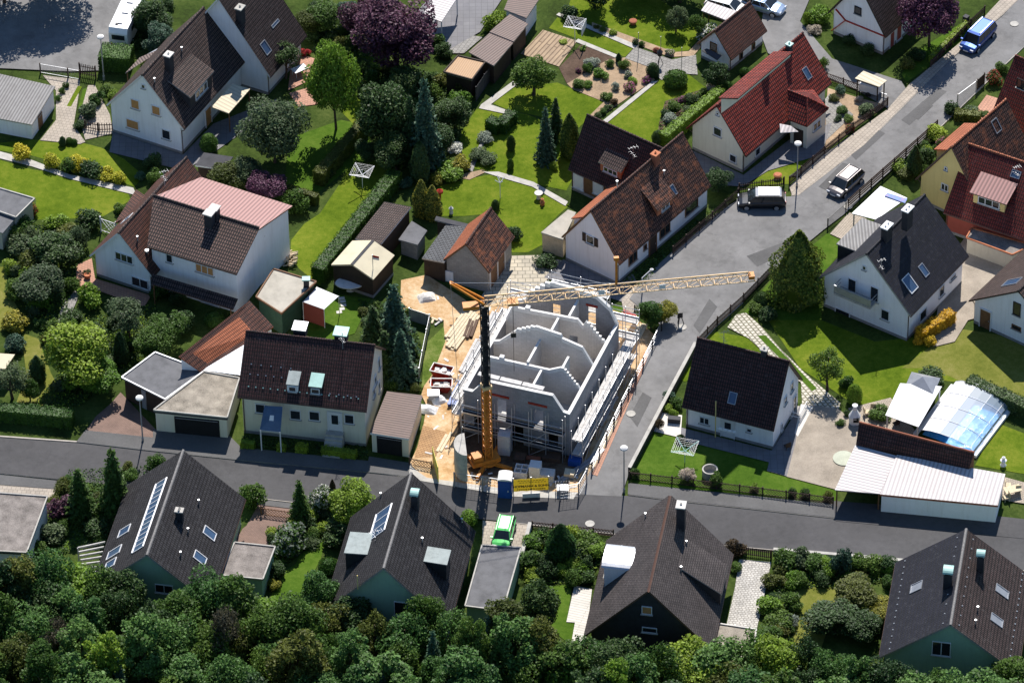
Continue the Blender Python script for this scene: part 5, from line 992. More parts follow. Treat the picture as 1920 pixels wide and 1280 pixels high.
place('flower', 58, 392, .8, 1.4, 'mid', 'red climbing rose on the felt roof shed', leaf2='red'); place('ball', 402, 597, .95, 1.2, 'box', 'round clipped bush in front of the two storey wing'); place('dec', 425, 330, 1.8, 3.0, 'olive', 'olive tree behind the pink sheet roof, left one'); place('dec', 458, 322, 1.7, 3.2, 'grey', 'olive tree behind the pink sheet roof, right one'); place('dec', 500, 345, 1.8, 3.4, 'purple', 'purple shrub tree behind the pink sheet roof')
hedge([(-40, 780), (138, 797)], 1.3, 1.5, 'box', 'long dark hedge along the lower street at the left edge', 56)
for i, (a, b_, h, t) in enumerate([((452, 838), (478, 841), .8, 'first low hedge piece from the left in front of the cream house'), ((520, 844), (536, 846), .7, 'second low hedge piece in front of the cream house'), ((556, 846), (577, 849), .9, 'third low hedge piece in front of the cream house'), ((604, 852), (668, 860), .9, 'longest low hedge piece right of the cream house door')]): hedge([a, b_], .6, h, 'lime', t, 60 + i)
# -- middle gardens
hedge([(597, 348), (684, 246)], 1.1, 1.6, 'olive', 'hedge with brownish top above the middle lawn', 57); hedge([(596, 528), (742, 345)], 1.35, 1.7, 'box', 'long dark clipped hedge across the middle lawn', 58); hedge([(540, 366), (596, 384)], .7, 1.2, 'olive', 'short low hedge between purple shrub and lawn', 59)
B_(553, 378, 1.5, 2.4, 'mid', 'shrub at the right corner of the pink sheet roof'); B_(610, 320, 1.0, 1.4, 'dark', 'dark shrub at the lower end of the brown topped hedge'); B_(964, 438, 1.0, 1.5, 'dark', 'dark shrub right of the orange garage roof'); B_(1024, 488, 1.2, 1.1, 'dark', 'dark round bush below the beige lean-to')
place('spruce', 740, 598, 2.1, 8.6, 'blue', 'tall spruce left of the building site'); place('spruce', 700, 622, 1.7, 6.6, 'dark', 'spruce left of and lower than the tall one by the site'); place('spruce', 752, 665, 1.6, 6.2, 'blue', 'spruce in front of the tall one by the site'); place('spruce', 722, 662, 1.5, 5.6, 'dark', 'small spruce behind the burgundy roof')
for a in [(770, 655, .8, 1.2, 'mid', 'shrub at the grey board fence of the site'), (772, 690, .7, .9, 'silver', 'pale flowering shrub by the board fence'), (688, 643, .8, 1.2, 'lime', 'light green bush behind the burgundy ridge'), (778, 725, .6, .8, 'olive', 'dry shrub at the lower end of the board fence')]: B_(*a)
# -- right middle
place('bigthuja', 1497, 497, 2.55, 8.2, 'thuja', 'very large cone shaped thuja beside the street bend', 'conifer', 'conifer')
place('dec', 1346, 335, 1.3, 2.6, 'dark', 'dark tree between the white and the red roofed house'); place('ball', 1428, 560, .8, 1.3, 'dark', 'dark clipped ball bush by the picket fence'); B_(1440, 588, 1.1, 1.2, 'dark', 'dark low shrub beside the grass paver path'); B_(1415, 575, .8, .9, 'mid', 'low shrub at the start of the grass paver path')
place('dec', 1220, 588, 1.3, 3.0, 'box', 'ornamental tree with dark crown beside the site entrance'); place('dec', 1245, 582, 1.2, 2.6, 'gold', 'golden shrub beside the dark ornamental tree')
hedge([(1722, 641), (1785, 602)], 1.0, 1.4, 'orange', 'glowing yellow hedge on the right lawn', 64); B_(1722, 634, .8, 1.2, 'orange', 'orange tipped bush at the end of the yellow hedge'); B_(1742, 640, .8, 1.0, 'orange', 'second orange bush below the yellow hedge')
place('loose', 1553, 685, 1.8, 4.8, 'mid', 'airy young tree beside the grass paver path'); B_(1587, 715, .8, 1.4, 'box', 'bush right of the airy young tree'); place('egg', 1602, 738, .75, 2.0, 'bright', 'upright bush above the white outdoor fireplace'); B_(1648, 775, 1.2, 1.2, 'mid', 'grassy shrub beside the white pool roof'); B_(1742, 705, 1.5, 1.3, 'dark', 'dark shrub behind the small blue pavilion'); B_(1576, 793, .5, .6, 'mid', 'small shrub on the brick yard'); B_(1592, 775, .5, .8, 'dark', 'shrub left of the white outdoor fireplace')
hedge([(1815, 730), (1960, 795)], 1.3, 1.5, 'dark', 'dark hedge behind the pool cover at the right edge', 65)
for a in [(1258, 742, .8, 1.0, 'blue', 'bluish shrub in the white patio planter'), (1268, 755, .8, 1.0, 'mid', 'shrub right of the bluish one in the white patio planter'), (1251, 765, .6, .8, 'lime', 'yellow green plant at the low wall by the white patio'), (1263, 775, .55, .8, 'lime', 'leafy plant in the black planter box'), (1191, 887, .6, 1.0, 'mid', 'bush at the street corner post of the front lawn'), (1344, 896, .85, 1.7, 'mid', 'dark shrub beside the stone well ring'), (1414, 912, .55, .8, 'lime', 'yellow green shrub at the lattice fence'), (1486, 923, .5, 1.0, 'dark', 'left one of three dark shrubs at the lattice fence'), (1510, 924, .55, 1.0, 'dark', 'middle one of three dark shrubs at the lattice fence'), (1553, 928, .55, 1.0, 'olive', 'right one of three dark shrubs at the lattice fence, next to the carport')]: B_(*a)
place('fruit', 1290, 888, .85, 1.5, 'blush', 'small standard willow with pinkish white leaves on the front lawn'); place('ball', 1276, 822, .45, .7, 'dark', 'dark ball bush at the white house corner'); place('fruit', 1236, 793, .5, 1.2, 'brown', 'small dark red ball tree on the white patio')
# -- bottom row
place('spruce', 213, 905, 1.9, 8.4, 'mid', 'tallest green conifer beside the lower street at left', ); place('spruce', 149, 925, 1.6, 6.0, 'mid', 'shorter conifer left of the tallest one by the lower street')
for a in [(118, 912, 1.0, 1.6, 'olive', 'pale olive shrub at the driveway by the lower street'), (114, 948, 1.6, 2.2, 'purple', 'dark purple shrub right of the gravel roof'), (93, 1000, 1.5, 1.5, 'grey', 'grey green dome shrub beside the gravel roof garage'), (66, 1022, 1.1, 1.3, 'mid', 'shrub at the lower corner of the gravel roof'), (182, 990, 1.5, 1.6, 'dark', 'dark shrub at the wooden pergola'), (292, 868, 1.1, 1.8, 'mid', 'bush behind the anthracite roof by the street lamp'), (471, 930, 1.4, 2.4, 'mid', 'bush right of the solar strip roof'), (190, 1015, .9, 1.0, 'mid', 'small shrub above the pergola beams'), (222, 940, .8, 1.2, 'lime', 'light shrub at the foot of the tallest street conifer'),
  (631, 995, 1.9, 2.2, 'dark', 'dark shrub below the large yellow green tree'), (514, 1096, .75, .9, 'gold', 'yellow bush at the mint garage corner'), (879, 971, 1.0, 1.3, 'bright', 'light bush behind the anthracite roof near the green car'), (520, 1070, 1.0, 1.4, 'dark', 'dark shrub beside the mint garage wall'),
  (1006, 1010, 1.4, 1.5, 'bright', 'bright shrub left of the clipped thuja'), (994, 1046, 1.4, 1.6, 'mid', 'shrub below the bright shrub left of the clipped thuja'), (1025, 1070, 1.1, 1.6, 'dark', 'dark round shrub below the clipped thuja'), (1101, 1016, 1.6, 1.7, 'mid', 'shrub right of the clipped thuja, larger one'), (1124, 1032, 1.2, 1.4, 'bright', 'light shrub next to the white cheeked dormer'), (1080, 1040, 1.0, 1.2, 'dark', 'shrub directly right of the clipped thuja'), (1092, 1076, 1.2, 1.2, 'mid', 'shrub above the white deck boards'), (994, 1082, .9, 1.0, 'lime', 'light low shrub at the carport wall'), (1055, 1068, .9, 1.0, 'bright', 'light shrub at the top of the small dark lawn'),
  (1377, 1026, 1.1, 1.5, 'brown', 'reddish shrub at the courtyard gate'), (1380, 1062, .7, .9, 'mid', 'shrub along the cobbled courtyard'), (1471, 1048, 1.3, 1.8, 'mid', 'first shrub from the left along the low white wall'), (1499, 1046, 1.2, 1.9, 'grey', 'second shrub along the low white wall'), (1528, 1060, 1.4, 1.6, 'mid', 'third shrub along the low white wall'), (1577, 1050, 1.2, 3.0, 'blue', 'tall bluish shrub along the low white wall'), (1609, 1054, 1.0, 1.6, 'mid', 'fifth shrub along the low white wall'), (1636, 1058, 1.2, 1.6, 'mid', 'sixth shrub along the low white wall'), (1662, 1058, 1.0, 1.4, 'dark', 'shrub at the navy roof end of the low white wall'),
  (1453, 1088, 1.2, 1.4, 'olive', 'shrub right of the cobbled courtyard, upper one'), (1447, 1132, 1.4, 1.5, 'bright', 'shrub right of the cobbled courtyard, middle one'), (1485, 1128, 1.2, 1.6, 'mid', 'shrub left of the dry little lawn'), (1464, 1163, 1.4, 1.5, 'mid', 'shrub right of the cobbled courtyard, lower one'), (1483, 1162, .9, 1.2, 'silver', 'white speckled shrub left of the dry little lawn'), (1446, 1190, 1.3, 1.6, 'mid', 'shrub near the lower end of the cobbled courtyard'), (1667, 1088, .8, 1.1, 'mid', 'shrub against the navy roofed house'), (1500, 1085, .9, 1.4, 'mid', 'shrub at the top of the dry little lawn'), (1545, 1088, .8, 1.2, 'dark', 'low shrub behind the dark evergreen mound')]: B_(*a)
place('dec', 1602, 1110, 2.1, 2.8, 'olive', 'olive green evergreen mound left of the navy roof'); place('dec', 1566, 1160, 2.4, 2.8, 'dark', 'dark evergreen mound on the dry little lawn'); place('dec', 1648, 1140, 1.5, 2.0, 'gold', 'golden weeping shrub beside the navy roofed house'); place('dec', 1612, 1170, 1.8, 2.6, 'dark', 'dark mound below the golden weeping shrub')
place('spruce', 562, 940, 1.2, 5.2, 'mid', 'slim spruce beside the white blossom tree'); place('flower', 598, 936, 1.3, 2.8, 'mid', 'white blossom tree by the lower street', 'tree', 'tree', leaf2='whiteflower'); place('col', 624, 922, .4, 3.0, 'brown', 'thin dark columnar conifer beside the white blossom tree', 'conifer', 'conifer'); place('dec', 664, 936, 2.2, 4.4, 'lime', 'large yellow green tree left of the mint house roof'); place('flower', 546, 1012, 2.0, 2.6, 'mid', 'pale flowering shrub beside the curved lawn', leaf2='silver'); place('ball', 616, 1060, .95, 1.2, 'box', 'round ball bush beside the curved lawn'); place('col', 1051, 1013, 1.3, 3.8, 'box', 'clipped tall thuja in the corner garden', 'conifer', 'conifer')
# -- wood along the bottom edge
sil = [(-60, 1040), (0, 1040), (130, 1042), (200, 1075), (230, 1066), (290, 1112), (345, 1118), (370, 1075), (450, 1072), (500, 1112), (540, 1128), (575, 1090), (620, 1080), (650, 1105), (690, 1150), (765, 1155), (800, 1130), (845, 1140), (900, 1150), (940, 1105), (985, 1080), (1030, 1120), (1060, 1180), (1110, 1195), (1180, 1200), (1230, 1215), (1290, 1205), (1330, 1195), (1400, 1180), (1450, 1195), (1560, 1210), (1690, 1245), (1740, 1265), (1850, 1262), (1900, 1225), (1980, 1230)]
rw = R_(99); row = 0
LAB = {'wood': 'deep green leafy', 'mid': 'mid green leafy', 'dark': 'very dark leafy', 'olive': 'olive leafy', 'bright': 'bright green leafy', 'lime': 'yellow green leafy', 'twig': 'grey brown twiggy', 'blue': 'blue green'}
for dy in (0, 48, 104, 165, 230):
    x = -50 + (row % 2) * 28
    while x < 1980:
        s = np.interp(x, [a for a, _ in sil], [b_ for _, b_ in sil]); kd = rw.choice(['dec', 'tall', 'loose', 'big'], p=[.26, .40, .20, .14]); R = {'dec': rw.uniform(1.8, 3.2), 'tall': rw.uniform(1.7, 3.0), 'loose': rw.uniform(1.8, 2.4), 'big': rw.uniform(2.8, 3.4)}[kd]; H = {'dec': rw.uniform(5.5, 7.5), 'tall': rw.uniform(8, 11), 'loose': rw.uniform(6, 8), 'big': rw.uniform(7.5, 8.5)}[kd]
        ext = {'dec': 20, 'tall': 20, 'loose': 19, 'big': 19}[kd] * R * 1.05 + (H - 7) * 2 + (22 if kd == 'tall' else 0); cy = s + dy + ext * .92 + rw.uniform(-4, 12)
        if cy < 1425:
            k = rw.choice(['wood', 'mid', 'dark', 'olive', 'bright', 'lime'], p=[.46, .30, .09, .08, .06, .01])
            u = rw.uniform()
            if u < .06: k, kd, R = 'twig', 'loose', 1.8
            elif u < .13: k, kd, R, H = 'blue', 'spruce', rw.uniform(1.3, 1.8), rw.uniform(7, 9)
            place(kd, x, cy, R, H, k, LAB[k] + ' tree of the dense wood along the bottom edge', group=LAB[k] + ' trees of the dense wood')
        x += rw.uniform(40, 58)
    row += 1
# -- undergrowth: overlapping shrubs nobody could tell apart, and the low ground cover between them
def inside(pt, poly):
    x, y = pt; c = False
    for (x0, y0), (x1, y1) in zip(poly, poly[1:] + poly[:1]):
        if (y0 > y) != (y1 > y) and x < (x1 - x0) * (y - y0) / (y1 - y0) + x0: c = not c
    return c
def fill(poly, n, kinds, label, group, rr=(.5, 1.2), seed=1):
    r = R_(seed); xs = [p[0] for p in poly]; ys = [p[1] for p in poly]; k = 0; t = 0
    while k < n and t < 4000:
        t += 1; x, y = r.uniform(min(xs), max(xs)), r.uniform(min(ys), max(ys))
        if not inside((x, y), poly): continue
        R = r.uniform(*rr); kd = r.choice(['bush', 'bush', 'airy']); place(kd, x, y - 5, R, R * r.uniform(1.0, 1.7), r.choice(kinds), label, 'shrub', 'undergrowth_shrub', group=group); k += 1
Z = {'mid': [(690, 130), (760, 120), (860, 150), (880, 190), (840, 290), (790, 310), (740, 320), (690, 250)], 'left': [(0, 440), (60, 420), (150, 430), (150, 480), (130, 560), (110, 640), (130, 600), (290, 570), (330, 620), (230, 700), (150, 760), (60, 760), (110, 700), (60, 600), (40, 560), (20, 480)],
     'corner': [(1000, 995), (1140, 1012), (1130, 1050), (1100, 1090), (1005, 1095), (985, 1060)], 'right': [(1455, 1040), (1670, 1062), (1660, 1090), (1590, 1095), (1580, 1100), (1490, 1100), (1485, 1210), (1435, 1210), (1450, 1110)], 'low': [(130, 880), (300, 870), (240, 905), (190, 1015), (110, 1040), (100, 940)],
     'lm': [(500, 985), (555, 985), (560, 930), (690, 930), (650, 1000), (610, 1010), (560, 1040), (510, 1080)], 'plum': [(670, 560), (760, 570), (790, 640), (780, 720), (730, 740), (690, 650)], 'tl': [(240, 30), (330, 10), (300, 80), (262, 100), (250, 70)], 'tr': [(1690, 300), (1760, 250), (1790, 270), (1715, 345)], 'top': [(560, 20), (660, 10), (700, 110), (680, 170), (590, 90)]}
fill(Z['mid'], 26, ['dark', 'mid', 'olive', 'box'], 'low shrub in the dark undergrowth of the middle garden under the spruces', 'undergrowth shrubs of the middle garden', (.6, 1.3), 3)
fill(Z['left'], 40, ['mid', 'dark', 'olive', 'grey', 'bright'], 'overlapping shrub in the lush garden at the left edge', 'lush shrubs of the left garden', (.6, 1.3), 4)
fill(Z['corner'], 22, ['mid', 'bright', 'dark', 'lime'], 'overlapping shrub in the corner garden around the clipped thuja', 'shrubs of the corner garden', (.5, 1.0), 5)
fill(Z['right'], 30, ['mid', 'bright', 'dark', 'olive'], 'overlapping shrub around the dry little lawn at lower right', 'shrubs around the dry little lawn', (.5, 1.0), 6)
fill(Z['low'], 18, ['mid', 'dark', 'olive'], 'overlapping shrub below the lower street beside the two conifers', 'shrubs beside the two street conifers', (.5, 1.0), 7); fill(Z['lm'], 22, ['mid', 'dark', 'lime', 'grey'], 'overlapping shrub in the garden round the curved lawn', 'shrubs round the curved lawn', (.5, 1.0), 8)
fill(Z['plum'], 14, ['mid', 'dark', 'olive'], 'low shrub at the foot of the spruces left of the building site', 'shrubs at the foot of the site spruces', (.5, .9), 9); fill(Z['tl'], 8, ['dark', 'mid'], 'shrub in the strip right of the motorhome', 'shrubs right of the motorhome', (.6, 1.0), 10); fill(Z['tr'], 12, ['mid', 'lime', 'olive'], 'wild plant between the slatted fence and the yellow gable', 'wild plants by the slatted fence', (.4, .8), 11); fill(Z['top'], 18, ['mid', 'dark', 'olive', 'blue'], 'shrub in the garden between the ribbed roof and the purple trees', 'shrubs by the ribbed roof', (.6, 1.2), 12)
def cover(polys, per, leaf, seed):
    r = R_(seed); C = []
    for poly in polys:
        xs = [p[0] for p in poly]; ys = [p[1] for p in poly]; n = int((max(xs) - min(xs)) * (max(ys) - min(ys)) * per)
        for _ in range(n):
            x, y = r.uniform(min(xs), max(xs)), r.uniform(min(ys), max(ys))
            if inside((x, y), poly): C.append(G(x, y, abs(r.normal(0, .12)) + .02))
    C = np.array(C); me = qmesh('ground_cover', [quads(r, C, np.tile(V(0, 0, 1.), (len(C), 1)), .2, .7)]); me.materials.append(LM[leaf]); o = bpy.data.objects.new('ground_cover', me); COL.objects.link(o); o['kind'] = 'stuff'; o['label'] = 'low ' + leaf + ' green ground cover between the shrubs of the gardens'; o['category'] = 'ground cover'
H12f = [(1165, 530), (1190, 505), (1327, 395), (1380, 374), (1240, 490), (1205, 540)]; bed = [(1247, 190), (1325, 165), (1340, 170), (1228, 275), (1236, 230)]; fr = [(455, 815), (690, 835), (690, 860), (450, 832)]
cover(list(Z.values()) + [H12f, bed, fr], .16, 'mid', 21); cover(list(Z.values()) + [H12f, fr], .12, 'dark', 22); cover([Z['left'], Z['corner'], Z['right'], bed], .06, 'lime', 23)
# ---------------------------------------------------------------- fences
def fence(pts, h, style, label, m='fence', step=None, name='fence', postm=None, px=True, group=None):
    P = [G(*p) for p in pts] if px else pts; root = thing(name, label, 'gate' if name == 'gate' else 'fence', P[0], atan2(P[1][1] - P[0][1], P[1][0] - P[0][0]), group); b = MB(); posts = []
    for p, q in zip(P, P[1:]):
        L = np.linalg.norm(q - p); d = (q - p) / L; s = np.cross(UP, d); n = max(1, round(L / 2.2)); posts += [p + d * L * i / n for i in range(n)]
        if style == 'picket':
            for z in (.25 * h, .8 * h): b.bar(p + UP * z, q + UP * z, .05, .07)
            k = int(L / (step or .17))
            for i in range(k): c = p + d * L * (i + .5) / k + s * .04; b.bar(c + UP * .06, c + UP * h * (1 if i % 2 else .97), .075, .025)
        elif style == 'lattice':
            for z in (.12 * h, .9 * h): b.bar(p + UP * z, q + UP * z, .05, .06)
            k = int(L / (step or .26))
            for i in range(k):
                t0 = L * i / k; t1 = min(L, t0 + h * .8); a, e = p + d * t0, p + d * t1; f = (t1 - t0) / (h * .8)
                b.bar(a + UP * .08 + s * .03, e + UP * (.08 + h * .9 * f) + s * .03, .055, .02); b.bar(a + UP * (.08 + h * .9) - s * .03, e + UP * (.08 + h * .9 * (1 - f)) - s * .03, .055, .02)
        elif style == 'rail':
            for z in (.3, .55, .8, 1.0): b.box((p + q) / 2 + UP * z * h, d * L, s * .04, UP * .13 * h)
        elif style == 'bars':
            for z in (.08, h): b.bar(p + UP * z, q + UP * z, .05)
            k = int(L / .14)
            for i in range(k): c = p + d * L * (i + .5) / k; b.bar(c + UP * .08, c + UP * h, .022)
        elif style == 'mesh':
            for z in (.05, h): b.bar(p + UP * z, q + UP * z, .04)
            k = max(1, int(L / .3))
            for i in range(k + 1): c = p + d * L * i / k; b.bar(c + UP * .05, c + UP * h, .014)
            for z in np.linspace(.05, h, max(3, int(h / .3))): b.bar(p + UP * z, q + UP * z, .012)
        elif style == 'board':
            k = max(1, int(L / .2))
            for i in range(k): c = p + d * L * (i + .5) / k; b.box(c + UP * (h / 2 + .012 * (i % 2)), d * (L / k - .012), s * .03, UP * h)
        elif style == 'wall': b.box((p + q) / 2 + UP * h / 2, d * L, s * .25, UP * h); 
    b.build({'picket': 'picket_panel', 'lattice': 'lattice_panel', 'rail': 'rail_panel', 'bars': 'bar_panel', 'mesh': 'mesh_panel', 'board': 'board_panel', 'wall': 'wall'}[style], M[m], root)
    if style == 'wall':
        c = MB()
        for p, q in zip(P, P[1:]): c.bar(p + UP * (h + .03), q + UP * (h + .03), .32, .06)
        c.build('coping', M['concrete'], root); return root
    for p in posts + [P[-1]]:
        c = MB(); c.bar(p + UP * -.05, p + UP * (h + .1), .12); c.build('post', M[postm or m], root)
    return root
fence([(1262, 478), (1384, 370), (1386, 360), (1470, 348)], 1.0, 'picket', 'dark picket fence curving round the front of the white house to the parked van'); fence([(1480, 347), (1546, 290), (1600, 246), (1664, 199)], 1.0, 'picket', 'dark picket fence along the pavement before the red roofed house')
fence([(1550, 150), (1612, 172), (1625, 178)], .9, 'lattice', 'lattice fence between the concrete drive and rock garden'); fence([(1757, 244), (1720, 277), (1655, 334), (1590, 392)], 1.15, 'rail', 'long dark fence of horizontal boards on the right side of the street')
fence([(1586, 396), (1552, 426)], 1.0, 'bars', 'iron gate between posts beside the white canvas carport', 'blackmetal', name='gate'); fence([(1830, 172), (1795, 198)], 1.3, 'bars', 'tall iron gate by the terracotta terrace', 'zinc', name='gate', postm='concrete'); fence([(1845, 158), (1832, 170)], 1.3, 'board', 'short board fence piece above the tall iron gate', 'darkwood')
fence([(1448, 510), (1394, 566), (1345, 610), (1308, 648)], 1.0, 'picket', 'dark picket fence down the right side of the street bend'); fence([(1304, 655), (1249, 758), (1180, 890)], .85, 'wall', 'low dark garden wall along the side street', 'chim'); fence([(1180, 898), (1300, 912), (1430, 928), (1562, 946)], .9, 'lattice', 'long dark lattice fence along the front lawn of the maroon house')
fence([(893, 190), (940, 120), (988, 48)], 1.7, 'board', 'tall dark green board fence beside the corrugated sheds', 'feltdark'); fence([(1745, 128), (1820, 50), (1846, 26)], .9, 'picket', 'dark picket fence beside the purple street tree'); fence([(76, 137), (128, 146), (150, 150)], 1.1, 'bars', 'metal driveway gate at the top left', 'zinc', name='gate', postm='darkwood'); fence([(150, 142), (180, 148)], 1.5, 'picket', 'tall dark picket gate beside the square block hedge', name='gate')
fence([(160, 242), (185, 247), (213, 246)], 1.0, 'picket', 'curved dark picket fence left of the white gable', step=.22); fence([(768, 600), (806, 612), (800, 640), (792, 680), (786, 712)], 1.4, 'board', 'grey weathered board fence left of the building site', 'zinc'); fence([(998, 990), (1075, 998), (1150, 1006)], .8, 'lattice', 'dark lattice fence along the corner garden'); fence([(994, 990), (977, 1055)], .7, 'wall', 'low wall between the green car drive and the corner garden', 'white')
fence([(1390, 1040), (1446, 1048)], 1.0, 'picket', 'dark double gate of the cobbled courtyard', name='gate'); fence([(490, 965), (549, 973)], .9, 'lattice', 'rust coloured lattice fence on the red paved patio', 'wood'); fence([(1450, 1036), (1560, 1045), (1694, 1057)], .45, 'wall', 'low white wall along the lower street', 'white'); fence([(768, 872), (809, 880)], .9, 'lattice', 'dark lattice gate at the rutted site entrance', name='gate')
fence([(190, 435), (219, 445)], 1.8, 'lattice', 'white garden trellis left of the brown tiled house', 'trim', step=.35); fence([(852, 915), (905, 922), (935, 926)], 1.8, 'mesh', 'wire mesh site fence at the foot of the crane', 'zinc'); fence([(1100, 908), (1085, 935), (1050, 940)], 1.8, 'mesh', 'wire mesh site fence at the side street corner', 'zinc'); fence([(1110, 886), (1165, 768), (1205, 690), (1252, 615)], .9, 'rail', 'post and rail site barrier along the side street', 'palewood', postm='darkwood') if False else None
fence([(1690, 690), (1640, 668), (1600, 655)], .8, 'rail', 'low dark fence on the right lawn', 'darkwood') if False else None
fence([(1190, 585), (1240, 600)], .8, 'mesh', 'short wire fence below the ornamental tree', 'blackmetal')
# ---------------------------------------------------------------- the building shell
M['orange'] = mat('crane_orange', (.56, .20, .025), .5, n1=.2, s1=2); M['yellowpaint'] = mat('crane_yellow', (.66, .44, .21), .5, n1=.2, s1=2); M['mastdark'] = mat('dark_mast_steel', (.022, .024, .03), .5, n1=.2)
M['beam'] = mat('pale_concrete', (.72, .70, .66), .9, n1=.12, s1=2); M['slab'] = gmat('floor_slab', st((.52, .50, .47), .25), .6, 4, 20); M['skip'] = mat('red_skip_paint', (.32, .03, .015), .6, n1=.35, s1=3); M['blue'] = mat('blue_plastic', (.02, .085, .33), .4, n1=.15)
M['plank'] = mat('scaffold_planks', (.52, .50, .47), .8, n1=.25, s1=3, s2=20); M['timber'] = mat('sawn_timber', (.60, .50, .34), .8, n1=.2, s1=3); M['rust'] = mat('rusty_steel', (.10, .06, .04), .8, n1=.3); M['banner'] = mat('yellow_banner', (.62, .55, .09), .6, n1=.06); M['ban'] = leafmat('banner_cloth', (.66, .58, .10), var=.01, tr=.55); M['ink'] = mat('banner_ink', (.02, .03, .03), .7)
NL, NR, FRc = G(868, 731, 5), G(1066, 772, 5), G(1156, 606, 5)
bu = nrm((FRc - NR) * V(1, 1, 0)); bv = np.cross(bu, UP); bv = bv if (NR - NL) @ bv > 0 else -bv
BL_ = 13.1; BW = 10.1; bo = NL * V(1, 1, 0)
X = lambda a, b, c: bo + bu * a + bv * b + UP * c
site = thing('building_shell', 'unfinished house shell of pale blocks with open stepped gables inside the scaffold', 'building site', bo, atan2(bu[1], bu[0]))
def pwall(name, p, d, t, prof, z0=0., ops=(), m='block', cap=True, parent=None):
    """wall along d from p with a top profile [(s, z)] and openings (s0, s1, z0, z1)"""
    t = np.array(t, float); ss = sorted(set([s for s, _ in prof] + [k for o in ops for k in o[:2]])); ztop = lambda s, e: np.interp(s + e, [a for a, _ in prof], [b_ for _, b_ in prof]); b = MB(); c = MB()
    for s0, s1 in zip(ss, ss[1:]):
        if s1 - s0 < .02: continue
        za, zb = ztop(s0, 1e-3), ztop(s1, -1e-3); lo = [z0]; hi = []
        for o in ops:
            if o[0] <= s0 + 1e-6 and o[1] >= s1 - 1e-6: hi.append(o[2]); lo.append(o[3])
        A, B = p + d * s0, p + d * s1
        for i, l in enumerate(lo):
            h0, h1 = (hi[i], hi[i]) if i < len(hi) else (za, zb)
            if max(h0, h1) - l < .03: continue
            h0, h1 = max(h0, l + .01), max(h1, l + .01)
            b.prism([A + UP * l, B + UP * l, B + UP * h1, A + UP * h0], t)
        dz = .34 if len(prof) > 7 else .0; c.prism([A + UP * (za - dz) - t * .03, B + UP * (zb - dz) - t * .03, B + UP * (zb + .07), A + UP * (za + .07)], t * 1.06)
    w_ = b.build(name, M[m], parent or site)
    if cap: c.build('wall_top', M['beam'], w_)
    return w_
def steps(s0, z0, s1, z1, n):
    o = []
    for i in range(n): a = s0 + (s1 - s0) * i / n; e = s0 + (s1 - s0) * (i + 1) / n; z = z0 + (z1 - z0) * (i + .5) / n; o += [(a + .004, z), (e - .004, z)]
    return o
T3 = .3
pwall('front_wall', X(0, 0, 0), bv, bu * T3, [(0, 5), (.9, 5), (2.1, 6.6), (8.5, 6.75), (9.5, 5.1), (BW, 5)], 0, [(3.2, 4.1, 3.05, 4.95), (6.7, 7.6, 3.0, 4.75), (1.0, 2.0, .9, 2.2), (4.6, 5.7, 0, 2.2), (8.0, 9.0, .9, 2.2)], m='greyblock')
pwall('back_wall', X(BL_ - T3, 0, 0), bv, bu * T3, [(0, 5), (1.2, 5.6), (1.6, 6.4)] + steps(1.7, 6.6, 3.6, 8.3, 4) + [(3.7, 8.3), (8.0, 8.0), (9.3, 6.9), (BW, 5)], 0, [(3.8, 4.6, 3.2, 5.9), (7.2, 8.0, 3.2, 6.6), (5, 6, .9, 2.2)], m='greyblock')
side_ops = [(1.2, 2.4, .9, 2.2), (4.6, 5.6, .9, 2.2), (7.6, 8.6, 0, 2.2), (10.2, 11.4, .9, 2.2)]
pwall('left_wall', X(T3, T3, 0), bu, -bv * T3, [(0, 5), (BL_ - 2 * T3, 5)], 0, side_ops, m='greyblock'); pwall('right_wall', X(T3, BW - T3, 0), bu, bv * T3, [(0, 5), (BL_ - 2 * T3, 5)], 0, side_ops, m='greyblock')
b = MB(); b.prism([X(T3, T3, 2.7), X(T3, BW - T3, 2.7), X(BL_ - T3, BW - T3, 2.7), X(BL_ - T3, T3, 2.7)], UP * .2); b.build('floor_slab', M['slab'], site)
i0, i1 = T3, BW - T3
def iw(a, prof, ops=()): pwall('inner_wall', X(a, i0, 0), bv, bu * .22, [(max(0, s - i0) if s < BW else i1 - i0, z) for s, z in prof], 2.9, [(o[0] - i0, o[1] - i0, o[2], o[3]) for o in ops])
iw(3.5, [(i0, 5.0), (1.0, 6.3), (6.9, 6.4), (8.0, 7.0), (8.3, 7.0)] + steps(8.32, 7.0, 9.6, 5.3, 6) + [(9.8, 5.0)], [(5.0, 5.9, 2.9, 5.0)])
iw(6.95, [(i0, 5.1), (.9, 5.3), (2.5, 7.0)] + steps(2.6, 7.1, 4.3, 8.0, 4) + [(4.4, 8.0), (6.8, 7.7), (6.9, 7.3), (8.8, 6.8), (9.8, 5.0)])
iw(10.2, [(i0, 5.2), (.9, 6.7), (7.2, 7.0), (7.7, 6.4), (8.0, 7.0)] + steps(8.1, 7.0, 9.7, 5.1, 6) + [(9.8, 5.0)], [(6.4, 7.2, 2.9, 5.0)])
for a0, a1, b_, z in [(T3, 3.5, 6.1, 6.3), (3.72, 6.95, 4.7, 6.6), (7.17, 10.2, 5.3, 6.8), (10.42, BL_ - T3, 6.2, 7.0), (3.72, 5.3, 8.0, 6.9)]: pwall('inner_wall', X(a0, b_, 0), bu, bv * .2, [(0, z), (a1 - a0, z)], 2.9)
for a, b_, z in [(3.6, 2.4, 6.35), (10.3, 2.4, 6.75), (10.3, 1.2, 6.75)]: q = MB(); q.box(X(a, b_, z + .2), bu * .4, bv * .4, UP * .4); q.build('masonry_stub', M['beam'], site)
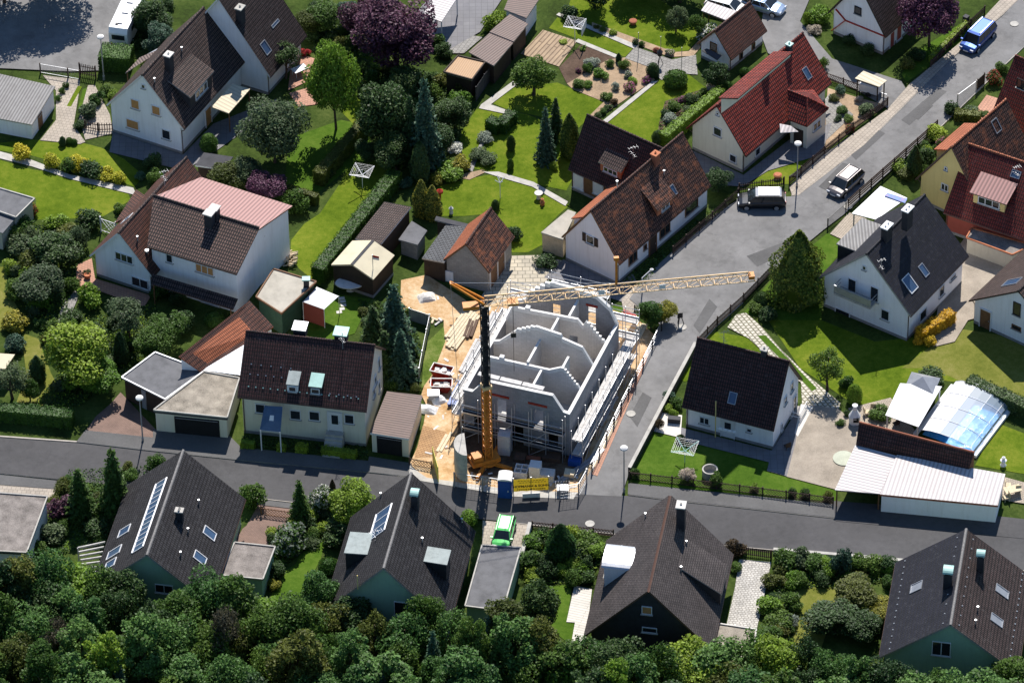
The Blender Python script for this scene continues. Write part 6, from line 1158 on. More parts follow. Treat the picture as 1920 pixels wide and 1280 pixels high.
for b0, b1, z in [(7.1, 8.2, 6.75)]: q = MB(); q.box(X(BL_ - T3 - .02, (b0 + b1) / 2, z), bu * .12, bv * (b1 - b0), UP * .2); q.build('red_lintel', M['skip'], site)
for b0, b1 in [(2.7, 4.4), (6.2, 8.0)]: q = MB(); q.box(X(-.02, (b0 + b1) / 2, 5.35), bu * .1, bv * (b1 - b0), UP * .22); q.build('red_lintel', M['skip'], site)
q = MB()
for i in range(3): q.box(X(T3 + .5, 2.2 + i * 2.1, 6.65), bu * .5, bv * 2.0, UP * .1)
q.build('gable_plank', M['plank'], site)
pal = random.Random(3)
for k, (a, b_, w_, m, t) in enumerate([(1.4, 8.9, 1.0, 'blue', 'pallet wrapped in blue film inside the shell near the front corner'), (11.6, 8.9, .9, 'rust', 'dark heap of rubble in the far right room of the shell'), (5.0, 9.1, .7, 'block', 'small pile of loose blocks in the middle room of the shell'), (8.4, 7.4, .8, 'timber', 'timber offcuts on the slab behind the highest inner wall')]):
    q = MB(); c = X(a, b_, 2.9)
    for i in range(9): q.box(c + bu * pal.uniform(-.4, .4) * w_ + bv * pal.uniform(-.4, .4) * w_ + UP * pal.uniform(.1, .5) * w_, bu * .45, bv * .3, UP * .2)
    q.box(c + UP * .15, bu * w_, bv * w_ * .8, UP * .25); solo('material_pile', q, M[m], t, 'building material', c)
# ---------------------------------------------------------------- scaffolding
def scaffold(label, p, d, o, L, decks, wd=.75, top=1.0, nb=None, boards='plank', braces=True):
    """p: start on the ground, d: along, o: outwards; decks: heights"""
    r = thing('scaffold', label, 'scaffold', p, atan2(d[1], d[0])); n = nb or max(2, round(L / 2.4)); zt = decks[-1] + top
    for i in range(n + 1):
        s = p + d * L * i / n
        for k, e in enumerate((0, wd)):
            b = MB(); b.tube([s + o * e, s + o * e + UP * (zt if k else zt - .15)], .032, 6); b.build('standard', M['metal'], r)
            b = MB(); b.box(s + o * e + UP * .03, d * .2, o * .2, UP * .06); b.build('base_plate', M['timber'], r)
        b = MB()
        for z in decks: b.bar(s + UP * (z - .1), s + o * wd + UP * (z - .1), .05)
        b.build('transom', M['metal'], r)
    for z in decks:
        b = MB(); k = 3
        for i in range(n):
            for j in range(k): b.box(p + d * L * (i + .5) / n + o * wd * (j + .5) / k + UP * z, d * (L / n - .04), o * (wd / k - .02), UP * .05)
        b.build('deck', M[boards], r); b = MB()
        for h in (.5, 1.0): b.tube([p + o * wd + UP * (z + h), p + d * L + o * wd + UP * (z + h)], .026, 5)
        b.box(p + d * L / 2 + o * (wd - .02) + UP * (z + .1), d * L, o * .03, UP * .15); b.build('guard_rail', M['metal'], r)
    if braces:
        zz = [0] + list(decks)
        for i in range(n):
            for z0, z1 in zip(zz, zz[1:]):
                if (i % 2) == 0: b = MB(); b.tube([p + d * L * i / n + o * (wd + .05) + UP * (z0 + .1), p + d * L * (i + 1) / n + o * (wd + .05) + UP * z1], .024, 5); b.build('brace', M['metal'], r)
    return r
scaffold('steel scaffold with pale plank deck along the street side of the shell', X(-.8, BW + .45, 0), bu, bv, 14.6, [1.2, 2.9], 1.05, 1.2, nb=8)
scaffold('steel scaffold across the front of the shell behind the crane mast', X(-.35, .2, 0), bv, -bu, 9.6, [1.4, 3.2], .7, 2.0, nb=6, boards='mastdark')
scaffold('steel scaffold along the left side of the shell', X(.2, -.4, 0), bu, -bv, 13.2, [1.7, 3.5], .8, 1.2, nb=7)
scaffold('tall steel scaffold behind the back gable with white planks', X(BL_ + .5, 3.2, 0), bv, bu, 5.6, [3.0, 5.2, 7.2], .8, 1.2); scaffold('lower steel scaffold at the back right corner of the shell', X(BL_ + .5, 9.0, 0), bv, bu, 2.6, [3.0, 5.0], .8, 1.1); scaffold('lower steel scaffold at the back left corner of the shell', X(BL_ + .5, -.8, 0), bv, bu, 3.8, [3.0, 5.0], .8, 1.1)
# ---------------------------------------------------------------- crane
m0 = G(915, 872); J0 = G(914, 573, 18.9); J0 = V(m0[0], m0[1], 18.9); J1 = G(1415, 521, 18.9); jd = nrm(J1 - J0); js = np.cross(UP, jd); jl = np.linalg.norm(J1 - J0)
crane = thing('tower_crane', 'orange self erecting tower crane with long lattice jib over the building shell', 'crane', m0, atan2(jd[1], jd[0]))
fx = V(cos(.35), sin(.35), 0); fy = V(-sin(.35), cos(.35), 0)
def mast(z0, z1, w_, name, m, ch=.1, solid=.55):
    b = MB(); h = w_ / 2; cs = [fx * h + fy * h, -fx * h + fy * h, -fx * h - fy * h, fx * h - fy * h]; n = int((z1 - z0) / w_)
    for c in cs: b.bar(m0 + c + UP * z0, m0 + c + UP * z1, ch)
    for i in range(n):
        za, zb = z0 + (z1 - z0) * i / n, z0 + (z1 - z0) * (i + 1) / n
        for k in range(4): c, e = cs[k], cs[(k + 1) % 4]; b.bar(m0 + (c if i % 2 else e) + UP * za, m0 + (e if i % 2 else c) + UP * zb, ch * .6); b.bar(m0 + c + UP * zb, m0 + e + UP * zb, ch * .6)
    b.box(m0 + UP * (z0 + z1) / 2, fx * w_ * solid, fy * w_ * solid, UP * (z1 - z0 - .1)); return b.build(name, M[m], crane)
mast(1.0, 9.4, .66, 'lower_mast', 'orange'); mast(9.4, 18.7, .56, 'upper_mast', 'mastdark', .1, .75)
b = MB(); b.box(m0 + UP * 9.4, fx * .85, fy * .85, UP * .35); b.build('collar', M['yellowpaint'], crane)
def jib():
    b = MB(); h = .85; wd = .42; n = int(jl / 1.15)
    top = lambda t: J0 + jd * t + UP * h * (1 - .12 * t / jl); lo = lambda t, s: J0 + jd * t + js * s * wd
    b.bar(top(0), top(jl - .6), .09)
    for s in (-1, 1): b.bar(lo(0, s), lo(jl, s), .07)
    for i in range(n):
        a, e = jl * i / n, jl * (i + 1) / n; mi = (a + e) / 2
        for s in (-1, 1): b.bar(lo(a, s), top(mi), .036); b.bar(top(mi), lo(e, s), .036)
        b.bar(lo(a, -1), lo(a, 1), .05); b.bar(lo(a, -1), lo(e, 1), .035)
    b.bar(lo(jl, -1), top(jl - .6), .06); b.bar(lo(jl, 1), top(jl - .6), .06); return b.build('jib', M['yellowpaint'], crane)
jb = jib()
for f in (.43, .655): b = MB(); b.box(J0 + jd * jl * f + UP * .35 + js * -.4, jd * .55, js * .05, UP * .5); b.build('sign_plate', M['trim'], jb)
b = MB(); b.box(J1 - jd * .3 + UP * .3, jd * .5, js * .7, UP * .35); b.build('jib_head', M['orange'], jb)
b = MB(); b.tube([J0 + jd * jl * .487 + UP * .8, J0 + jd * jl * .487 + UP * 3.6], .11, 7); b.box(J0 + jd * jl * .487 + UP * 3.7, jd * .45, js * .3, UP * .3); b.build('strut_post', M['orange'], crane)
AP = J0 - jd * 2.9 + UP * 2.7
b = MB()
for s in (-1, 1): b.bar(J0 + js * s * .4 + UP * .2, AP + js * s * .15, .16)
b.bar(AP - js * .2, AP + js * .2, .12); b.build('rear_frame', M['orange'], crane)
b = MB(); b.tube([AP, J0 + jd * jl * .487 + UP * .9], .025, 5); b.tube([AP, V(AP[0], AP[1], 0) * 0 + m0 - jd * 2.2 + UP * 2.0], .02, 5); b.tube([J0 + jd * jl * .487 + UP * .9, J0 + jd * jl * .8 + UP * .9], .02, 5); b.build('guy_rope', M['zinc'], crane)
b = MB(); b.box(J0 - jd * 1.2 - UP * .1, jd * 1.4, js * .8, UP * .35); b.bar(J0 - jd * 1.9 + js * .4, J0 + js * .4, .07); b.build('head_platform', M['orange'], crane)
tp = J0 + jd * jl * .105 - UP * .1
b = MB(); b.box(tp, jd * .9, js * .9, UP * .25); b.build('trolley', M['orange'], crane)
b = MB(); b.tube([tp, tp - UP * 3.6], .03, 5); b.tube([tp - UP * 3.9, tp - UP * 8.0], .025, 5); b.build('hoist_rope', M['blackmetal'], crane); b = MB(); b.box(tp - UP * 3.75, jd * .45, js * .25, UP * .5); b.build('hook_block', M['blackmetal'], crane)
b = MB()
for a in (.35 + pi / 4 + k * pi / 2 for k in range(4)): e = m0 + V(cos(a), sin(a), 0) * 2.3; b.bar(m0 + UP * .45, e + UP * .35, .28, .3); b.tube([e, e + UP * .6], .09, 7); b.box(e + UP * .06, fx * .6, fy * .6, UP * .1)
b.build('outrigger', M['orange'], crane)
b = MB(); b.box(m0 + UP * .85 - fx * .3, fx * 2.6, fy * 1.2, UP * .45); b.box(m0 + UP * 1.3 - fx * 1.0, fx * .9, fy * .9, UP * .6); b.lathe(m0 + UP * .5, [(.9, 0), (.9, .2), (.001, .2)], 16); b.build('slewing_platform', M['orange'], crane)
cb = G(873, 832, 3.7); b = MB(); d1 = nrm(G(876, 851, 3.7) - G(871, 812, 3.7)); q = [V(cb[0], cb[1], 0) + d1 * 1.5 * cos(t) + np.cross(d1, UP) * -(-1.05) * sin(t) * (-1 if np.cross(d1, UP)[0] > 0 else 1) for t in np.linspace(0, pi, 15)]
for i in range(5): b.prism([p + UP * (.55 + i * .63) for p in q], UP * .61)
b.build('ballast', M['concrete'], crane)
# ---------------------------------------------------------------- things on the site
def boxthing(name, label, cat, px, py, sz, m, rot=None, z=0, group=None, extra=None):
    c = G(px, py); a = bu if rot is None else V(cos(rot), sin(rot), 0); e = np.cross(UP, a); b = MB(); b.box(c + UP * (z + sz[2] / 2), a * sz[0], e * sz[1], UP * sz[2])
    if extra: extra(b, c, a, e)
    return solo(name, b, M[m], label, cat, c, group)
def skip(px, py, label, rot, fill):
    c = G(px, py); a = V(cos(rot), sin(rot), 0); e = np.cross(UP, a); r = thing('skip', label, 'skip', c, rot); b = MB(); L, W, H = 1.75, 1.15, .95; bl = .62
    Q = lambda x, y, z: c + a * x + e * y + UP * z
    top = [Q(-L / 2 - .1, -W / 2, H), Q(L / 2 + .1, -W / 2, H), Q(L / 2 + .1, W / 2, H), Q(-L / 2 - .1, W / 2, H)]; bot = [Q(-L * bl / 2, -W * .42, .05), Q(L * bl / 2, -W * .42, .05), Q(L * bl / 2, W * .42, .05), Q(-L * bl / 2, W * .42, .05)]
    for i in range(4): j = (i + 1) % 4; b.face([bot[i], bot[j], top[j], top[i]]); k = [(p * .93 + c * .07 + UP * (p[2] * .07)) for p in (top[i], top[j])]; b.face([top[i], top[j], k[1] , k[0]][::-1])
    b.face(bot[::-1]); b.build('body', M['skip'], r); b = MB()
    for i in range(4): b.bar(top[i], top[(i + 1) % 4], .08)
    b.build('rim', M['beam'], r); rr = random.Random(int(px)); b = MB(); b.face([Q(-L * .42, -W * .42, .6), Q(L * .42, -W * .42, .6), Q(L * .42, W * .42, .6), Q(-L * .42, W * .42, .6)])
    for i in range(16): p = Q(rr.uniform(-.6, .6), rr.uniform(-.4, .4), .62 + rr.uniform(0, .15)); b.box(p, a * rr.uniform(.15, .4), e * rr.uniform(.1, .3), UP * .12)
    b.build('rubble', M[fill], r)
skip(829, 706, 'upper red skip with dark interior and white rubble beside the rough grass', -.35, 'beam'); skip(828, 732, 'lower red skip full of pale rubble', -.05, 'whitestone')
c = G(813, 748); b = MB(); b.prism([c + V(-.45, -.35, .03), c + V(.45, -.35, .03), c + V(.45, .35, .03), c + V(-.45, .35, .03)], UP * .75); b.prism([c + V(-.55, -.45, .76), c + V(.55, -.45, .76), c + V(.55, .45, .76), c + V(-.55, .45, .76)], UP * .06); solo('mortar_tub', b, M['zinc'], 'grey mortar tub below the red skips', 'tub', c)
def tarp(px, py, label, w_, d_, m, rot):
    c = G(px, py); r = R_(int(px)); b = MB(); n = 8; a = V(cos(rot), sin(rot), 0); e = np.cross(UP, a); Z = [[.5 * max(0, 1 - (abs(i - 4) / 4) ** 2) * max(.0, 1 - (abs(j - 4) / 4) ** 3) + r.uniform(0, .1) for j in range(n + 1)] for i in range(n + 1)]
    pt = lambda i, j: c + a * w_ * (i / n - .5) + e * d_ * (j / n - .5) + UP * (Z[i][j] + .02)
    for i in range(n):
        for j in range(n): b.face([pt(i, j), pt(i + 1, j), pt(i + 1, j + 1), pt(i, j + 1)], sm=True)
    solo('tarpaulin', b, M[m], label, 'tarpaulin', c)
tarp(803, 770, 'white plastic sheet beside the brown corrugated garage roof', 1.8, 1.2, 'trim', -.3); tarp(823, 752, 'crumpled white sheet next to the grey mortar tub', 1.4, 1.2, 'trim', .4); tarp(800, 560, 'pale rubble heap at the top of the site', 1.8, 1.4, 'whitestone', .2)
def stack(label, pts, n, m, h=.12, lay=2, name='timber_stack', cat='timber'):
    A, B = G(*pts[0]), G(*pts[1]); d = nrm(B - A); s = np.cross(UP, d); L = np.linalg.norm(B - A); b = MB(); rr = random.Random(int(pts[0][0]))
    for l in range(lay):
        for i in range(n): f = rr.uniform(-.25, .25); b.box((A + B) / 2 + d * f + s * (i - (n - 1) / 2) * .3 + UP * (.08 + l * (h + .02) + h / 2), d * (L + rr.uniform(-.3, .1)), s * .26, UP * h)
    for t in (.2, .8): b.box(A + d * L * t + UP * .04, d * .1, s * n * .3, UP * .08)
    solo(name, b, M[m], label, cat, A)
stack('wide stack of pale planks beside the left scaffold', [(846, 655), (893, 590)], 4, 'timber'); stack('narrow stack of pale planks left of the wide stack', [(836, 640), (872, 592)], 2, 'timber'); stack('two pale planks on the sand near the crane ballast', [(822, 850), (842, 815)], 2, 'timber', lay=1); stack('long bundle of scaffold boards along the street barrier', [(1105, 880), (1150, 790)], 3, 'palewood', lay=1); stack('bundle of steel tubes at the street corner of the site', [(1050, 905), (1115, 862)], 2, 'zinc', .06, 3, 'tube_bundle', 'steel tubes'); stack('second bundle of steel tubes beside the street barrier', [(1068, 900), (1128, 845)], 2, 'zinc', .06, 2, 'tube_bundle', 'steel tubes')
stack('blue formwork panels leaning in a row at the left scaffold', [(851, 765), (872, 722)], 4, 'blue', .1, 4, 'formwork', 'formwork'); stack('blackish steel mesh bundle beside the wide plank stack', [(876, 638), (888, 605)], 3, 'rust', .08, 3, 'steel_mesh', 'steel mesh'); stack('brick coloured boards at the back right of the site', [(1168, 590), (1190, 600)], 3, 'skip', .1, 2, 'board_stack', 'boards')
stack('orange boards stacked along the street side scaffold', [(1150, 705), (1180, 655)], 2, 'orangewood', .12, 3); stack('loose planks left of the scaffold front corner', [(868, 700), (900, 640)], 3, 'plank', .08, 2)
for px, py, sz, m, t in [(947, 848, (1.1, 1.1, 2.4), 'block', 'tall grey block pallet in the shade right of the crane mast'), (1004, 893, (1.0, 1.0, 1.5), 'beam', 'white pallet of blocks behind the yellow banner, taller one'), (1027, 897, (1.2, 1.0, .8), 'whitestone', 'lower pale pallet right of the tall white one'), (1078, 870, (1.1, .9, .7), 'blue', 'blue wrapped pallet by the street corner of the site'), (1068, 893, (.9, .8, .6), 'timber', 'wooden crate beside the blue wrapped pallet'), (1000, 862, (1.3, .4, .3), 'brickred', 'small pile of red brick in the shadow of the shell'), (975, 862, (1.0, 1.0, .5), 'rust', 'dark pallet between the mast and the shell'), (1035, 862, (1.6, 1.0, .6), 'rust', 'long dark pallet at the foot of the front scaffold')]: boxthing('pallet', t, 'pallet', px, py, sz, m, rot=-.2)
def chimneyblocks(b, c, a, e):
    pass
c = G(978, 890); r_ = thing('chimney_blocks', 'pallet of hollow chimney blocks with four dark holes behind the toilet cabin', 'blocks', c, -.2); a = V(cos(-.2), sin(-.2), 0); e = np.cross(UP, a); b = MB()
for t in (-1, 0, 1):
    b.box(c + a * t * .55 + UP * .4, a * .09, e * 1.2, UP * .8); b.box(c + e * t * .55 + UP * .4, a * 1.19, e * .09, UP * .796)
b.build('blocks', M['beam'], r_); b = MB(); b.box(c + UP * .05, a * 1.2, e * 1.2, UP * .1); b.build('pallet', M['timber'], r_)
def toilet():
    c = G(948, 927); rot = -.12; a = V(cos(rot), sin(rot), 0); e = np.cross(UP, a); r = thing('toilet_cabin', 'blue portable toilet cabin with pale roof left of the yellow banner', 'toilet cabin', c, rot); w_ = 1.15
    b = MB(); b.box(c + UP * 1.1, a * w_, e * w_, UP * 2.1)
    for s in (-.5, .5):
        for t in (-.5, .5): b.bar(c + a * s * w_ + e * t * w_, c + a * s * w_ + e * t * w_ + UP * 2.18, .1)
    b.build('body', M['blue'], r); b = MB(); k = 6; q = [c + a * w_ * .56 * cos(pi * i / k) + UP * (2.16 + .22 * sin(pi * i / k)) for i in range(k + 1)]; b.prism([p - e * w_ * .55 for p in q], e * w_ * 1.1); b.build('roof', M['beam'], r)
    b = MB(); b.box(c - e * (w_ / 2 + .02) + UP * 1.05, a * .8, e * .04, UP * 1.9); d = b.build('door', M['blue'], r); b = MB(); b.box(c - e * (w_ / 2 + .06) + a * .3 + UP * 1.0, a * .08, e * .05, UP * .2); b.build('handle', M['trim'], d); b = MB(); b.box(c + UP * .06, a * 1.25, e * 1.25, UP * .1); b.build('base', M['rust'], r)
toilet()
def banner():
    A, B = G(963, 921, .95), G(1029, 917, .95); d = nrm(B - A); L = np.linalg.norm(B - A); n = np.cross(d, UP); h = 1.42; r = thing('banner', 'yellow builder banner lettered HOFMANN & SOHN on the site fence', 'banner', V(*(A + B)[:2] / 2, 0), atan2(d[1], d[0]))
    b = MB(); k = 14
    for i in range(k):
        f = lambda t: A + d * L * t + n * .03 * sin(t * 21); p, q = f(i / k), f((i + 1) / k); b.prism([p, q, q + UP * h, p + UP * h], n * .015)
    b.build('cloth', M['ban'], r)
    for t in (0.0, .5, 1.0): b = MB(); p = A + d * L * t - n * .08; b.tube([V(p[0], p[1], 0), p + UP * (h + .1)], .04, 6); b.build('post', M['metal'], r)
    b = MB(); b.box((A + B) / 2 - UP * .55 + n * .02, d * L * .5, n * .1, UP * .5); b.build('foot_board', M['beam'], r)
    def text(s, x, z, size, sp=1.):
        cu = bpy.data.curves.new('txt', 'FONT'); cu.body = s; cu.size = size; cu.space_character = sp; cu.align_x = 'CENTER'; cu.offset = .012
        o = bpy.data.objects.new('txt', cu); COL.objects.link(o); bpy.context.view_layer.update(); me = bpy.data.meshes.new_from_object(o); bpy.data.objects.remove(o)
        bb = MB(); P = [A + d * (x + v.co.x) + UP * (z + v.co.y) + n * .052 for v in me.vertices]
        for p in me.polygons: bb.face([P[i] for i in p.vertices])
        bb.build('lettering', M['ink'], r)
    text('HOFMANN & SOHN', L / 2, .46, .36, 1.0); text('BAUUNTERNEHMEN', L / 2, .14, .2, 1.5)
    b = MB()
    for z, x0, x1 in ((1.22, .35, L - .5), (1.02, .5, L - .35)):
        x = x0
        while x < x1: b.box(A + d * (x + .11) + UP * z + n * .05, d * .2, n * .006, UP * .05); x += .27
    b.build('small_print', M['ink'], r)
banner()
b2 = G(800, 880); A, B = G(812, 868), G(822, 905); b = MB(); d = nrm(B - A); b.box((A + B) / 2 + UP * 1.05, d * np.linalg.norm(B - A), np.cross(UP, d) * .04, UP * 1.7)
for p in (A, B): b.bar(V(p[0], p[1], 0), p + UP * 1.95, .08)
solo('sign_board', b, M['banner'], 'yellow sign board seen edge on beside the lattice gate', 'sign', A)
c = G(1055, 925); b = MB(); a = V(1, 0, 0); e = V(0, 1, 0)
for i in range(6): t = -.6 + i * .24; b.bar(c + V(t, -.5, .1), c + V(t, -.5, 1.0), .03); b.bar(c + V(t, .5, .1), c + V(t, .5, 1.0), .03); b.bar(c + V(-.6, t * .8, .1), c + V(-.6, t * .8, 1.0), .03); b.bar(c + V(.6, t * .8, .1), c + V(.6, t * .8, 1.0), .03)
b.box(c + UP * .45, a * 1.0, e * .8, UP * .6); solo('mesh_crate', b, M['zinc'], 'steel mesh crate at the street corner of the site', 'crate', c)
fence([(1240, 622), (1206, 690), (1165, 770), (1110, 886)], 1.2, 'mesh', 'low tubular site barrier on feet along the side street', 'metal', postm='blackmetal')
c = G(1275, 610); b = MB()
for t in (0, 2.1, 4.2): b.bar(c + V(cos(t) * .4, sin(t) * .4, 0), c + UP * 1.5, .07)
b.box(c + UP * 1.2, V(.5, .1, 0), V(0, .04, 0), UP * .6); solo('folding_sign', b, M['blackmetal'], 'dark folding tripod sign at the street bend', 'sign', c)
rr = random.Random(11); q = MB()
for i in range(420):
    x, y = rr.choice([(rr.uniform(770, 900), rr.uniform(560, 700)), (rr.uniform(800, 870), rr.uniform(690, 860)), (rr.uniform(860, 1100), rr.uniform(880, 915)), (rr.uniform(880, 945), rr.uniform(565, 690)), (rr.uniform(1110, 1200), rr.uniform(650, 830))])
    if not inside((x, y), [(755, 530), (800, 520), (890, 580), (940, 570), (870, 730), (850, 860), (1060, 880), (1190, 610), (1225, 640), (1105, 890), (1080, 915), (960, 925), (800, 890), (790, 820), (805, 690), (832, 640)]): continue
    c = G(x, y); t = rr.uniform(0, 3.1); s_ = rr.uniform(.06, .2); q.box(c + UP * s_ * .5, V(cos(t), sin(t), 0) * s_ * rr.uniform(1, 4), V(-sin(t), cos(t), 0) * s_, UP * s_ * .7, rr.randrange(4))
o = q.build('rubble', [M['beam'], M['timber'], M['rust'], M['plank']], kind='stuff', label='scattered stones and timber scraps on the building site', category='rubble')
for i, (a, b_, m, t) in enumerate([((905, 640), (930, 590), 'plank', 'row of pale boards lying along the left scaffold, upper one'), ((888, 690), (905, 655), 'beam', 'row of pale boards lying along the left scaffold, lower one'), ((1120, 800), (1150, 745), 'plank', 'planks under the street side scaffold'), ((1190, 640), (1205, 612), 'timber', 'short planks at the back right scaffold'), ((985, 915), (1050, 903), 'metal', 'long steel tube lying behind the yellow banner')]): stack(t, [a, b_], 1 if m == 'metal' else 3, m, .07, 2 if m != 'metal' else 1)
# ---------------------------------------------------------------- vehicles
def paint(name, c, metal=.5, rough=.28): m = mat(name, c, rough, .5, metal, n1=.04, coat=.6); return m
M['tyre'] = mat('tyre_rubber', (.015, .015, .015), .9); M['lamp'] = mat('headlight_glass', (.6, .62, .65), .1, .8); M['tail'] = mat('tail_light_red', (.35, .01, .01), .25)
def car(label, px, py, head, L, W, H, pt, cat='car', name='parked_car', nose=.23, hood=.80, wind=.16, rear=.10, beltz=.92, roofm=None, rack=False):
    c = G(px, py); r = thing(name, label, cat, c, head); f = V(cos(head), sin(head), 0); s = np.cross(UP, f); Q = lambda x, y, z: c + f * x * L + s * y * W / 2 + UP * z
    z1 = beltz; st_ = [(-.5, .72, .50, z1 - .1), (-.485, .9, .36, z1), (-.42, .98, .30, z1 + .02), (-.2, 1.0, .26, z1), (.1, 1.0, .26, z1 - .02), (.5 - nose, .99, .26, z1 - .03), (.5 - nose * .45, .96, .28, hood), (.47, .86, .34, hood - .12), (.5, .68, .44, hood - .26)]
    b = MB(); R = []
    for x, y, zb, zt in st_: R.append([Q(x, -y * .9, zb), Q(x, -y, (zb + zt) / 2), Q(x, -y * .985, zt - .05), Q(x, -y * .88, zt), Q(x, -y * .45, zt + .035), Q(x, 0, zt + .045), Q(x, y * .45, zt + .035), Q(x, y * .88, zt), Q(x, y * .985, zt - .05), Q(x, y, (zb + zt) / 2), Q(x, y * .9, zb)])
    for i in range(len(R) - 1):
        for k in range(10): b.face([R[i][k], R[i][k + 1], R[i + 1][k + 1], R[i + 1][k]], sm=True)
        b.face([R[i][10], R[i][0], R[i + 1][0], R[i + 1][10]])
    b.face(R[0]); b.face(R[-1][::-1])
    xa, xb = -.49 + .01, .5 - nose * .92; ra, rb = xa + rear, xb - wind; ring = lambda z, x0, x1, y: [Q(x0, -y, z), Q(x1, -y, z), Q(x1, y, z), Q(x0, y, z)]
    lo = ring(z1 - .01, xa, xb, .9); hi = ring(H - .07, ra, rb, .72); tp = ring(H, ra + .05, rb - .06, .52)
    for i in range(4): j = (i + 1) % 4; b.face([hi[i], hi[j], tp[j], tp[i]], 1, sm=True)
    b.face(tp, 1, sm=True)
    for i in range(4): b.bar(lo[i], hi[i], .09)
    for s0 in (0, 2):   # door pillars
        for t in (.36, .68): b.bar(lo[s0] * (1 - t) + lo[s0 + 1] * t, hi[s0] * (1 - t) + hi[s0 + 1] * t, .06)
        b.bar(hi[s0], hi[s0 + 1], .06)
    b.build('body', [pt, roofm or pt], r)
    for i, nm in ((0, 'side_window'), (1, 'windscreen'), (2, 'side_window'), (3, 'rear_window')):
        j = (i + 1) % 4; g = MB(); g.face([lo[i], lo[j], hi[j], hi[i]]); g.build(nm, M['glass'], r)
    for x in (-.30, .31):
        for y in (-1, 1):
            w0 = Q(x, y * .93, .32); g = MB(); k = 16; rr = .33; n = s * y
            ring1 = [w0 + f * rr * cos(2 * pi * i / k) + UP * rr * sin(2 * pi * i / k) for i in range(k)]; g.prism([p - n * .12 for p in ring1], n * .23); wh = g.build('wheel', M['tyre'], r)
            g = MB(); g.prism([w0 + f * .22 * cos(2 * pi * i / k) + UP * .22 * sin(2 * pi * i / k) + n * .1 for i in range(k)], n * .02); g.build('rim', M['metal'], wh)
    for y in (-.72, .72):
        g = MB(); g.box(Q(.475, y * .92, hood - .16), f * .1, s * .34, UP * .16); g.build('headlight', M['lamp'], r); g = MB(); g.box(Q(-.487, y, z1 - .12), f * .08, s * .22, UP * .26); g.build('tail_light', M['tail'], r); g = MB(); g.box(Q(.5 - nose * 1.05, y * 1.47, z1 + .05), f * .14, s * .2, UP * .14); g.build('mirror', pt, r)
    g = MB(); g.box(Q(.5, 0, .48), f * .03, s * .52, UP * .12); g.build('number_plate', M['trim'], r)
    if rack:
        for y in (-.62, .62): g = MB(); g.bar(Q(ra + .04, y, H + .04), Q(rb - .06, y, H + .04), .05); g.build('roof_rail', M['metal'], r)
    return r
sa = atan2(*(G(1700, 250) - G(1560, 375))[[1, 0]])
car('dark blue minivan parked on the upper street by the purple tree', 1833, 80, sa + pi + .05, 4.7, 1.85, 1.72, paint('deep_blue_paint', (.010, .045, .21)), nose=.19, wind=.13, rear=.07, rack=True)
car('silver grey hatchback driving down the street beside the long board fence', 1585, 352, sa + pi, 4.25, 1.78, 1.58, paint('silver_grey_paint', (.13, .118, .115)), nose=.20)
car('dark estate car with bright roof parked across the cul-de-sac', 1428, 384, pi - .03, 4.6, 1.84, 1.62, paint('black_paint', (.035, .037, .04), .6, .32), nose=.23, wind=.16, rear=.08, roofm=paint('roof_glare_paint', (.42, .43, .45), .3), rack=True)  # pale roof colour stands for sun glare on the dark car
car('bright lime green small car on the drive above the flat roofed carport', 945, 1008, radians(79) + pi, 3.75, 1.66, 1.5, paint('lime_paint', (.10, .52, .12), .1), nose=.2)
car('light blue metallic saloon at the top edge near the tree shadow', 1431, 18, radians(-28), 4.5, 1.75, 1.42, paint('light_blue_paint', (.28, .36, .48)), nose=.27, rear=.16); car('white car behind the striped carport roof at the top edge', 1362, 22, radians(-25), 4.3, 1.75, 1.5, paint('white_paint', (.75, .76, .74), .0))
def motorhome():
    c = G(240, 62); h = atan2(*(G(258, 5) - G(216, 95))[[1, 0]]); f = V(cos(h), sin(h), 0); s = np.cross(UP, f); r = thing('motorhome', 'white motorhome with roof hatches parked at the top edge', 'motorhome', c, h); Q = lambda x, y, z: c + f * x + s * y + UP * z
    L, W, H = 6.2, 1.9, 2.75; prof = [(-L / 2, .4), (-L / 2, 2.2), (-L / 2 + .25, H), (L / 2 - .5, H), (L / 2, 2.3), (L / 2, .4)]; b = MB(); b.prism([Q(x, -W / 2, z) for x, z in prof], s * W); b.build('body', paint('motorhome_white', (.78, .78, .78), .0, .35), r)
    for x, y in ((-1.9, .1), (-.2, 0), (1.5, 0)): b = MB(); b.box(Q(x, y, H + .06), f * .6, s * .6, UP * .12); b.build('roof_hatch', M['zinc'], r)
    b = MB(); b.box(Q(-2.3, .3, H + .05), f * .25, s * .25, UP * .1); b.build('roof_vent', M['blackmetal'], r)
    b = MB(); b.box(Q(-L / 2 - .01, 0, 1.75), f * .04, s * 1.3, UP * .55); b.build('rear_window', M['glass'], r)
    for x in (-1.2, .6): b = MB(); b.box(Q(x, -W / 2 - .01, 1.8), f * .9, s * .04, UP * .5); b.build('side_window', M['glass'], r)
    b = MB(); b.box(Q(-L / 2 - .02, 0, .55), f * .06, s * 1.8, UP * .22); b.build('bumper', M['zinc'], r)
    for y in (-.7, .7): b = MB(); b.box(Q(-L / 2 - .03, y, .95), f * .05, s * .16, UP * .3); b.build('tail_light', M['tail'], r)
    for x in (-1.6, 1.9):
        for y in (-1, 1):
            b = MB(); k = 14; w0 = Q(x, y * .82, .34); b.prism([w0 + f * .34 * cos(2 * pi * i / k) + UP * .34 * sin(2 * pi * i / k) for i in range(k)], s * y * .16); wh = b.build('wheel', M['tyre'], r); b = MB(); b.prism([w0 + s * y * .155 + f * .2 * cos(2 * pi * i / k) + UP * .2 * sin(2 * pi * i / k) for i in range(k)], s * y * .02); b.build('rim', M['metal'], wh)
motorhome()
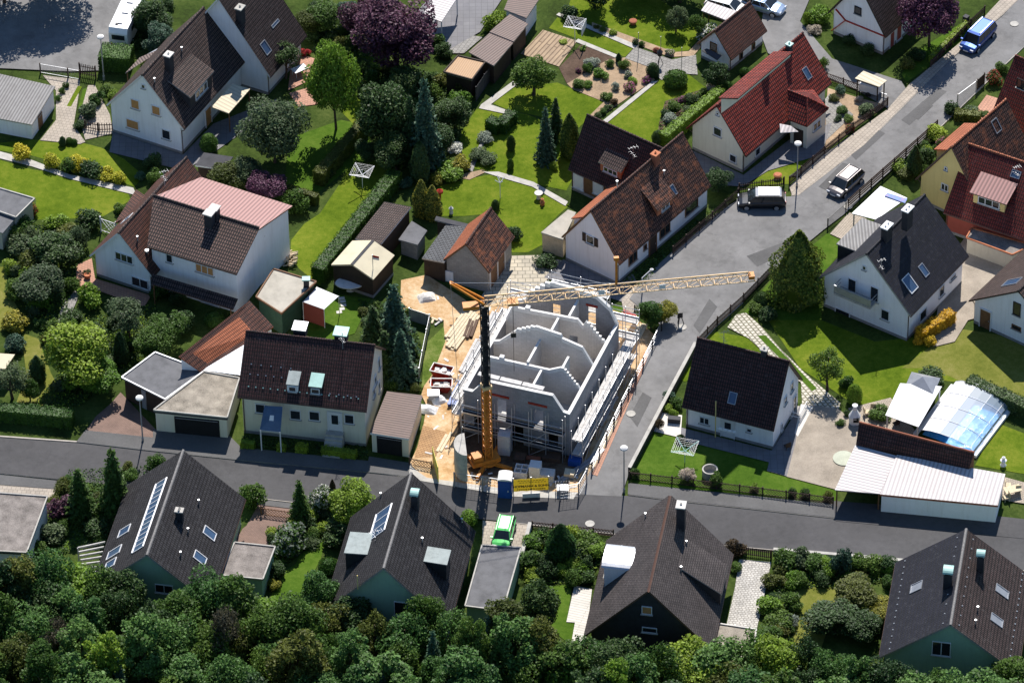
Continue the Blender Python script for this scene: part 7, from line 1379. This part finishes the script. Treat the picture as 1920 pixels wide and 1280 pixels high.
c = G(1632, 176); a = nrm(G(1663, 185) - G(1603, 168)); e = np.cross(UP, a); r_ = thing('trailer', 'white box trailer under the board roofed shelter', 'trailer', c, atan2(a[1], a[0])); b = MB(); b.box(c + UP * .85, a * 1.9, e * 1.1, UP * .8); b.box(c + UP * 1.28, a * 1.95, e * 1.15, UP * .06); b.build('body', M['trim'], r_); b = MB(); b.bar(c + a * .9 + UP * .45, c + a * 1.7 + UP * .45, .08); b.build('drawbar', M['zinc'], r_)
for y in (-1, 1): b = MB(); w0 = c + e * y * .5 + UP * .28; b.prism([w0 + a * .28 * cos(2 * pi * i / 12) + UP * .28 * sin(2 * pi * i / 12) for i in range(12)], e * y * .14); b.build('wheel', M['tyre'], r_)
# ---------------------------------------------------------------- street lamps
def lamp(px, py, H, label):
    c = G(px, py); r = thing('street_lamp', label, 'street lamp', c, 0, 'street lamps'); b = MB(); b.tube([c, c + UP * 1.0, c + UP * (H - .25)], [.08, .065, .045], 8); b.build('pole', M['zinc'], r); b = MB(); b.lathe(c + UP * (H - .3), [(.06, 0), (.22, .06), (.36, .2), (.34, .32), (.2, .42), (.01, .46)], 16); b.build('lamp_globe', M['beam'], r); b = MB(); b.lathe(c, [(.11, 0), (.11, .5), (.07, .55)], 8); b.build('lamp_base', M['zinc'], r)
lamp(1170, 924, 5.4, 'street lamp with pale mushroom head at the lower street corner of the front lawn'); lamp(268, 828, 5.3, 'street lamp with pale mushroom head in front of the gravel roof garage'); lamp(1494, 352, 5.4, 'street lamp with pale mushroom head on the pavement beside the parked black van'); lamp(195, 150, 5.3, 'street lamp with pale mushroom head behind the square block hedge'); lamp(1905, -62, 5.4, 'street lamp at the top right corner beyond the blue minivan')
# ---------------------------------------------------------------- garden things
def drier(px, py, label, m='metal', H=1.9, R=1.35, sq=True, lines=True):
    c = G(px, py); r = thing('rotary_drier', label, 'clothes drier', c, .4); b = MB(); b.tube([c, c + UP * (H + .3)], .035, 6); b.build('pole', M[m], r); tips = [c + V(cos(t) * R, sin(t) * R, H + .2) for t in (.5, .5 + pi / 2, .5 + pi, .5 + 3 * pi / 2)]
    for t in tips: b = MB(); b.bar(c + UP * (H - .35), t, .06); b.build('arm', M[m], r)
    if lines:
        b = MB()
        for k in (.45, .6, .75, .9, 1.): 
            for i in range(4): b.bar(c + UP * (H - .35) + (tips[i] - c - UP * (H - .35)) * k, c + UP * (H - .35) + (tips[(i + 1) % 4] - c - UP * (H - .35)) * k, .012)
        b.build('line', M['zinc'], r)
    return r, tips, c
drier(680, 352, 'white rotary drier on the upper middle lawn between the hedges', 'trim'); drier(938, 372, 'rotary drier with folded thin arms on the kidney shaped lawn', 'trim', 2.2, .5, lines=False); r_, tips, c = drier(1078, 78, 'white rotary drier with hanging sheet above the vegetable bed', 'trim', 2.1, 1.3); drier(1284, 868, 'turquoise rotary drier on the lawn before the maroon roofed house', 'copper', 1.8, 1.45)
b = MB(); q = [tips[0], tips[3]]; b.prism([q[0] - UP * .9, q[1] - UP * .9, q[1], q[0]], V(.01, .02, 0)); b.build('sheet', M['trim'], r_)
c = G(701, 546); r_ = thing('flagpole', 'flagpole with small red and white flag before the beige gabled pavilion', 'flagpole', c, 0); b = MB(); b.tube([c, c + UP * 4.4], .035, 6); b.build('pole', M['metal'], r_); b = MB(); b.prism([c + V(0, 0, 4.1), c + V(.6, 0, 3.95), c + V(.6, 0, 4.15), c + V(0, 0, 4.35)], V(0, .02, 0)); fl = b.build('flag', M['tail'], r_); b = MB(); b.prism([c + V(0, 0, 3.85), c + V(.6, 0, 3.7), c + V(.6, 0, 3.94), c + V(0, 0, 4.09)], V(0, .02, 0)); b.build('stripe', M['trim'], fl)
def solid(name, label, cat, px, py, prof, m, n=18): c = G(px, py); b = MB(); b.lathe(c, prof, n); return solo(name, b, M[m], label, cat, c)
solid('well_ring', 'grey concrete well ring on the lawn of the maroon roofed house', 'well', 1331, 892, [(.7, 0), (.7, .85), (.58, .85), (.58, .25), (.01, .25)], 'concrete', 24); solid('paved_disc', 'pale green round paved disc on the brick yard', 'paving disc', 1582, 861, [(.98, .16), (.98, .175), (.9, .178), (.005, .178)], 'paledisc', 28)
solid('plant_pot', 'red terracotta pot on the pink terrace by the left house', 'pot', 164, 522, [(.22, 0), (.32, .5), (.28, .5), (.2, .4), (.01, .4)], 'terracotta'); B_(164, 511, .45, .7, 'dark', 'small plant in the red terracotta pot', 'plant', 'potted_plant')
solid('bird_bath', 'white topped bird bath on the path of the kidney shaped lawn', 'bird bath', 1010, 372, [(.22, 0), (.18, .55), (.4, .62), (.4, .7), (.01, .66)], 'whitestone'); solid('stone_figure', 'small red brown figure next to the bird bath', 'garden figure', 1017, 384, [(.2, 0), (.24, .3), (.12, .55), (.16, .7), (.01, .8)], 'terracotta'); solid('stone_figure', 'white garden statue on the lawn right of the pool cover', 'garden figure', 1881, 872, [(.3, 0), (.18, .25), (.12, .5), (.3, .62), (.12, .72), (.16, .95), (.01, 1.05)], 'trim'); solid('stone_figure', 'white figure behind the low dark flat roof', 'garden figure', 846, 400, [(.2, 0), (.16, .4), (.22, .6), (.01, .9)], 'trim')
solid('stone_figure', 'red topped nesting box post beside the yellow conifers', 'nesting box', 825, 374, [(.12, 0), (.12, .8), (.32, .85), (.32, 1.05), (.01, 1.3)], 'skip'); solid('flower_tub', 'round flower tub on the top lawn', 'flower tub', 1187, 46, [(.25, 0), (.4, .45), (.3, .5), (.01, .5)], 'brickred'); solid('flower_tub', 'flower tub on the little lawn inside the street corner', 'flower tub', 1458, 334, [(.25, 0), (.42, .4), (.3, .5), (.01, .5)], 'terracotta')
c = G(1237, 122); b = MB()
for t in (0, 2.1, 4.2): b.bar(c + V(cos(t) * .35, sin(t) * .35, 0), c + UP * 1.1, .05)
b.lathe(c + UP * 1.0, [(.05, 0), (.25, .2), (.25, .55), (.32, .6), (.01, .9)], 8); solo('garden_lantern', b, M['blackmetal'], 'dark lantern on a tripod on the grey paved patio', 'lantern', c)
for px, py, h, t in [(1197, 107, 3.0, 'left thin pole on the grey paved patio'), (1239, 90, 1.4, 'middle thin pole behind the garden lantern'), (1278, 135, 3.0, 'right thin pole on the grey paved patio')]: c = G(px, py); b = MB(); b.tube([c, c + UP * h], .03, 6); solo('pole', b, M['zinc'], t, 'pole', c)
# outdoor fireplace
c = G(1602, 793); r_ = thing('outdoor_fireplace', 'white outdoor fireplace with dark opening at the edge of the brick yard', 'fireplace', c, -.3); b = MB(); b.lathe(c, [(.5, 0), (.5, .5), (.55, .9), (.35, 1.3), (.2, 1.6), (.2, 2.1), (.26, 2.15), (.01, 2.2)], 14); b.build('body', M['trim'], r_); b = MB(); b.box(c + V(.1, -.47, .75), V(.5, 0, 0), V(0, .12, 0), UP * .5); b.build('opening', M['dark'], r_)
# bbq canopy
q = [(567.7, 565.7), (594, 537.8), (635, 555), (607.5, 580)]; P = [G(x, y, 2.25) for x, y in q]; c = sum(P) / 4; r_ = thing('garden_gazebo', 'white square gazebo with red brown side cloths on the small lawn', 'gazebo', (c[0], c[1], 0), .3); b = MB(); ap = c + UP * .35
for i in range(4): b.face([P[i], P[(i + 1) % 4], ap])
b.build('canopy', M['trim'], r_)
for p in P: b = MB(); b.bar(V(p[0], p[1], 0), p, .06); b.build('post', M['trim'], r_)
b = MB(); b.prism([V(P[0][0], P[0][1], .1), V(P[3][0], P[3][1], .1), P[3] - UP * .02, P[0] - UP * .02], V(.02, .02, 0)); b.build('side_cloth', M['redwall'], r_); b = MB(); b.prism([V(P[0][0], P[0][1], .1), V(P[1][0], P[1][1], .1), P[1] - UP * .02, P[0] - UP * .02], V(.02, -.02, 0)); b.build('side_cloth', M['redwall'], r_)
for i, (x, y) in enumerate([(641, 560), (643, 566), (644, 573), (641, 580), (636, 586)]):
    c = G(x, y); b = MB(); b.box(c + UP * .06, V(.5, .1, 0), V(-.06, .35, 0), UP * .06); solo('stepping_stone', b, M['whitestone'], ['topmost', 'second', 'third', 'fourth', 'lowest'][i] + ' white stepping stone in the curve beside the white gazebo', 'stepping stone', c, 'white stepping stones')
c = G(657, 545); b = MB(); b.lathe(c, [(.3, 0), (.06, .05), (.06, .85), (.3, .9), (1.1, .92), (1.1, 1.0), (.01, 1.06)], 22); b.v = [V(c[0] + (p[0] - c[0]) * 1.25, c[1] + (p[1] - c[1]) * .8, p[2]) for p in b.v]; solo('table', b, M['beam'], 'pale oval table before the open garden pavilion', 'table', c)
def table(px, py, label, m='beam', rot=0., n=4):
    c = G(px, py); a = V(cos(rot), sin(rot), 0); e = np.cross(UP, a); r = thing('garden_table', label, 'table', c, rot); b = MB(); b.box(c + UP * .74, a * 1.5, e * .9, UP * .05); b.build('table_top', M[m], r)
    for x in (-.6, .6):
        for y in (-.35, .35): b = MB(); b.bar(c + a * x + e * y, c + a * x + e * y + UP * .72, .06); b.build('leg', M[m], r)
def chair(px, py, label, m='beam', rot=0.):
    c = G(px, py); a = V(cos(rot), sin(rot), 0); e = np.cross(UP, a); r = thing('garden_chair', label, 'chair', c, rot); b = MB(); b.box(c + UP * .44, a * .5, e * .5, UP * .05); b.build('seat', M[m], r); b = MB(); b.box(c - a * .25 + UP * .72, a * .05, e * .5, UP * .5); b.build('backrest', M[m], r)
    for x in (-.2, .2):
        for y in (-.2, .2): b = MB(); b.bar(c + a * x + e * y, c + a * x + e * y + UP * .42, .045); b.build('leg', M[m], r)
table(562, 140, 'white garden table on the terracotta patio beside the tall ribbed roof', 'trim', .6); table(1898, 928, 'wooden table with stools beside the white garage at the right edge', 'timber', .3)
for i, (x, y, t) in enumerate([(1890, 915, 'stool above the wooden table at the right edge'), (1908, 921, 'stool right of the wooden table at the right edge'), (1887, 938, 'stool below the wooden table at the right edge')]): chair(x, y, t, 'timber', i * 1.7)
for x, y, rt, t in [(1625, 778, .3, 'chair on the tan terrace nearest the outdoor fireplace'), (1637, 768, 1.5, 'chair on the tan terrace by the grassy shrub'), (1680, 800, 2.2, 'dark chair beside the pool roof edge'), (1476, 842, 2., 'green chair at the shaded wall of the maroon roofed house')]: chair(x, y, t, 'palewood' if x < 1660 and x > 1500 else 'darkwood', rt)
c = G(1264, 792); b = MB(); b.box(c + UP * .3, V(1.1, -.2, 0), V(.1, .5, 0), UP * .6); solo('planter_box', b, M['chim'], 'black planter box on the white patio', 'planter', c)
c = G(545, 490); b = MB(); rr = random.Random(5)
for i in range(60): p = c + V(rr.uniform(-.5, .5), rr.uniform(-.9, .9), rr.uniform(.08, .6)); b.tube([p - V(.2, .05, 0), p + V(.2, .05, 0)], .07, 5)
solo('firewood_pile', b, M['palewood'], 'firewood pile at the corner of the pink roofed wing', 'firewood', c)
# pergola beams
A, B, C_, D = G(146, 1027, 2.4), G(197, 1016, 2.4), G(180, 1090, 2.4), G(160, 1088, 2.4); r_ = thing('pergola', 'grey wooden pergola with open beams at the solar strip house', 'pergola', (A + B) / 2 * V(1, 1, 0), 0)
for i in range(9): t = i / 8; p = A + (D - A) * t; q = B + (C_ - B) * t; b = MB(); b.bar(p, q, .1, .2); b.build('beam', M['plank'], r_)
for p in (A, (A + D) / 2, D): b = MB(); b.bar(V(p[0], p[1], 0), p, .12); b.build('post', M['plank'], r_)
# ---------------------------------------------------------------- pool with sliding cover
M['water'] = gmat('pool_water', [(.36, (.03, .22, .52)), (.5, (.07, .36, .66)), (.64, (.35, .62, .80))], .8, 3, 9, rough=.06, bump=.15)
def clearmat():
    m = bpy.data.materials.new('clear_polycarbonate'); m.use_nodes = True; t = m.node_tree; b = t.nodes['Principled BSDF']; b.inputs['Base Color'].default_value = (.60, .74, .88, 1); b.inputs['Roughness'].default_value = .22; b.inputs['Specular IOR Level'].default_value = .6
    tr = t.nodes.new('ShaderNodeBsdfTransparent'); tr.inputs[0].default_value = (.86, .93, 1, 1); mx = t.nodes.new('ShaderNodeMixShader'); mx.inputs[0].default_value = .32; t.links.new(tr.outputs[0], mx.inputs[1]); t.links.new(b.outputs[0], mx.inputs[2]); t.links.new(mx.outputs[0], t.nodes['Material Output'].inputs[0]); return m
M['clear'] = clearmat()
f0, f1, k0 = G(1716, 818), G(1826, 858), G(1768, 728); pv = nrm(f1 - f0); pu = np.cross(UP, pv); PW = np.linalg.norm(f1 - f0); PL = 7.6; PQ = lambda a, b, c: f0 + pu * a + pv * b + UP * c
r_ = thing('pool_cover', 'glazed vaulted pool cover with white frame and blue water below', 'pool cover', f0, atan2(pv[1], pv[0])); n = 10; arc = lambda i: (PW * (.5 - .5 * cos(pi * (i / n) ** .9)), .25 + 1.15 * sin(pi * (i / n) ** .9) ** .75)
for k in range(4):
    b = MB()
    for i in range(n): (y0, z0), (y1, z1) = arc(i), arc(i + 1); b.face([PQ(k * PL / 4, y0, z0), PQ((k + 1) * PL / 4, y0, z0), PQ((k + 1) * PL / 4, y1, z1), PQ(k * PL / 4, y1, z1)], 1 if i < 4 else 0, sm=True)  # left segments opaque white: sun glare on the vault put into the colour
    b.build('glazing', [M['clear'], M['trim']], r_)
for k in range(5):
    b = MB(); b.tube([PQ(k * PL / 4, *arc(i)) + UP * .02 for i in range(n + 1)], .03, 6); b.build('rib', M['trim'], r_)
for i in (0, 2, 4, 6, 8, 10): b = MB(); b.bar(PQ(0, *arc(i)), PQ(PL, *arc(i)), .035); b.build('purlin', M['trim'], r_)
b = MB(); b.box(PQ(PL / 2, PW + .05, .18), pu * PL, pv * .35, UP * .3); b.box(PQ(PL / 2, -.05, .18), pu * PL, pv * .35, UP * .3); b.build('base_rail', M['trim'], r_)
b = MB(); b.face([PQ(.4, .5, .16), PQ(.4, PW - .4, .16), PQ(PL - .4, PW - .4, .16), PQ(PL - .4, .5, .16)]); o = b.build('pool_water', M['water'], kind='structure')
if o.data.polygons[0].normal.z < 0: o.data.flip_normals()
shed('white polycarbonate flat roof left of the pool cover', [(1660, 778), (1688, 718), (1766, 724), (1722, 800)], [2.2, 2.3, 1.9, 1.8], 'trim', 'trim', 'patio_roof', 'patio roof', posts=True, th=.06)
c = G(1728, 748); r_ = thing('pavilion', 'small blue pavilion with grey hipped roof behind the pool', 'pavilion', c, -.35); a = V(cos(-.35), sin(-.35), 0); e = np.cross(UP, a); b = MB(); b.box(c + UP * .95, a * 2.1, e * 1.8, UP * 1.9); b.build('wall', mat('blue_board_wall', (.06, .10, .20), .7, n1=.15), r_); b = MB(); q = [c + a * x * 1.35 + e * y * 1.2 + UP * 1.9 for x, y in ((-1, -1), (1, -1), (1, 1), (-1, 1))]
for i in range(4): b.face([q[i], q[(i + 1) % 4], c + UP * 2.7])
b.face(q[::-1]); b.build('roof', M['zinc'], r_); b = MB(); b.box(c - e * .92 + UP * 1.4, a * .9, e * .04, UP * .2); b.build('window', M['glass'], r_)
c = G(1205, 545); 
for i, (px, py, t) in enumerate([(1204, 552, 'iron gate post with white arm by the front gate of the white house')]):
    c = G(px, py); b = MB(); b.tube([c, c + UP * 2.0, c + V(.9, .5, 2.6)], .06, 6); b.lathe(c + V(.9, .5, 2.5), [(.05, 0), (.18, .08), (.01, .2)], 10); solo('gate_lamp', b, M['trim'], t, 'gate lamp', c)
